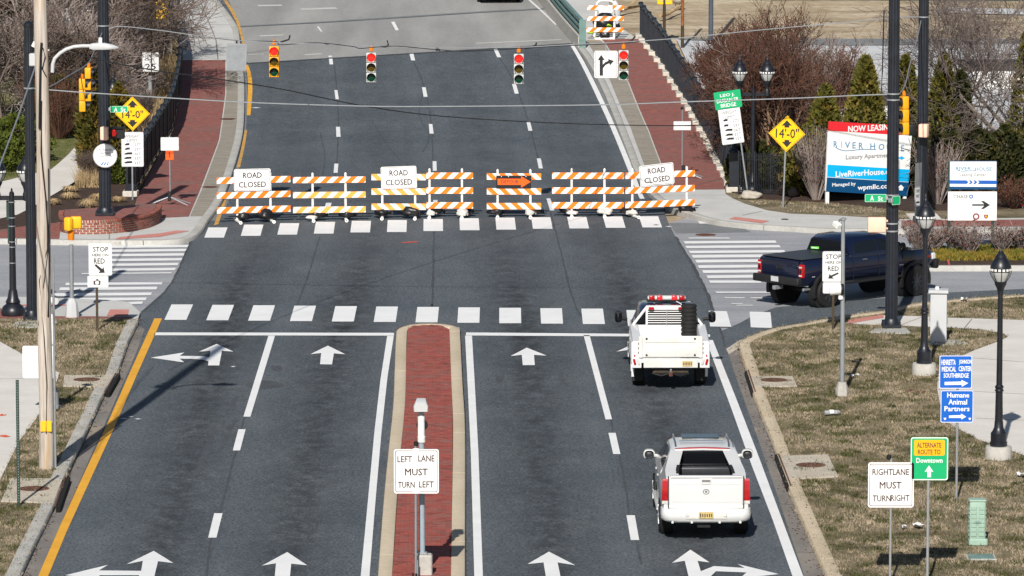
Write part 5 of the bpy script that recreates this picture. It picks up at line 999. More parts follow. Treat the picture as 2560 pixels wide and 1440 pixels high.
clearance('yellow diamond 14 foot clearance sign beside the billboard', (1958, 516), (1967, 334), 46, 45.5, 2, ("14'-0\"", 1968, 333, 57, 23), .14)
clearance('yellow diamond clearance sign partly behind the A St name sign, left', (334, 470), (331.5, 284), 43.5, 43, 0, ("14'-0\"", 332, 285.5, 52, 19), .1)
s = Sign('speed_limit_sign', 'white speed limit sign behind bare branches on a grey pole, left', 'sign', (376, 262), h=.06); pn = s.panel((356, 130, 397, 179), 'white', .04, 'grey_print', .008, .012); s.post(376, .055, -90, 'brown_post'); s.text(pn, [('SPEED', 376, 139, 26, 5), ('LIMIT', 376, 149, 24, 5), ('25', 376.5, 166, 26, 14)], 'black_print')
MB().cyl((0, 0, 0), (0, 0, 1.2), .10, .09, 12).build('sleeve', 'galv', s.o)
s = Sign('curve_warning_sign', 'yellow winding road warning sign with small plate cut by the top edge', 'sign', (418, 150), h=.1); cx, cz = s.at(404, -4); k = ppm(s.p.y); d_ = 30 / k; pn = MB().plate([(cx, cz + d_), (cx + d_, cz), (cx, cz - d_), (cx - d_, cz)], -.045, -.039).build('panel', 'yellow_sign', s.o); s.panel((391, 20, 424, 47), 'yellow_sign', .03); s.post(427, .03, -30, 'galv')
for ox in (-8, 6): 
    w = [s.at(404 + ox + 5 * math.sin(j * .9), 15 - j * 3) for j in range(9)]; MB().tube([(a, -.047, c) for a, c in w], .03, 5).build('wavy_line', 'black_print', pn)
pass
s = Sign('warning_sign', 'yellow wet road warning sign whose lower edge shows at the top', 'sign', (1661, 100)); pn = s.panel((1643, -20, 1681, 11), 'yellow_sign', .03, 'black_print', .012, .01); s.post(1661, .07, -30, 'brown_post'); s.text(pn, [('WHEN WET', 1662, 3, 27, 4.5)], 'grey_print')
t = simple('metal_pole', 'slim dark grey pole rising out of the brown bushes', 'pole', (1777, 110), .05, 'far poles'); MB().cyl((0, 0, 0), (0, 0, 8), .11, .09, 12).build('shaft', mat('slate_pole', (.07, .085, .11), .5, var=.2), t); MB().lathe([(.16, 0), (.16, .1), (.11, .2)], n=12).build('base', 'navy_pole', t)
t = simple('metal_pole', 'thin rusty orange pole beside the black fence', 'pole', (1706, 120), .05, 'far poles'); MB().cyl((0, 0, .9), (0, 0, 6), .07, .06, 10).build('shaft', 'rust_post', t); MB().cyl((0, 0, -.3), (0, 0, 1.0), .075, n=10).build('sleeve', 'brown_post', t)
# one way sign seen almost edge on
s = Sign('one_way_sign', 'narrow one way sign turned almost edge on behind the tall pole', 'sign', (2284, 598), 2, 58, h=.13); pn = s.panel((2283, 467, 2299, 515), 'white', .03, 'black_print', .01, .012); p2 = s.panel((2284, 407, 2302, 467), 'alu', .03); s.post(2292, .03, 410, 'galv'); s.text(pn, [('ONE', 2291.5, 477, 9, 8), ('WAY', 2291, 490, 9, 8)], 'black_print'); s.shape(pn, [(2286, 507), (2290, 503), (2295, 503), (2296, 507), (2290, 508)], 'black_print')
# billboard
s = Sign('billboard', 'large white leasing billboard with red, cyan and navy bands on white legs', 'billboard', (2068, 508), 0, 26, h=.14)
def strip(par, pts, m, name, y=-.05, t=.004): return MB().plate(s.poly(pts), y, y + t).build(name, m, par)
pn = MB().plate(s.poly([(2069.5, 326), (2278, 339), (2267.5, 490), (2063, 478)]), -.046, .04).build('panel', 'white', s.o)
strip(s.o, [(2071, 303), (2250, 313.5), (2250, 337.5), (2069.7, 326.4)], 'red_paint', 'top_banner', -.05, .05); strip(pn, [(2067.2, 411), (2272.4, 423.5), (2270, 454.5), (2066, 441.5)], 'cyan', 'cyan_band'); strip(pn, [(2065.8, 443), (2269.9, 455.5), (2267.5, 490), (2063, 478)], 'navy', 'navy_band')
for x, yt, yb in ((2066.5, 476, 510), (2263.5, 488, 528)):
    px0, z0 = s.at(x, yb); _, z1 = s.at(x, yt - 8); MB().box((px0 + (.03 if x < 2100 else -.03), .02, (z0 + z1) / 2), (.12, .09, z1 - z0 + .1), .008).build('leg', 'white', s.o)
tb = [c for c in s.o.children if c.name.startswith('top_banner')][0]
s.text(tb, [('NOW LEASING', 2175, 319.5, 116, 14.5)], 'white', -.053, .035); s.text(pn, [('R', 2087, 360, 9, 15), ('I', 2102, 361, 1.4, 15), ('V', 2117, 362, 13, 15), ('E', 2133.5, 363, 8, 15), ('R', 2150.5, 364, 10, 15), ('H', 2180, 365.5, 12, 15), ('O', 2202, 367, 15, 15), ('U', 2221, 368, 12, 15), ('S', 2238.5, 369, 9, 15), ('E', 2255, 370.5, 8, 15)], 'logo_blue', -.049, name='logo_lettering')
w = [s.at(x, y) for x, y in smooth_px([(2087, 367), (2094, 372), (2110, 376.5), (2130, 375.5), (2155, 373), (2188, 373.5)], 4)]; MB().tube([(a, -.048, c) for a, c in w], .014, 4).build('logo_swash', 'logo_blue', pn)
s.text(pn, [('Luxury Apartments', 2172, 391.5, 122, 14)], 'grey_print', -.049, .02); s.text(pn, [('LiveRiverHouse.com', 2166, 431, 162, 14)], 'white', -.053, .05); s.text(pn, [('Managed by', 2108, 461.5, 60, 11)], 'white', -.053, .01, 'small_lettering'); s.text(pn, [('wpmllc.com', 2187, 468, 92, 15)], 'white', -.053, .035)
s.shape(pn, [(2240, 392), (2250, 392.5), (2250, 389), (2261, 395), (2250, 400), (2250, 397), (2240, 396.5)], 'cyan'); hs = s.shape(pn, [(2244, 466.5), (2250.5, 461.5), (2257.5, 467.5), (2257, 471), (2255.5, 471), (2255, 476), (2245.5, 475.5), (2246, 470.5), (2244, 470)], 'white', 'house_symbol', -.053)
# leasing centre and fields sign on two green posts
s = Sign('direction_board', 'white two panel direction board with black arrow on green posts in the island', 'sign', (2430, 628), 0, 0, h=.14); up_ = s.panel((2373, 402, 2492, 473), 'white', .02, 'navy', .02, .0); lo = s.panel((2369, 478, 2492, 551), 'white', .02, 'crest', .006, .0)
for x in (2374, 2484): s.post(x, .05, 405, 'green_post', square=True)
s.shape(up_, [(2374, 450), (2491.5, 451), (2491.5, 460), (2374, 459)], 'royal', 'blue_band', -.049); s.shape(up_, [(2374, 466), (2491.5, 467), (2491.5, 472.5), (2374, 472.5)], 'navy', 'navy_band', -.049)
for i in range(3): s.shape(up_, [(2416 + i * 11, 450.5), (2421 + i * 11, 450.5), (2426 + i * 11, 455), (2421 + i * 11, 459.5), (2416 + i * 11, 459.5), (2421 + i * 11, 455)], 'white', 'chevron', -.053)
s.text(up_, [('RIVER', 2408, 421, 38, 8.5), ('HOUSE', 2458, 422, 42, 8.5)], 'logo_blue', -.049, name='logo_lettering'); s.text(up_, [('Leasing Center', 2432, 437, 66, 8.5)], 'grey_print', -.049); w = [s.at(x, y) for x, y in smooth_px([(2393, 424), (2402, 427.5), (2420, 427), (2441, 426)], 3)]; MB().tube([(a, -.048, c) for a, c in w], .010, 4).build('logo_swash', 'logo_blue', up_)
s.text(lo, [('CHASE', 2401.5, 491, 36, 8.5)], 'grey_print', bold=.02); s.text(lo, [('FIELDS', 2396, 500.5, 26, 5.5), ('TURF FIELD 3', 2401, 511.5, 36, 7), ('TURF FIELD 4', 2401, 521.5, 36, 7)], 'pale_print', name='pale_lettering'); s.text(lo, [('• • •', 2400, 541, 18, 1.6)], 'pale_print', name='small_marks')
cx, cz = s.at(2427.5, 491); lg = MB(); r0 = [(cx + .065 * math.cos(6.2832 * i / 16), cz + .065 * math.sin(6.2832 * i / 16)) for i in range(16)]; ring_plate(lg, r0, [(cx + (a - cx) * .5, cz + (c - cz) * .5) for a, c in r0], -.0485, -.045); lg.build('ring_logo', 'royal', lo)
s.shape(lo, [(2430, 510), (2460, 510), (2452, 502), (2459, 502), (2475, 512), (2459, 522), (2452, 522), (2460, 514), (2430, 514)], 'black_print')
cx, cz = s.at(2440, 541); MB().cyl((cx, -.0485, cz), (cx, -.045, cz), .11, n=18).build('round_crest', 'crest', lo); MB().cyl((cx, -.051, cz), (cx, -.048, cz), .06, n=12).build('crest_centre', 'white', lo); s.shape(lo, [(2459.5, 536), (2470, 536), (2469.5, 543), (2465, 547), (2460, 543)], 'crest', 'shield_crest'); s.shape(lo, [(2462.5, 538.5), (2467, 538.5), (2466.7, 542), (2465, 544), (2463, 542)], 'amber_panel', 'shield_centre', -.052)
# portable signs
def tripod(s, hgt=.42):
    for a in (20, 150, 200, 330):
        MB().cyl((.0, 0, .28), (.75 * math.cos(R(a)), .75 * math.sin(R(a)), .02), .022, n=6).build('leg', 'galv', s.o)
    MB().box((0, 0, .3), (.12, .12, .34), .02).build('hub', 'plastic', s.o)
s = Sign('portable_sign', 'white sidewalk closed ahead sign with orange flag on a tripod, left brick walk', 'sign', (424, 512), h=.13); pn = s.panel((402, 343, 447, 376), 'white', .03, 'grey_print', .006, .01); s.post(424, .025, 340, 'alu', z0=.2); tripod(s); s.text(pn, [('SIDEWALK', 425, 349.5, 27, 5), ('CLOSED', 425, 359, 22, 5), ('AHEAD', 425, 368.5, 19, 5)], 'pale_print')
fl = s.panel((414, 377, 434, 399), 'orange_sign', .03, name='flag', y=-.06); s.shape(fl, [(422, 381), (424, 379), (426, 381), (426, 393), (422, 393)], 'crest', 'mark', -.065)
s = Sign('portable_sign', 'white sign folded flat on a thin tripod mast, right brick walk', 'sign', (1708, 445), h=.13)
for y0, y1 in ((303, 313), (315, 325)):
    s.panel((1684, y0, 1727, y1), 'white', .02, 'grey_print', .008, .014)
s.post(1706, .022, 272, 'alu', z0=.2); tripod(s); x, z = s.at(1705, 271); MB().box((x, 0, z), (.10, .06, .12), .03).build('top_clamp', 'visor', s.o)
# ---------------- barricades
bags = []
def barricade(label, x0, x1, tops, hpx, posts, feet, pat, slope, sign=None, bagl=()):
    fx = (posts[0] + posts[1]) / 2; fy = (feet[0] + feet[1]) / 2 - 5.5; p = G(fx, fy, .0); k = ppm(p.y); yaw = math.atan(slope / .119)
    t = thing('barricade', label, 'barricade', p, yaw, 0, 'barricades across the road'); f = 1 / math.cos(yaw)
    X = lambda x: (x - fx) / k * f; Zb = lambda y: AT(1280, y, p.y).z - p.z
    for i, y in enumerate(tops):
        z1, z0 = Zb(y), Zb(y + hpx); MB().box((0, 0, 0), ((x1 - x0) / k * f, .035, z1 - z0), .006).build('rail', 'str_' + (pat if isinstance(pat, str) else pat[i]), t).location = (X((x0 + x1) / 2), -.05, (z0 + z1) / 2)
    for q, px in enumerate(posts):
        MB().box((X(px), 0, (Zb(tops[0]) + .10) / 2 + .04), (.075, .06, Zb(tops[0]) + .06), .012).build('upright', 'white_worn', t); MB().cyl((X(px), 0, Zb(tops[0]) + .08), (X(px), 0, Zb(tops[0]) + .14), .04, .02, 10).build('upright_cap', 'white_worn', t)
        ft = MB().box((X(px), -.02, .06), (.09, 1.2, .08), .02); ft.build('foot', 'white_worn', t); MB().cyl((X(px), -.62, .06), (X(px), -.66, .07), .06, n=12).build('foot_cap', 'white_worn', t); MB().cyl((X(px), -.661, .07), (X(px), -.668, .07), .02, n=8).build('foot_bolt', 'plastic', t)
    for dx, dy, col, lb in bagl: bags.append((p + Vector((X(dx) * math.cos(yaw), X(dx) * math.sin(yaw) + dy, 0)), col, lb))
    if sign:
        rc, rl = sign; cx, cy = (rc[0] + rc[2]) / 2, (rc[1] + rc[3]) / 2; w, h = (rc[2] - rc[0]) / k * f, (rc[3] - rc[1]) / k; sg = MB().plate(rrect(-w / 2, -h / 2, w / 2, h / 2, .06), -.003, .003).build('sign_panel', 'white', t); sg.location = (X(cx), -.10, Zb(cy)); sg.rotation_euler = (0, R(rl), 0)
        bd = MB(); ring_plate(bd, rrect(-w / 2 + .025, -h / 2 + .025, w / 2 - .025, h / 2 - .025, .05), rrect(-w / 2 + .037, -h / 2 + .037, w / 2 - .037, h / 2 - .037, .04), -.0055, -.001); bd.build('border', 'dark_print', sg)
        mb = text_mb('ROAD', 0, h * .21, w * .51, h * .25, -.0062); mb = text_mb('CLOSED', 0, -h * .21, w * .74, h * .25, -.0062, 0, mb); mb.build('lettering', 'dark_print', sg, fast=True)
        for sx in (-1, 1): MB().cyl((sx * w * .34, -.009, 0), (sx * w * .34, -.003, 0), .014, n=8).build('bolt', 'galv', sg)
    return t, k, X, Zb
barricade('leftmost orange striped barricade carrying a scuffed ROAD CLOSED sign', 543, 725, (441.5, 478.5, 515.5), 16, (594, 676), (562, 560), 'fresh', .027, ((585, 421, 675.5, 476.5), 0), ((607, .05, 'b', 'black sandbag on the left foot of the leftmost barricade'), (662, -.05, 'b', 'black sandbag on the right foot of the leftmost barricade')))
barricade('badly faded yellow striped barricade, second from the left', 733, 914, (441.5, 479, 516), 15.5, (782, 864), (557, 557), ('fresh', 'faded', 'faded'), .01, None, ((796, .1, 'b', 'flat black sandbag by the left foot of the faded barricade'), (779, -.25, 'w', 'white sandbag on the left foot of the faded barricade'), (868, .1, 'b', 'black sandbag by the right foot of the faded barricade')))
barricade('faded backward striped barricade with the middle ROAD CLOSED sign', 929, 1065, (434.5, 470.5, 508.5), 16, (956, 1038), (553, 551), 'faded_back', .0, ((953, 415, 1042, 471), -2), ((954, .05, 'b', 'black sandbag on the left foot below the middle road closed sign'), (968, .25, 'w', 'white sandbag behind the left foot below the middle road closed sign'), (1028, -.05, 'b', 'tall black sandbag on the right foot below the middle road closed sign')))
barricade('bright orange striped barricade butted right of the middle road closed sign', 1065.5, 1183, (431, 468, 505), 16, (1074, 1155), (549, 550), 'fresh', .0, None, ((1090, .2, 'b', 'black sandbag by the left foot of the fourth barricade from left'), (1078, -.1, 'w', 'white sandbag on the left foot of the fourth barricade from left'), (1156, -.2, 'w', 'lumpy white sandbag on the right foot of the fourth barricade from left'), (1162, .25, 'b', 'black sandbag behind the right foot of the fourth barricade from left')))
t, k, X, Zb = barricade('short backward striped barricade holding the orange detour arrow', 1217, 1353, (433, 470, 507), 16, (1244, 1326), (549, 549), 'fresh_back', .0, None, ((1238, .05, 'b', 'black sandbag on the left foot of the detour barricade'), (1337, .15, 'b', 'black sandbag by the right foot of the detour barricade'), (1325, -.1, 'w', 'white sandbag on the right foot of the detour barricade')))
dt = MB().box((0, 0, 0), ((1328 - 1240.5) / k, .02, 31 / k), .002).build('detour_panel', 'visor', t); dt.location = (X(1284.3), -.11, Zb(453.5)); w_, h_ = 87.5 / k / 2, 31 / k / 2
MB().plate([(-w_ * .92, h_ * .5), (w_ * .42, h_ * .5), (w_ * .42, h_ * .92), (w_ * .97, 0), (w_ * .42, -h_ * .95), (w_ * .42, -h_ * .5), (-w_ * .92, -h_ * .5)], -.014, -.009).build('arrow', 'orange_sign', dt); text_mb('DETOUR', -w_ * .22, 0, w_ * .98, h_ * .56, -.016, .01).build('lettering', 'dark_print', dt, fast=True)
for sx in (-.7, -.3, .7): MB().cyl((w_ * sx, -.014, h_ * .85), (w_ * sx, -.009, h_ * .85), .016, n=8).build('bolt', 'white', dt)
barricade('orange striped barricade without a sign, second from the right', 1380, 1560, (431, 468, 505), 16, (1429, 1511), (547, 547), 'fresh', .0, None, ((1418, .2, 'b', 'black sandbag by the left foot of the second barricade from right'), (1430, -.1, 'w', 'small white sandbag on the left foot of the second barricade from right'), (1512, -.05, 'w', 'big white sandbag on the right foot of the second barricade from right'), (1505, .3, 'b', 'black sandbag behind the right foot of the second barricade from right')))
barricade('rightmost slanted barricade carrying a tilted ROAD CLOSED sign', 1561.5, 1736.5, (428, 465, 501), 16, (1580, 1717), (547, 544.6), 'fresh', .04, ((1596, 409, 1682, 463), -4.4), ((1578, -.1, 'w', 'white sandbag on the left foot of the rightmost barricade'), (1568, .25, 'b', 'black sandbag behind the left foot of the rightmost barricade'), (1716, .05, 'b', 'torn black sandbag on the right foot of the rightmost barricade')))
def blob(name, r, seed, m, parent, sq=(1, 1, 1)):
    b = bmesh.new(); bmesh.ops.create_icosphere(b, subdivisions=3, radius=1); rr = random.Random(seed); ph = [rr.uniform(0, 6) for _ in range(6)]
    for v in b.verts:
        c = v.co.copy(); k_ = 1 + .13 * math.sin(3.1 * c.x + ph[0]) + .10 * math.sin(4.3 * c.y + ph[1]) + .08 * math.sin(6.1 * c.z + ph[2] + 2 * c.x) + .05 * math.sin(11 * c.x + 7 * c.y + ph[3])
        v.co = Vector((c.x * sq[0], c.y * sq[1], max(c.z, -.55) * sq[2])) * r * k_
    zmin = min(v.co.z for v in b.verts)
    for v in b.verts: v.co.z -= zmin
    return MB().bm(b).build(name, m, parent, 60)
for i, (p, c, lb) in enumerate(bags):
    t = thing('sandbag', lb, 'sandbag', p + Vector((0, 0, .09)), random.uniform(-.5, .5), 0, 'sandbags on the barricade feet'); blob('sack', (.24 if c == 'b' else (.20 if 'big' in lb or 'lumpy' in lb else .14)), i + 3, 'bag_black' if c == 'b' else 'bag_white', t, (random.uniform(1.0, 1.35), .85, random.uniform(.55, .85)))
    mb = MB().lathe([(.02, 0), (.05, .05), (.09, .07)], (0, 0, 0), 8, 'X'); kk = 1 if c == 'b' else .65; mb.v = [((x + .24) * kk, y * kk, (z + .10) * kk) for x, y, z in mb.v]; mb.build('tied_neck', 'bag_black' if c == 'b' else 'bag_white', t)
    t.scale = (1, 1, 1)
# sidewalk closed barricade by the bridge
p = G(1512, 98, .13); k = ppm(p.y); t = thing('sidewalk_barricade', 'white tube framed barricade with SIDEWALK CLOSED plate at the bridge walk', 'barricade', p); X = lambda x: (x - 1512) / k; Zb = lambda y: AT(1280, y, p.y).z - p.z
fr = [(1489, 99), (1486, 94), (1491, 20), (1495, 8), (1503, 4), (1524, 4), (1532, 8), (1536, 18), (1535, 94), (1530, 99), (1489, 99)]
MB().tube([(X(x), 0, Zb(y) + .04) for x, y in smooth_px(fr, 3)], .055, 8).build('frame', 'pvc', t)
for y0, y1, x0, x1 in ((13, 25, 1468, 1560), (40.5, 52, 1468, 1559.5), (68.5, 80, 1466, 1558)): MB().box((0, 0, 0), ((x1 - x0) / k, .035, Zb(y0) - Zb(y1)), .006).build('rail', 'str_fresh', t).location = (X((x0 + x1) / 2), -.08, (Zb(y0) + Zb(y1)) / 2)
pn = MB().plate(rrect(X(1497), Zb(31), X(1531), Zb(14), .03), -.115, -.11).build('panel', 'white', t); mb = text_mb('SIDEWALK', X(1514), Zb(19.5), 28 / k, 5 / k, -.117); text_mb('CLOSED', X(1514), Zb(26), 22 / k, 5 / k, -.117, 0, mb); mb.build('lettering', 'pale_print', pn, fast=True)
bt = thing('sandbag', 'black sandbag on the bottom tube of the sidewalk closed barricade', 'sandbag', p + Vector((0, 0, .05)), 0, 0, 'sandbags on the barricade feet'); blob('sack', .17, 77, 'bag_black', bt, (1.1, .8, 1.1)); MB().cyl((.1, -.02, .2), (.2, -.02, .25), .03, .05, 8).build('tied_neck', 'bag_black', bt)
q = thing('equipment_bundle', 'heap of dark bags and a lime vest behind the sidewalk closed barricade', 'bundle', G(1516, 82, .13)); blob('dark_bag', .5, 9, 'bag_black', q, (1.2, .6, 1.0)); o = blob('lime_vest', .22, 11, 'hivis', q, (1.2, .7, .7)); o.location = (-.62, -.2, 0); o = blob('lime_cap', .13, 12, 'hivis', q); o.location = (.12, -.38, .22); o = blob('grey_bag', .42, 13, 'cabinet', q, (.6, .5, 1.6)); o.location = (.42, .1, .3)
# ---------------- fences
def bridge_fence(label, line, hgt, step, foot=True, side=1):
    ws = [G(x, y, .13) for x, y in line]; o0 = ws[0]; t = thing('bridge_fence', label, 'fence', o0, group='black railings beside the bridge walks'); pts = resample([Vector((p.x, p.y, 0)) for p in ws], step); zz = lambda q: zg(q.y) + .13 - o0.z
    rail = [(q.x - o0.x, q.y - o0.y, zz(q) + hgt) for q in pts]; MB().tube(rail, .075, 10).build('top_rail', 'navy_pole', t); MB().tube([(a, b_, c - hgt + .12) for a, b_, c in rail], .03, 6).build('bottom_rail', 'navy_pole', t); MB().tube([(a, b_, c - .17) for a, b_, c in rail], .03, 6).build('middle_rail', 'navy_pole', t)
    for q, r_ in zip(pts, rail):
        MB().box((r_[0], r_[1], r_[2] - hgt / 2), (.10, .10, hgt), .008).build('post', 'navy_pole', t); MB().lathe([(.07, hgt - .05), (.115, hgt - .03), (.115, hgt + .06), (.07, hgt + .10)], (r_[0], r_[1], r_[2] - hgt), 12).build('post_collar', 'navy_pole', t)
        if foot: MB().box((r_[0], r_[1], r_[2] - hgt + .02), (.5, 1.2, .22), .03).build('coping_stone', 'bed_wall', t)
    pk = MB()
    for a, c in zip(rail, rail[1:]):
        n = max(2, int(step / .12))
        for i in range(1, n): f = i / n; x, y, z = (a[j] + (c[j] - a[j]) * f for j in range(3)); pk.box((x, y, z - hgt / 2 - .05), (.022, .022, hgt - .2))
    pk.build('pickets', 'navy_pole', t, fast=True)['kind'] = 'stuff'; return t
bridge_fence('black picket railing with round top rail along the left brick walk', [(331, 482), (345, 466), (391, 392), (431, 323), (447, 253), (455, 150), (440, 80), (425, 20), (415, -30)], 1.5, 2.3, False)
bridge_fence('black picket railing on pale coping stones along the right brick walk', [(1836, 474), (1800, 408), (1768, 345), (1722, 264), (1690, 216), (1655, 160), (1629, 126), (1602, 92)], 1.5, 2.3)
for lb, px in (('square black end post of the left railing on a concrete block', (327, 488)), ('square black end post of the right railing on a pale block', (1834, 478))):
    t = simple('railing_end_post', lb, 'post', px, .13, 'railing end posts'); MB().box((0, 0, .06), (.55, .55, .22), .03).build('block', 'bed_wall', t); MB().box((0, 0, .75), (.32, .32, 1.3), .012).build('post', 'navy_pole', t); MB().lathe([(.20, 1.4), (.2, 1.44), (.1, 1.52), (0, 1.55)], n=14).build('cap', 'navy_pole', t); MB().box((0, 0, .17), (.42, .42, .04), .006).build('flange', 'navy_pole', t)
pa, pb = G(1846, 484, .14), G(1962, 489, .14); t = thing('iron_fence', 'low dark iron picket fence in front of the tan tree trunk', 'fence', pa); n = 26
for i in range(n + 1):
    q = pa.lerp(pb, i / n) - pa; MB().box((q.x, q.y, .72), (.022, .022, 1.5) if i % 9 else (.05, .05, 1.6)).build('picket' if i % 9 else 'post', 'black_metal', t)
for z in (.12, 1.22, 1.36): d = pb - pa; MB().tube([(0, 0, z), (d.x, d.y, z)], .02, 5).build('rail', 'black_metal', t)
# teal bridge railing on its parapet
line = smooth_px([(1455, 92), (1428, 62), (1400, 30), (1376, 0), (1345, -40)], 2); ws = [G(x, y, .6) for x, y in line]; o0 = Vector((ws[0].x, ws[0].y, zg(ws[0].y))); t = thing('bridge_railing', 'teal steel bridge railing on a low concrete parapet, upper right', 'railing', o0); rel = [Vector((w.x - o0.x, w.y - o0.y, zg(w.y) - o0.z)) for w in ws]
def band(z0, z1, wid, name, m, off=0.0):
    mb = MB(); L = len(rel); vs = []
    for r_ in rel: vs += [(r_.x - wid / 2 + off, r_.y, r_.z + z0), (r_.x + wid / 2 + off, r_.y, r_.z + z0), (r_.x + wid / 2 + off, r_.y, r_.z + z1), (r_.x - wid / 2 + off, r_.y, r_.z + z1)]
    mb.add(vs, [(i * 4 + c, i * 4 + (c + 1) % 4, (i + 1) * 4 + (c + 1) % 4, (i + 1) * 4 + c) for i in range(L - 1) for c in range(4)] + [(0, 1, 2, 3), (L * 4 - 4, L * 4 - 3, L * 4 - 2, L * 4 - 1)]); mb.build(name, m, t, 20)
band(-.2, .62, .34, 'parapet', 'concrete_obj'); 
for z0, z1, nm in ((1.25, 1.40, 'top_rail'), (.98, 1.08, 'rail'), (.74, .84, 'rail')): band(z0, z1, .16, nm, 'teal', -.02)
for i in range(len(rel)): r_ = rel[i]; MB().box((r_.x + .05, r_.y, r_.z + .95), (.14, .14, .8), .01).build('post', 'teal', t)
MB().box((.02, -.15, .55), (.30, .14, 1.6), .01).build('end_post', 'teal', t)
# ---------------- litter and stones
def scrap(name, label, cat, px, m, dims, h=.15, rz=.3): t = thing(name, label, cat, G(px[0], px[1], h), rz); return t
t = scrap('plastic_bottle', 'crushed clear plastic bottle lying in the grass below the silver post', 'bottle', (2081, 1037), 'clear_lens', None); mb = MB().lathe([(.0, -.22), (.055, -.21), (.06, -.1), (.045, 0), (.06, .1), (.05, .18), (.02, .22), (0, .23)], (0, 0, .06), 10, 'X'); mb.build('bottle_body', mat('cloudy_plastic', (.42, .43, .42), .2, var=.4, scale=20), t); MB().box((-.02, 0, .08), (.12, .14, .1), .02).build('paper_label', 'white', t)
for lb, px, w in (('small white paper scrap in the grass right of the silver camera post', (2137, 943), .12), ('white paper scrap between the lane sign and green route sign', (2296, 1319), .14), ('small white scrap near the pale green pedestal, beside the route sign post', (2262, 1322), .10), ('white scrap at the right edge of the grass', (2556, 1191), .16), ('pinkish paper scrap in the far grass by the cabinet', (2410, 751), .15)):
    t = thing('paper_scrap', lb, 'litter', G(px[0], px[1], .15), random.uniform(0, 3), 0, 'paper scraps in the grass'); b = bmesh.new(); bmesh.ops.create_grid(b, x_segments=4, y_segments=3, size=w)
    for v in b.verts: v.co.z = .05 + random.uniform(-.03, .05); v.co.y *= .6
    MB().bm(b).build('crumpled_sheet', 'white', t)
t = simple('boulder', 'pale boulder at the foot of the double lantern lamp', 'rock', (1879, 496), .14); blob('rock', .36, 5, 'stone', t, (1.0, .6, .5))
for lb, px, r_ in (('grey stone beside the yellow clearance sign post', (1984, 492), .22),): t = simple('boulder', lb, 'rock', px, .14); blob('rock', r_, 8, 'bark', t, (1, .7, .8))
t = simple('red_marker', 'small red ground marker at the right edge behind the direction board', 'marker', (2557, 520), .14); MB().box((0, 0, .2), (.12, .03, .3), .01).build('flag', 'red_lens', t); MB().cyl((0, 0, 0), (0, 0, .2), .01, n=5).build('stake', 'galv', t)
for lb, pts in (('bare fallen branch on the dry field behind the sidewalk closed barricade', [(1545, 27), (1560, 22), (1580, 18), (1600, 15), (1606, 8)]), ('bare fallen branch on the dry field near the rusty pole', [(1650, 38), (1668, 35), (1685, 26), (1700, 20)])):
    w = [G(x, y, .25) for x, y in pts]; t = thing('fallen_branch', lb, 'branch', w[0], 0, 0, 'fallen branches on the dry field'); MB().tube([q - w[0] for q in w], .11, 6, .04).build('limb', 'straw', t); MB().tube([w[1] - w[0], w[1] - w[0] + Vector((.5, .4, .3)), w[1] - w[0] + Vector((1.0, .9, .5))], .06, 5, .02).build('side_limb', 'straw', t)
t = simple('goose', 'pale bodied dark necked goose standing in the dry field', 'goose', (1694, 21), .05); MB().bm((lambda b: (bmesh.ops.create_uvsphere(b, u_segments=14, v_segments=10, radius=1), bmesh.ops.scale(b, vec=(.30, .42, .26), verts=b.verts), b)[-1])(bmesh.new()), Matrix.Translation((0, 0, .45))).tube([(0, .3, .5), (0, .42, .75), (.02, .45, .98), (.02, .36, 1.05)], .06, 8, .05).tube([(.02, .36, 1.05), (.02, .26, 1.03)], .05, 6, .02).cyl((-.1, 0, 0), (-.1, 0, .3), .025, n=6).cyl((.1, 0, 0), (.1, 0, .3), .025, n=6).build('body', 'stone', t, 60); MB().tube([(0, .31, .52), (0, .43, .75), (.02, .46, .99), (.02, .36, 1.06)], .065, 8, .055).build('dark_neck', 'visor', t)
# low green wall at the far edge of the field
pa, pb = G(1560, 2, 0), G(2700, 6, 0); t = thing('far_fence', 'long dark green screened fence at the far edge of the field', 'fence', pa); d = pb - pa
for i in range(24):
    a = d * (i / 24); c = d * ((i + 1) / 24); m_ = (a + c) / 2; MB().box((m_.x, m_.y + 1, .9), (d.length / 24 - .05, .05, 1.9), 0, Matrix.Rotation(math.atan2(d.y, d.x), 3, 'Z')).build('screen_panel', 'green_post' if i > 7 else 'teal', t); MB().cyl((a.x, a.y + .9, 0), (a.x, a.y + .9, 2.1), .05, n=6).build('post', 'galv', t)
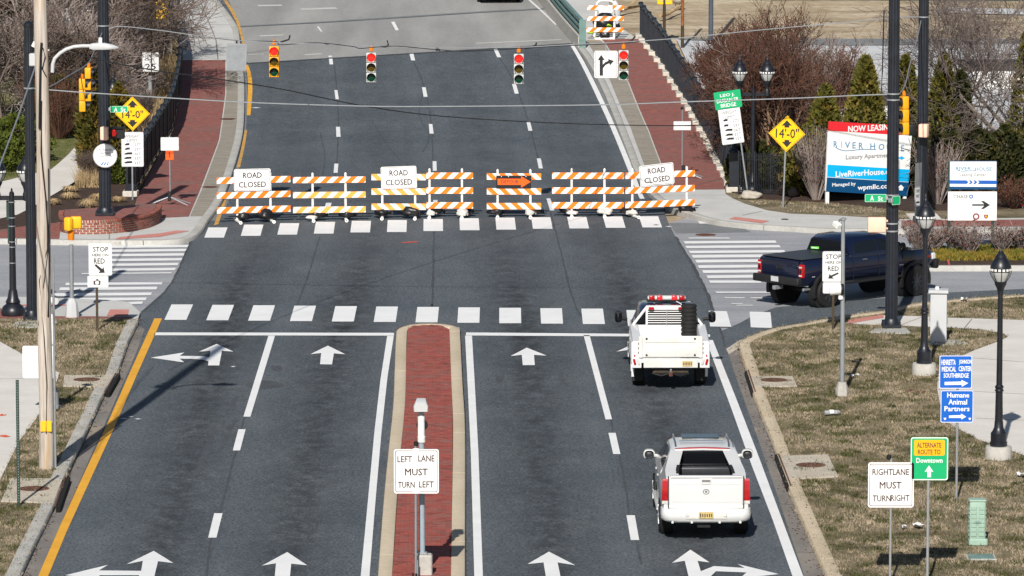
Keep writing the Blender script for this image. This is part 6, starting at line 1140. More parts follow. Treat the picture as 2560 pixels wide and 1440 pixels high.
# ================================================================== VEHICLES (local axes: +Y forward, +X right)
def side_pair(par, name, pts, xo, m, t=.05, ang=35, one=0):
    """panel given in (y,z), following the body side xo(y,z), on both sides"""
    for sg in (-1, 1):
        if one and sg != one: continue
        n = len(pts); vs = [(sg * xo(y, z), y, z) for y, z in pts] + [(sg * (xo(y, z) - t), y, z) for y, z in pts]
        MB().add(vs, [tuple(range(n)), tuple(range(n, 2 * n))] + [(i, (i + 1) % n, n + (i + 1) % n, n + i) for i in range(n)]).build(name, m, par, ang)
def wheel(par, x, y, r, w, rim='chrome', spokes=6):
    sg = 1 if x > 0 else -1; t = MB().lathe([(r * .60, -w / 2), (r * .93, -w / 2), (r, -w * .36), (r, w * .36), (r * .93, w / 2), (r * .60, w / 2)], (x, y, r), 28, 'X')
    for k in range(28): a = 6.2832 * k / 28; t.box((x, y + r * 1.0 * math.cos(a), r + r * 1.0 * math.sin(a)), (w * .7, .025, .03), rot=Matrix.Rotation(a, 3, 'X'))
    tyre = t.build('wheel', 'rubber', par)
    MB().lathe([(.0, .02), (r * .16, .03), (r * .2, -.02), (r * .5, -.03), (r * .60, .012), (r * .63, .012), (r * .63, -w * .5)], (x + sg * w * .46, y, r), 24, 'X').build('hub', 'visor', tyre) if 0 else None
    d = MB().lathe([(0, -.02), (r * .58, -.02), (r * .60, .0), (r * .64, .005), (r * .64, -.04)], (x + sg * (w * .5 - .02), y, r), 24, 'X'); d.v = [(x + sg * (w * .5 - .02) + sg * (px - x - sg * (w * .5 - .02)), py, pz) for px, py, pz in d.v]; d.build('rim', 'visor' if rim == 'visor' else rim, tyre)
    s_ = MB()
    for k in range(spokes): a = 6.2832 * k / spokes; s_.box((x + sg * (w * .5 + .0), y + r * .3 * math.cos(a), r + r * .3 * math.sin(a)), (.035, r * .56, r * .13), rot=Matrix.Rotation(a, 3, 'X'))
    s_.lathe([(0, 0), (r * .14, 0), (r * .15, sg * .02), (0, sg * .03)], (x + sg * w * .5, y, r), 12, 'X'); s_.build('spokes', 'cover_dark' if rim == 'visor' else 'chrome', tyre); return tyre
def arch(par, x, y, r, m='plastic', w=.10, sg=1):
    mb = MB(); n = 14; vs = []
    for i in range(n + 1):
        a = math.pi * (-.08 + 1.16 * i / n)
        for rr, xx in ((r, 0), (r + .09, 0), (r + .09, w), (r, w * .8)): vs.append((x + sg * (xx - .03), y + rr * math.cos(a), r * .80 + .06 + rr * math.sin(a)))
    mb.add(vs, [(i * 4 + c, i * 4 + (c + 1) % 4, (i + 1) * 4 + (c + 1) % 4, (i + 1) * 4 + c) for i in range(n) for c in range(4)] + [(0, 1, 2, 3), (n * 4, n * 4 + 1, n * 4 + 2, n * 4 + 3)]); mb.build('wheel_arch', m, par, 50)
def well(par, x, y, r, sg): MB().lathe([(0, 0), (r + .10, 0), (r + .10, -sg * .25), (0, -sg * .25)], (x, y, r * .80 + .1), 24, 'X').build('wheel_well', 'liner', par)
def mirror(par, x, y, z, w, h, m, face='glass_dark', arm=.18):
    sg = 1 if x > 0 else -1; b = MB().box((x, y, z), (w, .13, h), min(w, h) * .42, seg=4).build('mirror', m, par); MB().box((x, y - .060, z - h * .02), (w * .76, .03, h * .74), min(w, h) * .3, seg=3).build('mirror_glass', face, b); MB().cyl((x - sg * w * .4, y + .01, z - h * .15), (x - sg * (w * .5 + arm), y + .05, z - h * .25), .04, n=8).build('mirror_arm', m, b); return b
def plate_tag(par, x, y, z, w=.31, h=.16):
    o = MB().box((x, y, z), (w, .012, h), .003).build('number_plate', 'plate', par); mb = MB(); rr = random.Random(int(1000 * (x + z)))
    for i in range(6): mb.box((x - w * .38 + i * w * .152, y - .008, z - h * .02), (w * .075, .003, h * rr.uniform(.45, .6)))
    mb.build('plate_marks', 'dark_print', o, fast=True); return o
# ---- white luxury pickup with sail panels, nearest
_a = G(1756, 1330); ey = _a.y; V1 = thing('pickup_suv', 'pearl white luxury sport pickup with red tall tail lights, nearest vehicle', 'pickup', (_a.x, ey + 1.55, .006), R(.6))
def bodyx(y, z): return .985 - .035 * max(0, (z - 1.0) / .5) - (0 if abs(y) < 2.3 else .05 * ((abs(y) - 2.3) / .5) ** 2)
sec = lambda zt, w=1.0, zb=.42: [(0, zb), (.78 * w, zb), (.93 * w, zb + .10), (.985 * w, .78), (.98 * w, 1.0), (.965 * w, zt - .06), (.93 * w, zt), (0, zt)]
body = MB().loft([(-2.80, sec(1.22, .95, .58)), (-2.70, sec(1.22, .985, .52)), (-2.3, sec(1.22)), (-.5, sec(1.24)), (1.2, sec(1.24)), (1.9, sec(1.20, .99)), (2.5, sec(1.12, .95)), (2.78, sec(1.0, .86, .5)), (2.86, sec(.92, .78, .6))]).build('body', 'car_white', V1, 50)
def cabx(y, z): return .955 - max(0, z - 1.24) * .42
cs = lambda zt, wt, wb=.955: [(0, 1.2), (wb, 1.2), (wb - .01, 1.30), (wb - (zt - 1.24) * .38, zt - .14), (wt + .02, zt - .05), (wt - .07, zt - .005), (0, zt + .03)]
MB().loft([(-1.06, cs(1.80, .67)), (-.98, cs(1.83, .68)), (-.3, cs(1.86, .69)), (.35, cs(1.85, .69)), (.75, cs(1.78, .68)), (1.25, [(0, 1.2), (.95, 1.2), (.945, 1.26), (.85, 1.42), (.80, 1.47), (.7, 1.5), (0, 1.52)]), (1.80, [(0, 1.2), (.94, 1.2), (.93, 1.21), (.9, 1.22), (.86, 1.23), (.8, 1.235), (0, 1.25)])]).build('cab', 'car_white', V1, 50)
sx = lambda y, z: cabx(y, z) + .006
side_pair(V1, 'side_window', [(-.95, 1.32), (-.95, 1.70), (.0, 1.74), (.02, 1.32)], sx, 'glass_dark', .02); side_pair(V1, 'side_window', [(.10, 1.32), (.08, 1.74), (.55, 1.70), (1.25, 1.32)], sx, 'glass_dark', .02)
def rail_out(y, z): return .965 - (z - 1.2) * .12 - max(0, z - 1.46) * .46 - (0 if y > -2.3 else .06 * ((-y - 2.3) / .5) ** 2)
side_pair(V1, 'sail_panel', [(-2.76, 1.18), (-2.76, 1.44), (-2.55, 1.50), (-2.2, 1.54), (-1.7, 1.66), (-1.2, 1.79), (-1.0, 1.83), (-.9, 1.83), (-.9, 1.18)], rail_out, 'car_white', .29, 50)
side_pair(V1, 'bed_rail_cap', [(-2.70, 1.455), (-2.5, 1.515), (-2.2, 1.555), (-1.95, 1.60), (-1.95, 1.57), (-2.2, 1.525), (-2.5, 1.485), (-2.70, 1.425)], lambda y, z: rail_out(y, z) - .235, 'liner', .07)
MB().box((0, -1.9, 1.235), (1.36, 1.65, .02)).build('bed_floor', 'liner', V1); MB().box((0, -2.66, 1.34), (1.36, .02, .22)).build('bed_end', 'liner', V1)
MB().plate([(-.66, 1.23), (.66, 1.23), (.65, 1.5), (.58, 1.72), (.52, 1.765), (-.52, 1.765), (-.58, 1.72), (-.65, 1.5)], -1.10, -1.07).build('rear_window', 'glass_dark', V1)
MB().box((0, -1.24, 1.345), (1.32, .22, .21), .05, seg=3).build('midgate', 'cover_dark', V1)
side_pair(V1, 'bed_light', [(-2.2, 1.30), (-2.2, 1.36), (-2.1, 1.36), (-2.1, 1.30)], lambda y, z: .64, 'clear_lens', .02)
MB().box((0, -2.795, 1.12), (1.66, .10, .74), .03, seg=3).build('tailgate', 'car_white', V1); tg = [c for c in V1.children if c.name.startswith('tailgate')][0]
MB().box((0, -2.80, 1.475), (1.60, .15, .05), .02, seg=2).build('gate_cap', 'car_white', tg); MB().box((0, -2.86, .80), (1.66, .05, .09), .02, seg=2).build('gate_lip', 'car_white', tg)
MB().box((0, -2.795, 1.12), (1.67, .085, .735), .01).build('gate_frame', 'cabinet', tg) if 0 else None
for sg in (-1, 1): MB().box((sg * .842, -2.79, 1.12), (.016, .115, .72)).build('gate_gap', 'plastic', tg)
MB().box((0, -2.84, .752), (1.66, .06, .02)).build('gate_gap', 'plastic', tg)
for z_ in (1.30, .90): MB().box((0, -2.846, z_), (1.50, .004, .010)).build('gate_crease', 'cabinet', tg)
MB().plate([(-.15, 1.46), (.15, 1.46), (.12, 1.36), (.08, 1.31), (-.08, 1.31), (-.12, 1.36)], -2.862, -2.84).build('handle_bezel', 'car_white', tg); MB().box((0, -2.868, 1.385), (.19, .012, .05), .008).build('handle', 'chrome', tg)
em = MB(); ring_plate(em, [(.075 * math.cos(6.2832 * i / 20), 1.14 + .062 * math.sin(6.2832 * i / 20)) for i in range(20)], [(.055 * math.cos(6.2832 * i / 20), 1.14 + .045 * math.sin(6.2832 * i / 20)) for i in range(20)], -2.852, -2.84); em.build('emblem', 'chrome', tg); MB().plate([(-.03, 1.165), (.03, 1.165), (.025, 1.13), (0, 1.11), (-.025, 1.13)], -2.852, -2.84).build('emblem_crest', 'chrome', tg)
side_pair(V1, 'tail_light', [(-2.81, .93), (-2.82, 1.0), (-2.82, 1.36), (-2.79, 1.42), (-2.70, 1.42), (-2.68, .93)], lambda y, z: .985 - .14 * max(0, (-y - 2.70) / .12) * 0 - .05 * max(0, (z - 1.1)), 'red_lens', .165, 60); side_pair(V1, 'reverse_light', [(-2.815, .86), (-2.825, .93), (-2.68, .93), (-2.68, .86)], lambda y, z: .98, 'clear_lens', .15)
MB().loft([(-2.98, [(0, .50), (.6, .50), (.80, .53), (.84, .62), (.80, .70), (0, .72)]), (-2.90, [(0, .44), (.72, .45), (.92, .50), (.965, .62), (.92, .75), (0, .77)]), (-2.72, [(0, .44), (.86, .44), (.99, .50), (1.01, .62), (1.0, .76), (0, .78)]), (-2.3, [(0, .46), (.9, .46), (.99, .50), (1.0, .6), (.99, .72), (0, .72)])]).build('bumper', 'car_white', V1, 60); bp = [c for c in V1.children if c.name.startswith('bumper')][0]
MB().box((0, -2.985, .63), (.92, .03, .17), .02, seg=2).build('plate_recess', 'car_cream', bp); plate_tag(bp, -.005, -3.008, .635, .33, .15)
for x in (-.42, .42): MB().lathe([(0, -.02), (.035, -.02), (.04, 0)], (x, -3.0, .64), 12, 'Y').build('plate_lamp', 'clear_lens', bp)
for x in (-.75, -.32, .30, .76): MB().lathe([(0, -.02), (.028, -.015), (.03, .02)], (x, -2.965, .47), 10, 'Y').build('parking_sensor', 'car_white', bp)
MB().box((-.05, -2.85, .36), (.3, .1, .06), .01).build('tow_hitch', 'visor', V1); MB().plate([(-.62, 1.83), (-.3, 1.85), (0, 1.857), (.3, 1.85), (.62, 1.83), (.3, 1.818), (-.3, 1.818)], -1.12, -1.03).build('brake_light_strip', 'red_lens', V1)
MB().loft([(-1.14, [(0, 1.80), (.62, 1.785), (.64, 1.80), (.62, 1.815), (0, 1.835)]), (-.9, [(0, 1.83), (.68, 1.80), (.70, 1.82), (.66, 1.84), (0, 1.875)])]).build('spoiler', 'car_white', V1, 60)
for sg in (-1, 1): MB().tube([(sg * .60, -.95, 1.83), (sg * .605, -.85, 1.91), (sg * .61, -.2, 1.935), (sg * .61, .35, 1.92), (sg * .60, .55, 1.83)], .022, 8).build('roof_rail', 'chrome', V1)
for y in (-.70, -.35): MB().box((0, y, 1.892), (1.0, .012, .006)).build('roof_seam', 'cover_dark', V1)
MB().box((0, .28, 1.893), (.85, .55, .012), .005).build('sunroof', 'glass_dark', V1)
mirror(V1, -1.13, 1.02, 1.36, .27, .23, 'car_white', 'cover_dark', .08); mirror(V1, 1.13, 1.02, 1.36, .27, .23, 'car_white', 'cover_dark', .08)
for sg in (-1, 1):
    for y in (-1.55, 1.75): well(V1, sg * .955, y, .40, sg); wheel(V1, sg * .865, y, .40, .28)
    for y in (-.28, .62): MB().box((sg * .985, y, 1.10), (.03, .18, .03), .008).build('door_handle', 'car_white', V1)
    for y in (-.92, .05, 1.05): MB().box((sg * .982, y, .85), (.012, .012, .68)).build('door_seam', 'cover_dark', V1)
    MB().box((sg * .97, .1, .44), (.14, 2.4, .06), .02).build('running_board', 'car_white', V1)
# ---- white service truck
_a = G(1671, 960); ty = _a.y; V2 = thing('service_truck', 'white service truck with red light bar and black pipe coil standing in its bed', 'truck', (_a.x, ty + 1.7, .006), R(.4))
MB().box((0, -1.6, .52), (.9, 2.6, .22), .02).build('chassis', 'visor', V2); MB().box((0, 1.2, .55), (.9, 3.0, .25), .02).build('chassis', 'visor', V2)
sec = lambda zt, w=1.0, zb=.5: [(0, zb), (.80 * w, zb), (.93 * w, zb + .08), (.98 * w, .85), (.97 * w, 1.1), (.95 * w, zt - .05), (.90 * w, zt), (0, zt)]
MB().loft([(-.35, sec(1.22)), (1.35, sec(1.22)), (1.8, sec(1.22, .98)), (2.75, sec(1.15, .95)), (2.95, sec(1.05, .9, .55))]).build('cab_body', 'truck_white', V2, 50)
cs = lambda zt, wt, wb=.93: [(0, 1.15), (wb, 1.15), (wb, 1.26), (wt + .05, zt - .16), (wt, zt - .04), (wt - .08, zt), (0, zt + .02)]
MB().loft([(-.33, cs(1.86, .73)), (-.1, cs(1.93, .74)), (.7, cs(1.94, .74)), (.95, cs(1.86, .73)), (1.35, [(0, 1.15), (.92, 1.15), (.91, 1.2), (.83, 1.42), (.8, 1.45), (.72, 1.48), (0, 1.5)]), (1.75, [(0, 1.15), (.9, 1.15), (.9, 1.17), (.88, 1.19), (.85, 1.21), (.8, 1.22), (0, 1.23)])]).build('cab_roof', 'roof_blue', V2, 50)
cx_ = lambda y, z: .945 - max(0, z - 1.24) * .33
side_pair(V2, 'side_window', [(-.25, 1.28), (-.25, 1.74), (.35, 1.78), (.4, 1.28)], cx_, 'glass_dark', .03); side_pair(V2, 'door_window', [(.45, 1.28), (.40, 1.78), (.70, 1.76), (1.25, 1.28)], cx_, 'glass_dark', .03); MB().box((0, -.345, 1.55), (1.30, .03, .42), .02).build('rear_window', 'glass_dark', V2)
for sg in (-1, 1): MB().box((sg * .955, .42, .95), (.04, 1.45, .55), .015).build('door', 'truck_white', V2)
# utility bed
MB().box((0, -1.65, .80), (1.58, 2.5, .12), .01).build('bed_floor', 'truck_white', V2); MB().box((0, -.47, 1.09), (1.95, .12, .68), .015).build('bulkhead', 'truck_white', V2)
for sg in (-1, 1):
    MB().loft([(-2.90, [(0, .62), (.10, .62), (.125, .66), (.125, 1.28), (.10, 1.33), (0, 1.33)]), (-2.0, [(0, .62), (.10, .62), (.125, .66), (.125, 1.36), (.10, 1.41), (0, 1.41)]), (-.55, [(0, .62), (.10, .62), (.125, .66), (.125, 1.40), (.10, 1.45), (0, 1.45)])]).build('side_box', 'truck_white', V2, 50).location = (sg * .905, 0, 0)
    for y in (-2.5, -1.7, -.95): MB().box((sg * 1.035, y, 1.02), (.02, .62, .55), .008).build('locker_door', 'truck_white', V2)
    lp = MB().box((sg * .905, -2.905, .79), (.26, .035, .36), .01).build('lamp_panel', 'truck_white', V2)
    for dx, m in ((.055, 'red_lens'), (-.05, 'clear_lens')):
        MB().box((sg * (.905 + dx), -2.93, .775), (.062, .03, .17), .028, Matrix.Rotation(R(sg * 14), 3, 'Y'), 3).build('tail_lamp', m, lp)
    MB().box((sg * .955, -2.93, .94), (.035, .02, .06), .008).build('marker_lamp', 'red_lens', lp)
    MB().box((sg * .80, -2.90, 1.17), (.10, .12, .58), .015).build('corner_post', 'car_cream', V2); MB().box((sg * .92, -2.88, 1.14), (.03, .03, .4), .0).build('stake_slot', 'galv', V2)
    for z in (1.02, 1.14, 1.26): MB().box((sg * .855, -2.915, z), (.03, .03, .05), .006).build('hinge', 'rust', V2)
tg = MB().box((0, -2.91, 1.18), (1.52, .07, .57), .015).build('tailgate', 'car_cream', V2)
MB().box((0, -2.952, 1.06), (1.36, .03, .30), .012, seg=2).build('gate_pressing', 'car_cream', tg); MB().box((0, -2.95, 1.37), (1.36, .02, .14), .008).build('gate_pressing', 'car_cream', tg)
for x in (-.64, .64):
    for z in (.96, 1.40): MB().lathe([(0, -.03), (.028, -.03), (.03, 0)], (x, -2.945, z), 10, 'Y').build('gate_bolt', 'visor', tg)
st = MB().box((0, -2.95, .735), (1.44, .16, .22), .012).build('step_bumper', 'car_cream', V2); rb = MB()
for i in range(44): rb.box((-.70 + i * .0326, -3.034, .735), (.014, .012, .19))
rb.build('tread_ribs', 'car_cream', st, fast=True); plate_tag(st, .44, -3.045, .745, .27, .14)
MB().box((0, -2.9, .50), (.95, .06, .05), .01).build('hitch_bar', 'brown_post', V2); MB().box((0, -3.0, .47), (.10, .3, .12), .01).build('hitch', 'rust', V2); MB().lathe([(0, 0), (.02, 0), (.02, .04), (.03, .06), (0, .09)], (0, -3.12, .53), 10).build('hitch_ball', 'galv', V2)
for a in ((-.05, -.5), (.05, .5)): MB().tube([(a[0], -2.93, .46), (a[1] * .5, -2.97, .40), (a[1], -2.93, .47)], .014, 5).build('safety_chain', 'visor', V2)
rk = MB().box((0, -.52, 1.90), (1.16, .07, .12), .012).build('headache_rack', 'truck_white', V2)
for sg in (-1, 1): MB().box((sg * .56, -.52, 1.68), (.06, .06, .50), .01).build('rack_upright', 'truck_white', rk)
for sg in (-1, 1): MB().tube([(sg * .56, -.53, 1.92), (sg * .93, -.55, 1.44)], .038, 8).build('rack_brace', 'truck_white', rk)
for i in range(6): MB().box((0, -.53, 1.49 + i * .062), (1.06, .035, .022), .004, Matrix.Rotation(R(-15), 3, 'X')).build('louvre_slat', 'truck_white', rk)
MB().box((0, -.49, 1.64), (1.08, .012, .42)).build('dark_backing', 'glass_dark', rk); MB().box((-.02, -.57, 1.65), (.02, .02, .42)).build('rack_stay', 'galv', rk)  # dark panel added behind the slats so the shaded gaps read black
for x in (-.44, .36): MB().box((x, -.60, 1.89), (.15, .10, .075), .02).build('rack_lamp', 'red_lens', rk)
MB().plate([(-.90, 1.46), (-.62, 1.46), (-.62, 1.80)], -.50, -.48).build('brace_mesh', 'glass_dark', rk)
lb = MB().box((0, .22, 2.0), (1.08, .30, .05), .02).build('light_bar', 'visor', V2); MB().box((0, .22, 2.075), (1.04, .28, .11), .05, seg=3).build('clear_cover', 'clear_lens', lb)
for x, m in ((-.40, 'red_lens'), (-.19, 'red_beacon'), (.21, 'red_beacon'), (.41, 'red_lens')): MB().box((x, .20, 2.08), (.165, .30, .12), .03, seg=2).build('red_beacon', m, lb)
for x in (-.34, .40): MB().box((x, .22, 1.965), (.05, .2, .06), .01).build('bar_foot', 'galv', lb)
MB().tube([(.26, .0, 2.0), (.35, -.15, 1.97), (.42, -.28, 1.93)], .012, 5).build('coiled_lead', 'white', lb)
for sg in (-1, 1): mirror(V2, sg * 1.28, 1.15, 1.42, .20, .31, 'plastic', 'glass_dark', .14)
for sg in (-1, 1): wheel(V2, sg * .83, -1.7, .40, .30, 'galv'); wheel(V2, sg * .85, 2.05, .39, .25, 'galv'); arch(V2, sg * .98, -1.7, .42, 'truck_white', .07, sg); well(V2, sg * .955, 2.05, .38, sg)
for x in (-.86, .86): MB().box((x, -2.15, .36), (.30, .02, .42), .003).build('mud_flap', 'rubber', V2)
cp = thing('pipe_coil', 'upright black corrugated pipe section standing in the white truck bed', 'pipe', V2.location + Vector((.57, -.88, .87)), 0); pr = []
for i in range(11): z = i * .108; pr += [(.19, z), (.213, z + .02), (.213, z + .072), (.19, z + .09)]
MB().lathe(pr, n=24).build('corrugated_tube', 'rubber', cp); MB().lathe([(.216, .13), (.219, .13), (.219, .15), (.216, .15)], n=24).build('grey_band', 'galv', cp); MB().lathe([(.15, 1.16), (.19, 1.17), (.2, 1.1)], n=20).build('rim', 'rubber', cp)
# ---- dark blue lifted pickup turning right
_r, _f = G(2066, 768), G(2298, 738); _d = Vector((_f.x - _r.x, _f.y - _r.y, 0)).normalized(); _o = Vector((_r.x, _r.y, 0)) + _d * 2.0 * .96 - Vector((_d.y, -_d.x, 0)) * .90
V3 = thing('blue_pickup', 'dark blue lifted crew cab pickup turning right with black wheels', 'pickup', (_o.x, _o.y, -.014), math.atan2(-_d.x, _d.y)); V3.scale = (.96, .96, .96); print('V3', _r, _f, (_f - _r).length)
sec = lambda zt, w=1.0, zb=.72: [(0, zb), (.80 * w, zb), (.92 * w, zb + .06), (.985 * w, 1.05), (.985 * w, 1.2), (.96 * w, zt - .06), (.92 * w, zt), (0, zt)]
MB().loft([(-3.06, sec(1.52, .96, .80)), (-2.98, sec(1.54)), (-1.02, sec(1.55)), (-.95, sec(1.52)), (1.55, sec(1.50)), (1.75, sec(1.48)), (2.5, sec(1.44, .98)), (2.85, sec(1.36, .93, .8)), (2.98, sec(1.25, .84, .85))]).build('body', 'car_blue', V3, 50)
MB().box((0, -2.0, 1.565), (1.72, 2.05, .03), .012).build('bed_cover', 'cover_dark', V3)
cs = lambda zt, wt, wb=.95: [(0, 1.45), (wb, 1.45), (wb, 1.54), (wt + .06, zt - .16), (wt + .01, zt - .05), (wt - .08, zt), (0, zt + .02)]
MB().loft([(-.98, cs(1.98, .74)), (-.75, cs(2.08, .76)), (.6, cs(2.09, .76)), (.95, cs(2.0, .75)), (1.3, [(0, 1.45), (.94, 1.45), (.93, 1.5), (.86, 1.66), (.82, 1.70), (.74, 1.73), (0, 1.75)]), (1.75, [(0, 1.45), (.92, 1.45), (.92, 1.46), (.9, 1.47), (.86, 1.485), (.8, 1.49), (0, 1.5)])]).build('cab', 'car_blue', V3, 50)
cx3 = lambda y, z: .965 - max(0, z - 1.54) * .36
side_pair(V3, 'side_window', [(-.78, 1.60), (-.70, 1.92), (.22, 1.95), (.25, 1.60)], cx3, 'glass_dark', .03); side_pair(V3, 'door_window', [(.33, 1.60), (.30, 1.95), (.62, 1.93), (1.22, 1.60)], cx3, 'glass_dark', .03)
rw = MB().plate([(-.82, 1.56), (.82, 1.56), (.68, 1.93), (-.68, 1.93)], -1.03, -.99).build('rear_window', 'glass_dark', V3); MB().box((-.52, -1.04, 1.66), (.34, .012, .07), .0, Matrix.Rotation(R(-4), 3, 'Y')).build('window_sticker', 'lime_sticker', rw); MB().box((-.52, -1.047, 1.655), (.24, .006, .03)).build('sticker_band', 'white', rw)
MB().plate([(-.75, 1.50), (.75, 1.50), (.70, 1.74), (-.70, 1.74)], 0, .02).build('windscreen', 'glass_dark', V3).location = (0, 1.5, .0)
tg = MB().box((0, -3.08, 1.24), (1.60, .09, .56), .03, seg=3).build('tailgate', 'car_blue', V3); MB().box((0, -3.10, 1.50), (1.60, .08, .06), .02, seg=2).build('gate_spoiler', 'car_blue', tg); MB().box((0, -3.13, 1.28), (.26, .02, .10), .02).build('emblem', 'plastic', tg)
for sg in (-1, 1):
    tl = MB().box((sg * .895, -3.05, 1.22), (.17, .13, .42), .03, seg=2).build('tail_light', 'red_lens', V3)
    for z in (1.34, 1.08): MB().box((sg * .895, -3.118, z), (.13, .012, .045), .004).build('clear_bar', 'clear_lens', tl)
    MB().box((sg * .895, -3.117, 1.21), (.09, .01, .12), .004).build('dark_centre', 'visor', tl)
    for y in (-2.0, 1.93): arch(V3, sg * .97, y, .56, 'plastic', .12, sg); well(V3, sg * .955, y, .50, sg); wheel(V3, sg * .90, y, .47, .33, 'visor', 8)
    MB().box((sg * .95, .0, .70), (.16, 2.6, .07), .02).build('running_board', 'plastic', V3)
    for y in (-.35, .72): MB().box((sg * .99, y, 1.38), (.03, .2, .035), .008).build('door_handle', 'chrome', V3)
    for y in (-.86, .29, 1.36): MB().box((sg * .985, y, 1.14), (.012, .012, .66)).build('door_seam', 'plastic', V3)
    mirror(V3, sg * 1.20, 1.12, 1.66, .22, .28, 'plastic', 'glass_dark', .1); MB().box((sg * .96, -2.62, 1.02), (.04, .14, .03), .006).build('side_marker', 'clear_lens', V3); MB().box((sg * .985, 1.30, 1.06), (.03, .18, .03), .006).build('fender_badge', 'chrome', V3); MB().box((sg * .86, 2.82, 1.2), (.2, .2, .22), .04).build('headlight', 'clear_lens', V3); MB().box((sg * .97, 2.55, 1.22), (.03, .16, .05), .01).build('marker_light', 'red_lens', V3)
bp = MB().box((0, -3.22, .90), (1.98, .22, .24), .05, seg=3).build('bumper', 'plastic', V3); MB().box((0, -3.34, .93), (.32, .012, .16), .004).build('number_plate', 'cabinet', bp); MB().box((0, -3.2, .66), (.12, .36, .12), .01).build('hitch', 'galv', V3); MB().box((0, 2.98, .95), (1.9, .18, .3), .05, seg=2).build('front_bumper', 'plastic', V3); MB().plate([(-.62, 1.0), (.62, 1.0), (.7, 1.34), (-.7, 1.34)], 2.96, 3.03).build('grille', 'plastic', V3); MB().tube([(.55, -2.0, .62), (.75, -2.5, .60), (.80, -2.9, .62)], .05, 8).build('exhaust', 'galv', V3); MB().cyl((-.8, -2.0, .47), (.8, -2.0, .47), .09, n=10).build('axle', 'visor', V3); MB().cyl((-.8, 1.93, .47), (.8, 1.93, .47), .08, n=10).build('axle', 'visor', V3); MB().box((.1, 1.6, 1.50), (1.0, .9, .06), .03, seg=2).build('hood_scoop', 'car_blue', V3)
# ---- other vehicles
def plain_car(name, label, loc, rz, paint, L=4.8, Wd=1.85, Hh=1.7, cat='car', van=False):
    t = thing(name, label, cat, loc, rz); w = Wd / 2; zb = .95
    s1 = lambda zt, k=1.0, z0=.3: [(0, z0), (w * .85 * k, z0), (w * .96 * k, z0 + .1), (w * k, .65), (w * .97 * k, zt - .06), (w * .9 * k, zt), (0, zt)]
    MB().loft([(-L / 2, s1(zb, .9, .42)), (-L / 2 + .12, s1(zb, .98)), (-L / 4, s1(zb + .03)), (L / 4, s1(zb + .02)), (L / 2 - .5, s1(zb - .08, .97)), (L / 2, s1(zb - .22, .84, .4))]).build('body', paint, t, 50)
    c1 = lambda zt, wt: [(0, zb - .05), (w * .93, zb - .05), (w * .92, zb + .05), (wt + .05, zt - .13), (wt, zt - .04), (wt - .08, zt), (0, zt + .02)]
    f = L * (.40 if van else .12)
    MB().loft([(-L / 2 + .25, c1(Hh - .1, w * .76)), (-L / 2 + .7, c1(Hh, w * .78)), (f * .5, c1(Hh, w * .78)), (f + .2, c1(Hh - .12, w * .76)), (f + .9, [(0, zb - .05), (w * .9, zb - .05), (w * .9, zb - .02), (w * .86, zb), (w * .82, zb + .01), (w * .75, zb + .02), (0, zb + .03)])]).build('cab', 'glass_dark', t, 50)
    MB().loft([(-L / 2 + .35, [(0, Hh - .08), (w * .72, Hh - .10), (w * .76, Hh - .07), (w * .7, Hh - .03), (0, Hh)]), (f, [(0, Hh - .05), (w * .74, Hh - .06), (w * .78, Hh - .03), (w * .72, Hh + .02), (0, Hh + .05)])]).build('roof', paint, t, 50)
    for sg in (-1, 1):
        for y in (-L * .3, L * .3): wheel(t, sg * (w - .12), y, .34, .22)
        MB().box((sg * w * .82, -L / 2 + .0, .80), (.22, .1, .16), .03).build('tail_light', 'red_lens', t); MB().box((sg * w * .75, L / 2 - .05, .66), (.26, .12, .12), .03).build('headlight', 'clear_lens', t)
    MB().box((0, -L / 2 - .03, .46), (Wd * .94, .16, .2), .05).build('bumper', paint, t); return t
p = G(1244, 9, 0); plain_car('dark_car', 'black car on the bridge showing only its lower rear at the top edge', (p.x, p.y + 2.2, p.z + .012), R(2), 'car_dark', 4.9, 2.1, 1.7)
def shed(label, x0, x1, yroof0, yroof1, ywall, rz=0):
    p = G((x0 + x1) / 2, ywall, .06); k = ppm(p.y); w = (x1 - x0) / k; hw = (ywall - yroof1) / k / cP; t = thing('low_shed', label, 'shed', p, R(rz), 0, 'low white sheds by the lot'); dep = (yroof1 - yroof0) / k / .11 * .55
    MB().box((0, dep / 2, hw / 2), (w, dep, hw), .02).build('wall', 'white_worn', t); MB().box((.15, dep / 2, hw + .09), (w + .1, dep + .2, .18), .03).build('roof', mat('dark_shed_roof', (.03, .028, .03), .7, var=.3), t); MB().box((-w / 2 + .25, -.012, hw * .45), (.5, .03, hw * .8), .01).build('door', 'cabinet', t); MB().box((.15, .25, hw + .2), (w * .8, .12, .05), .01).build('ridge_strip', 'cover_dark', t)
shed('low white shed with dark roof half hidden behind the tallest arborvitae', 2085, 2222, 232, 262, 300); shed('low white shed with a wide dark roof behind the bare grey tree', 2400, 2590, 138, 176, 222)
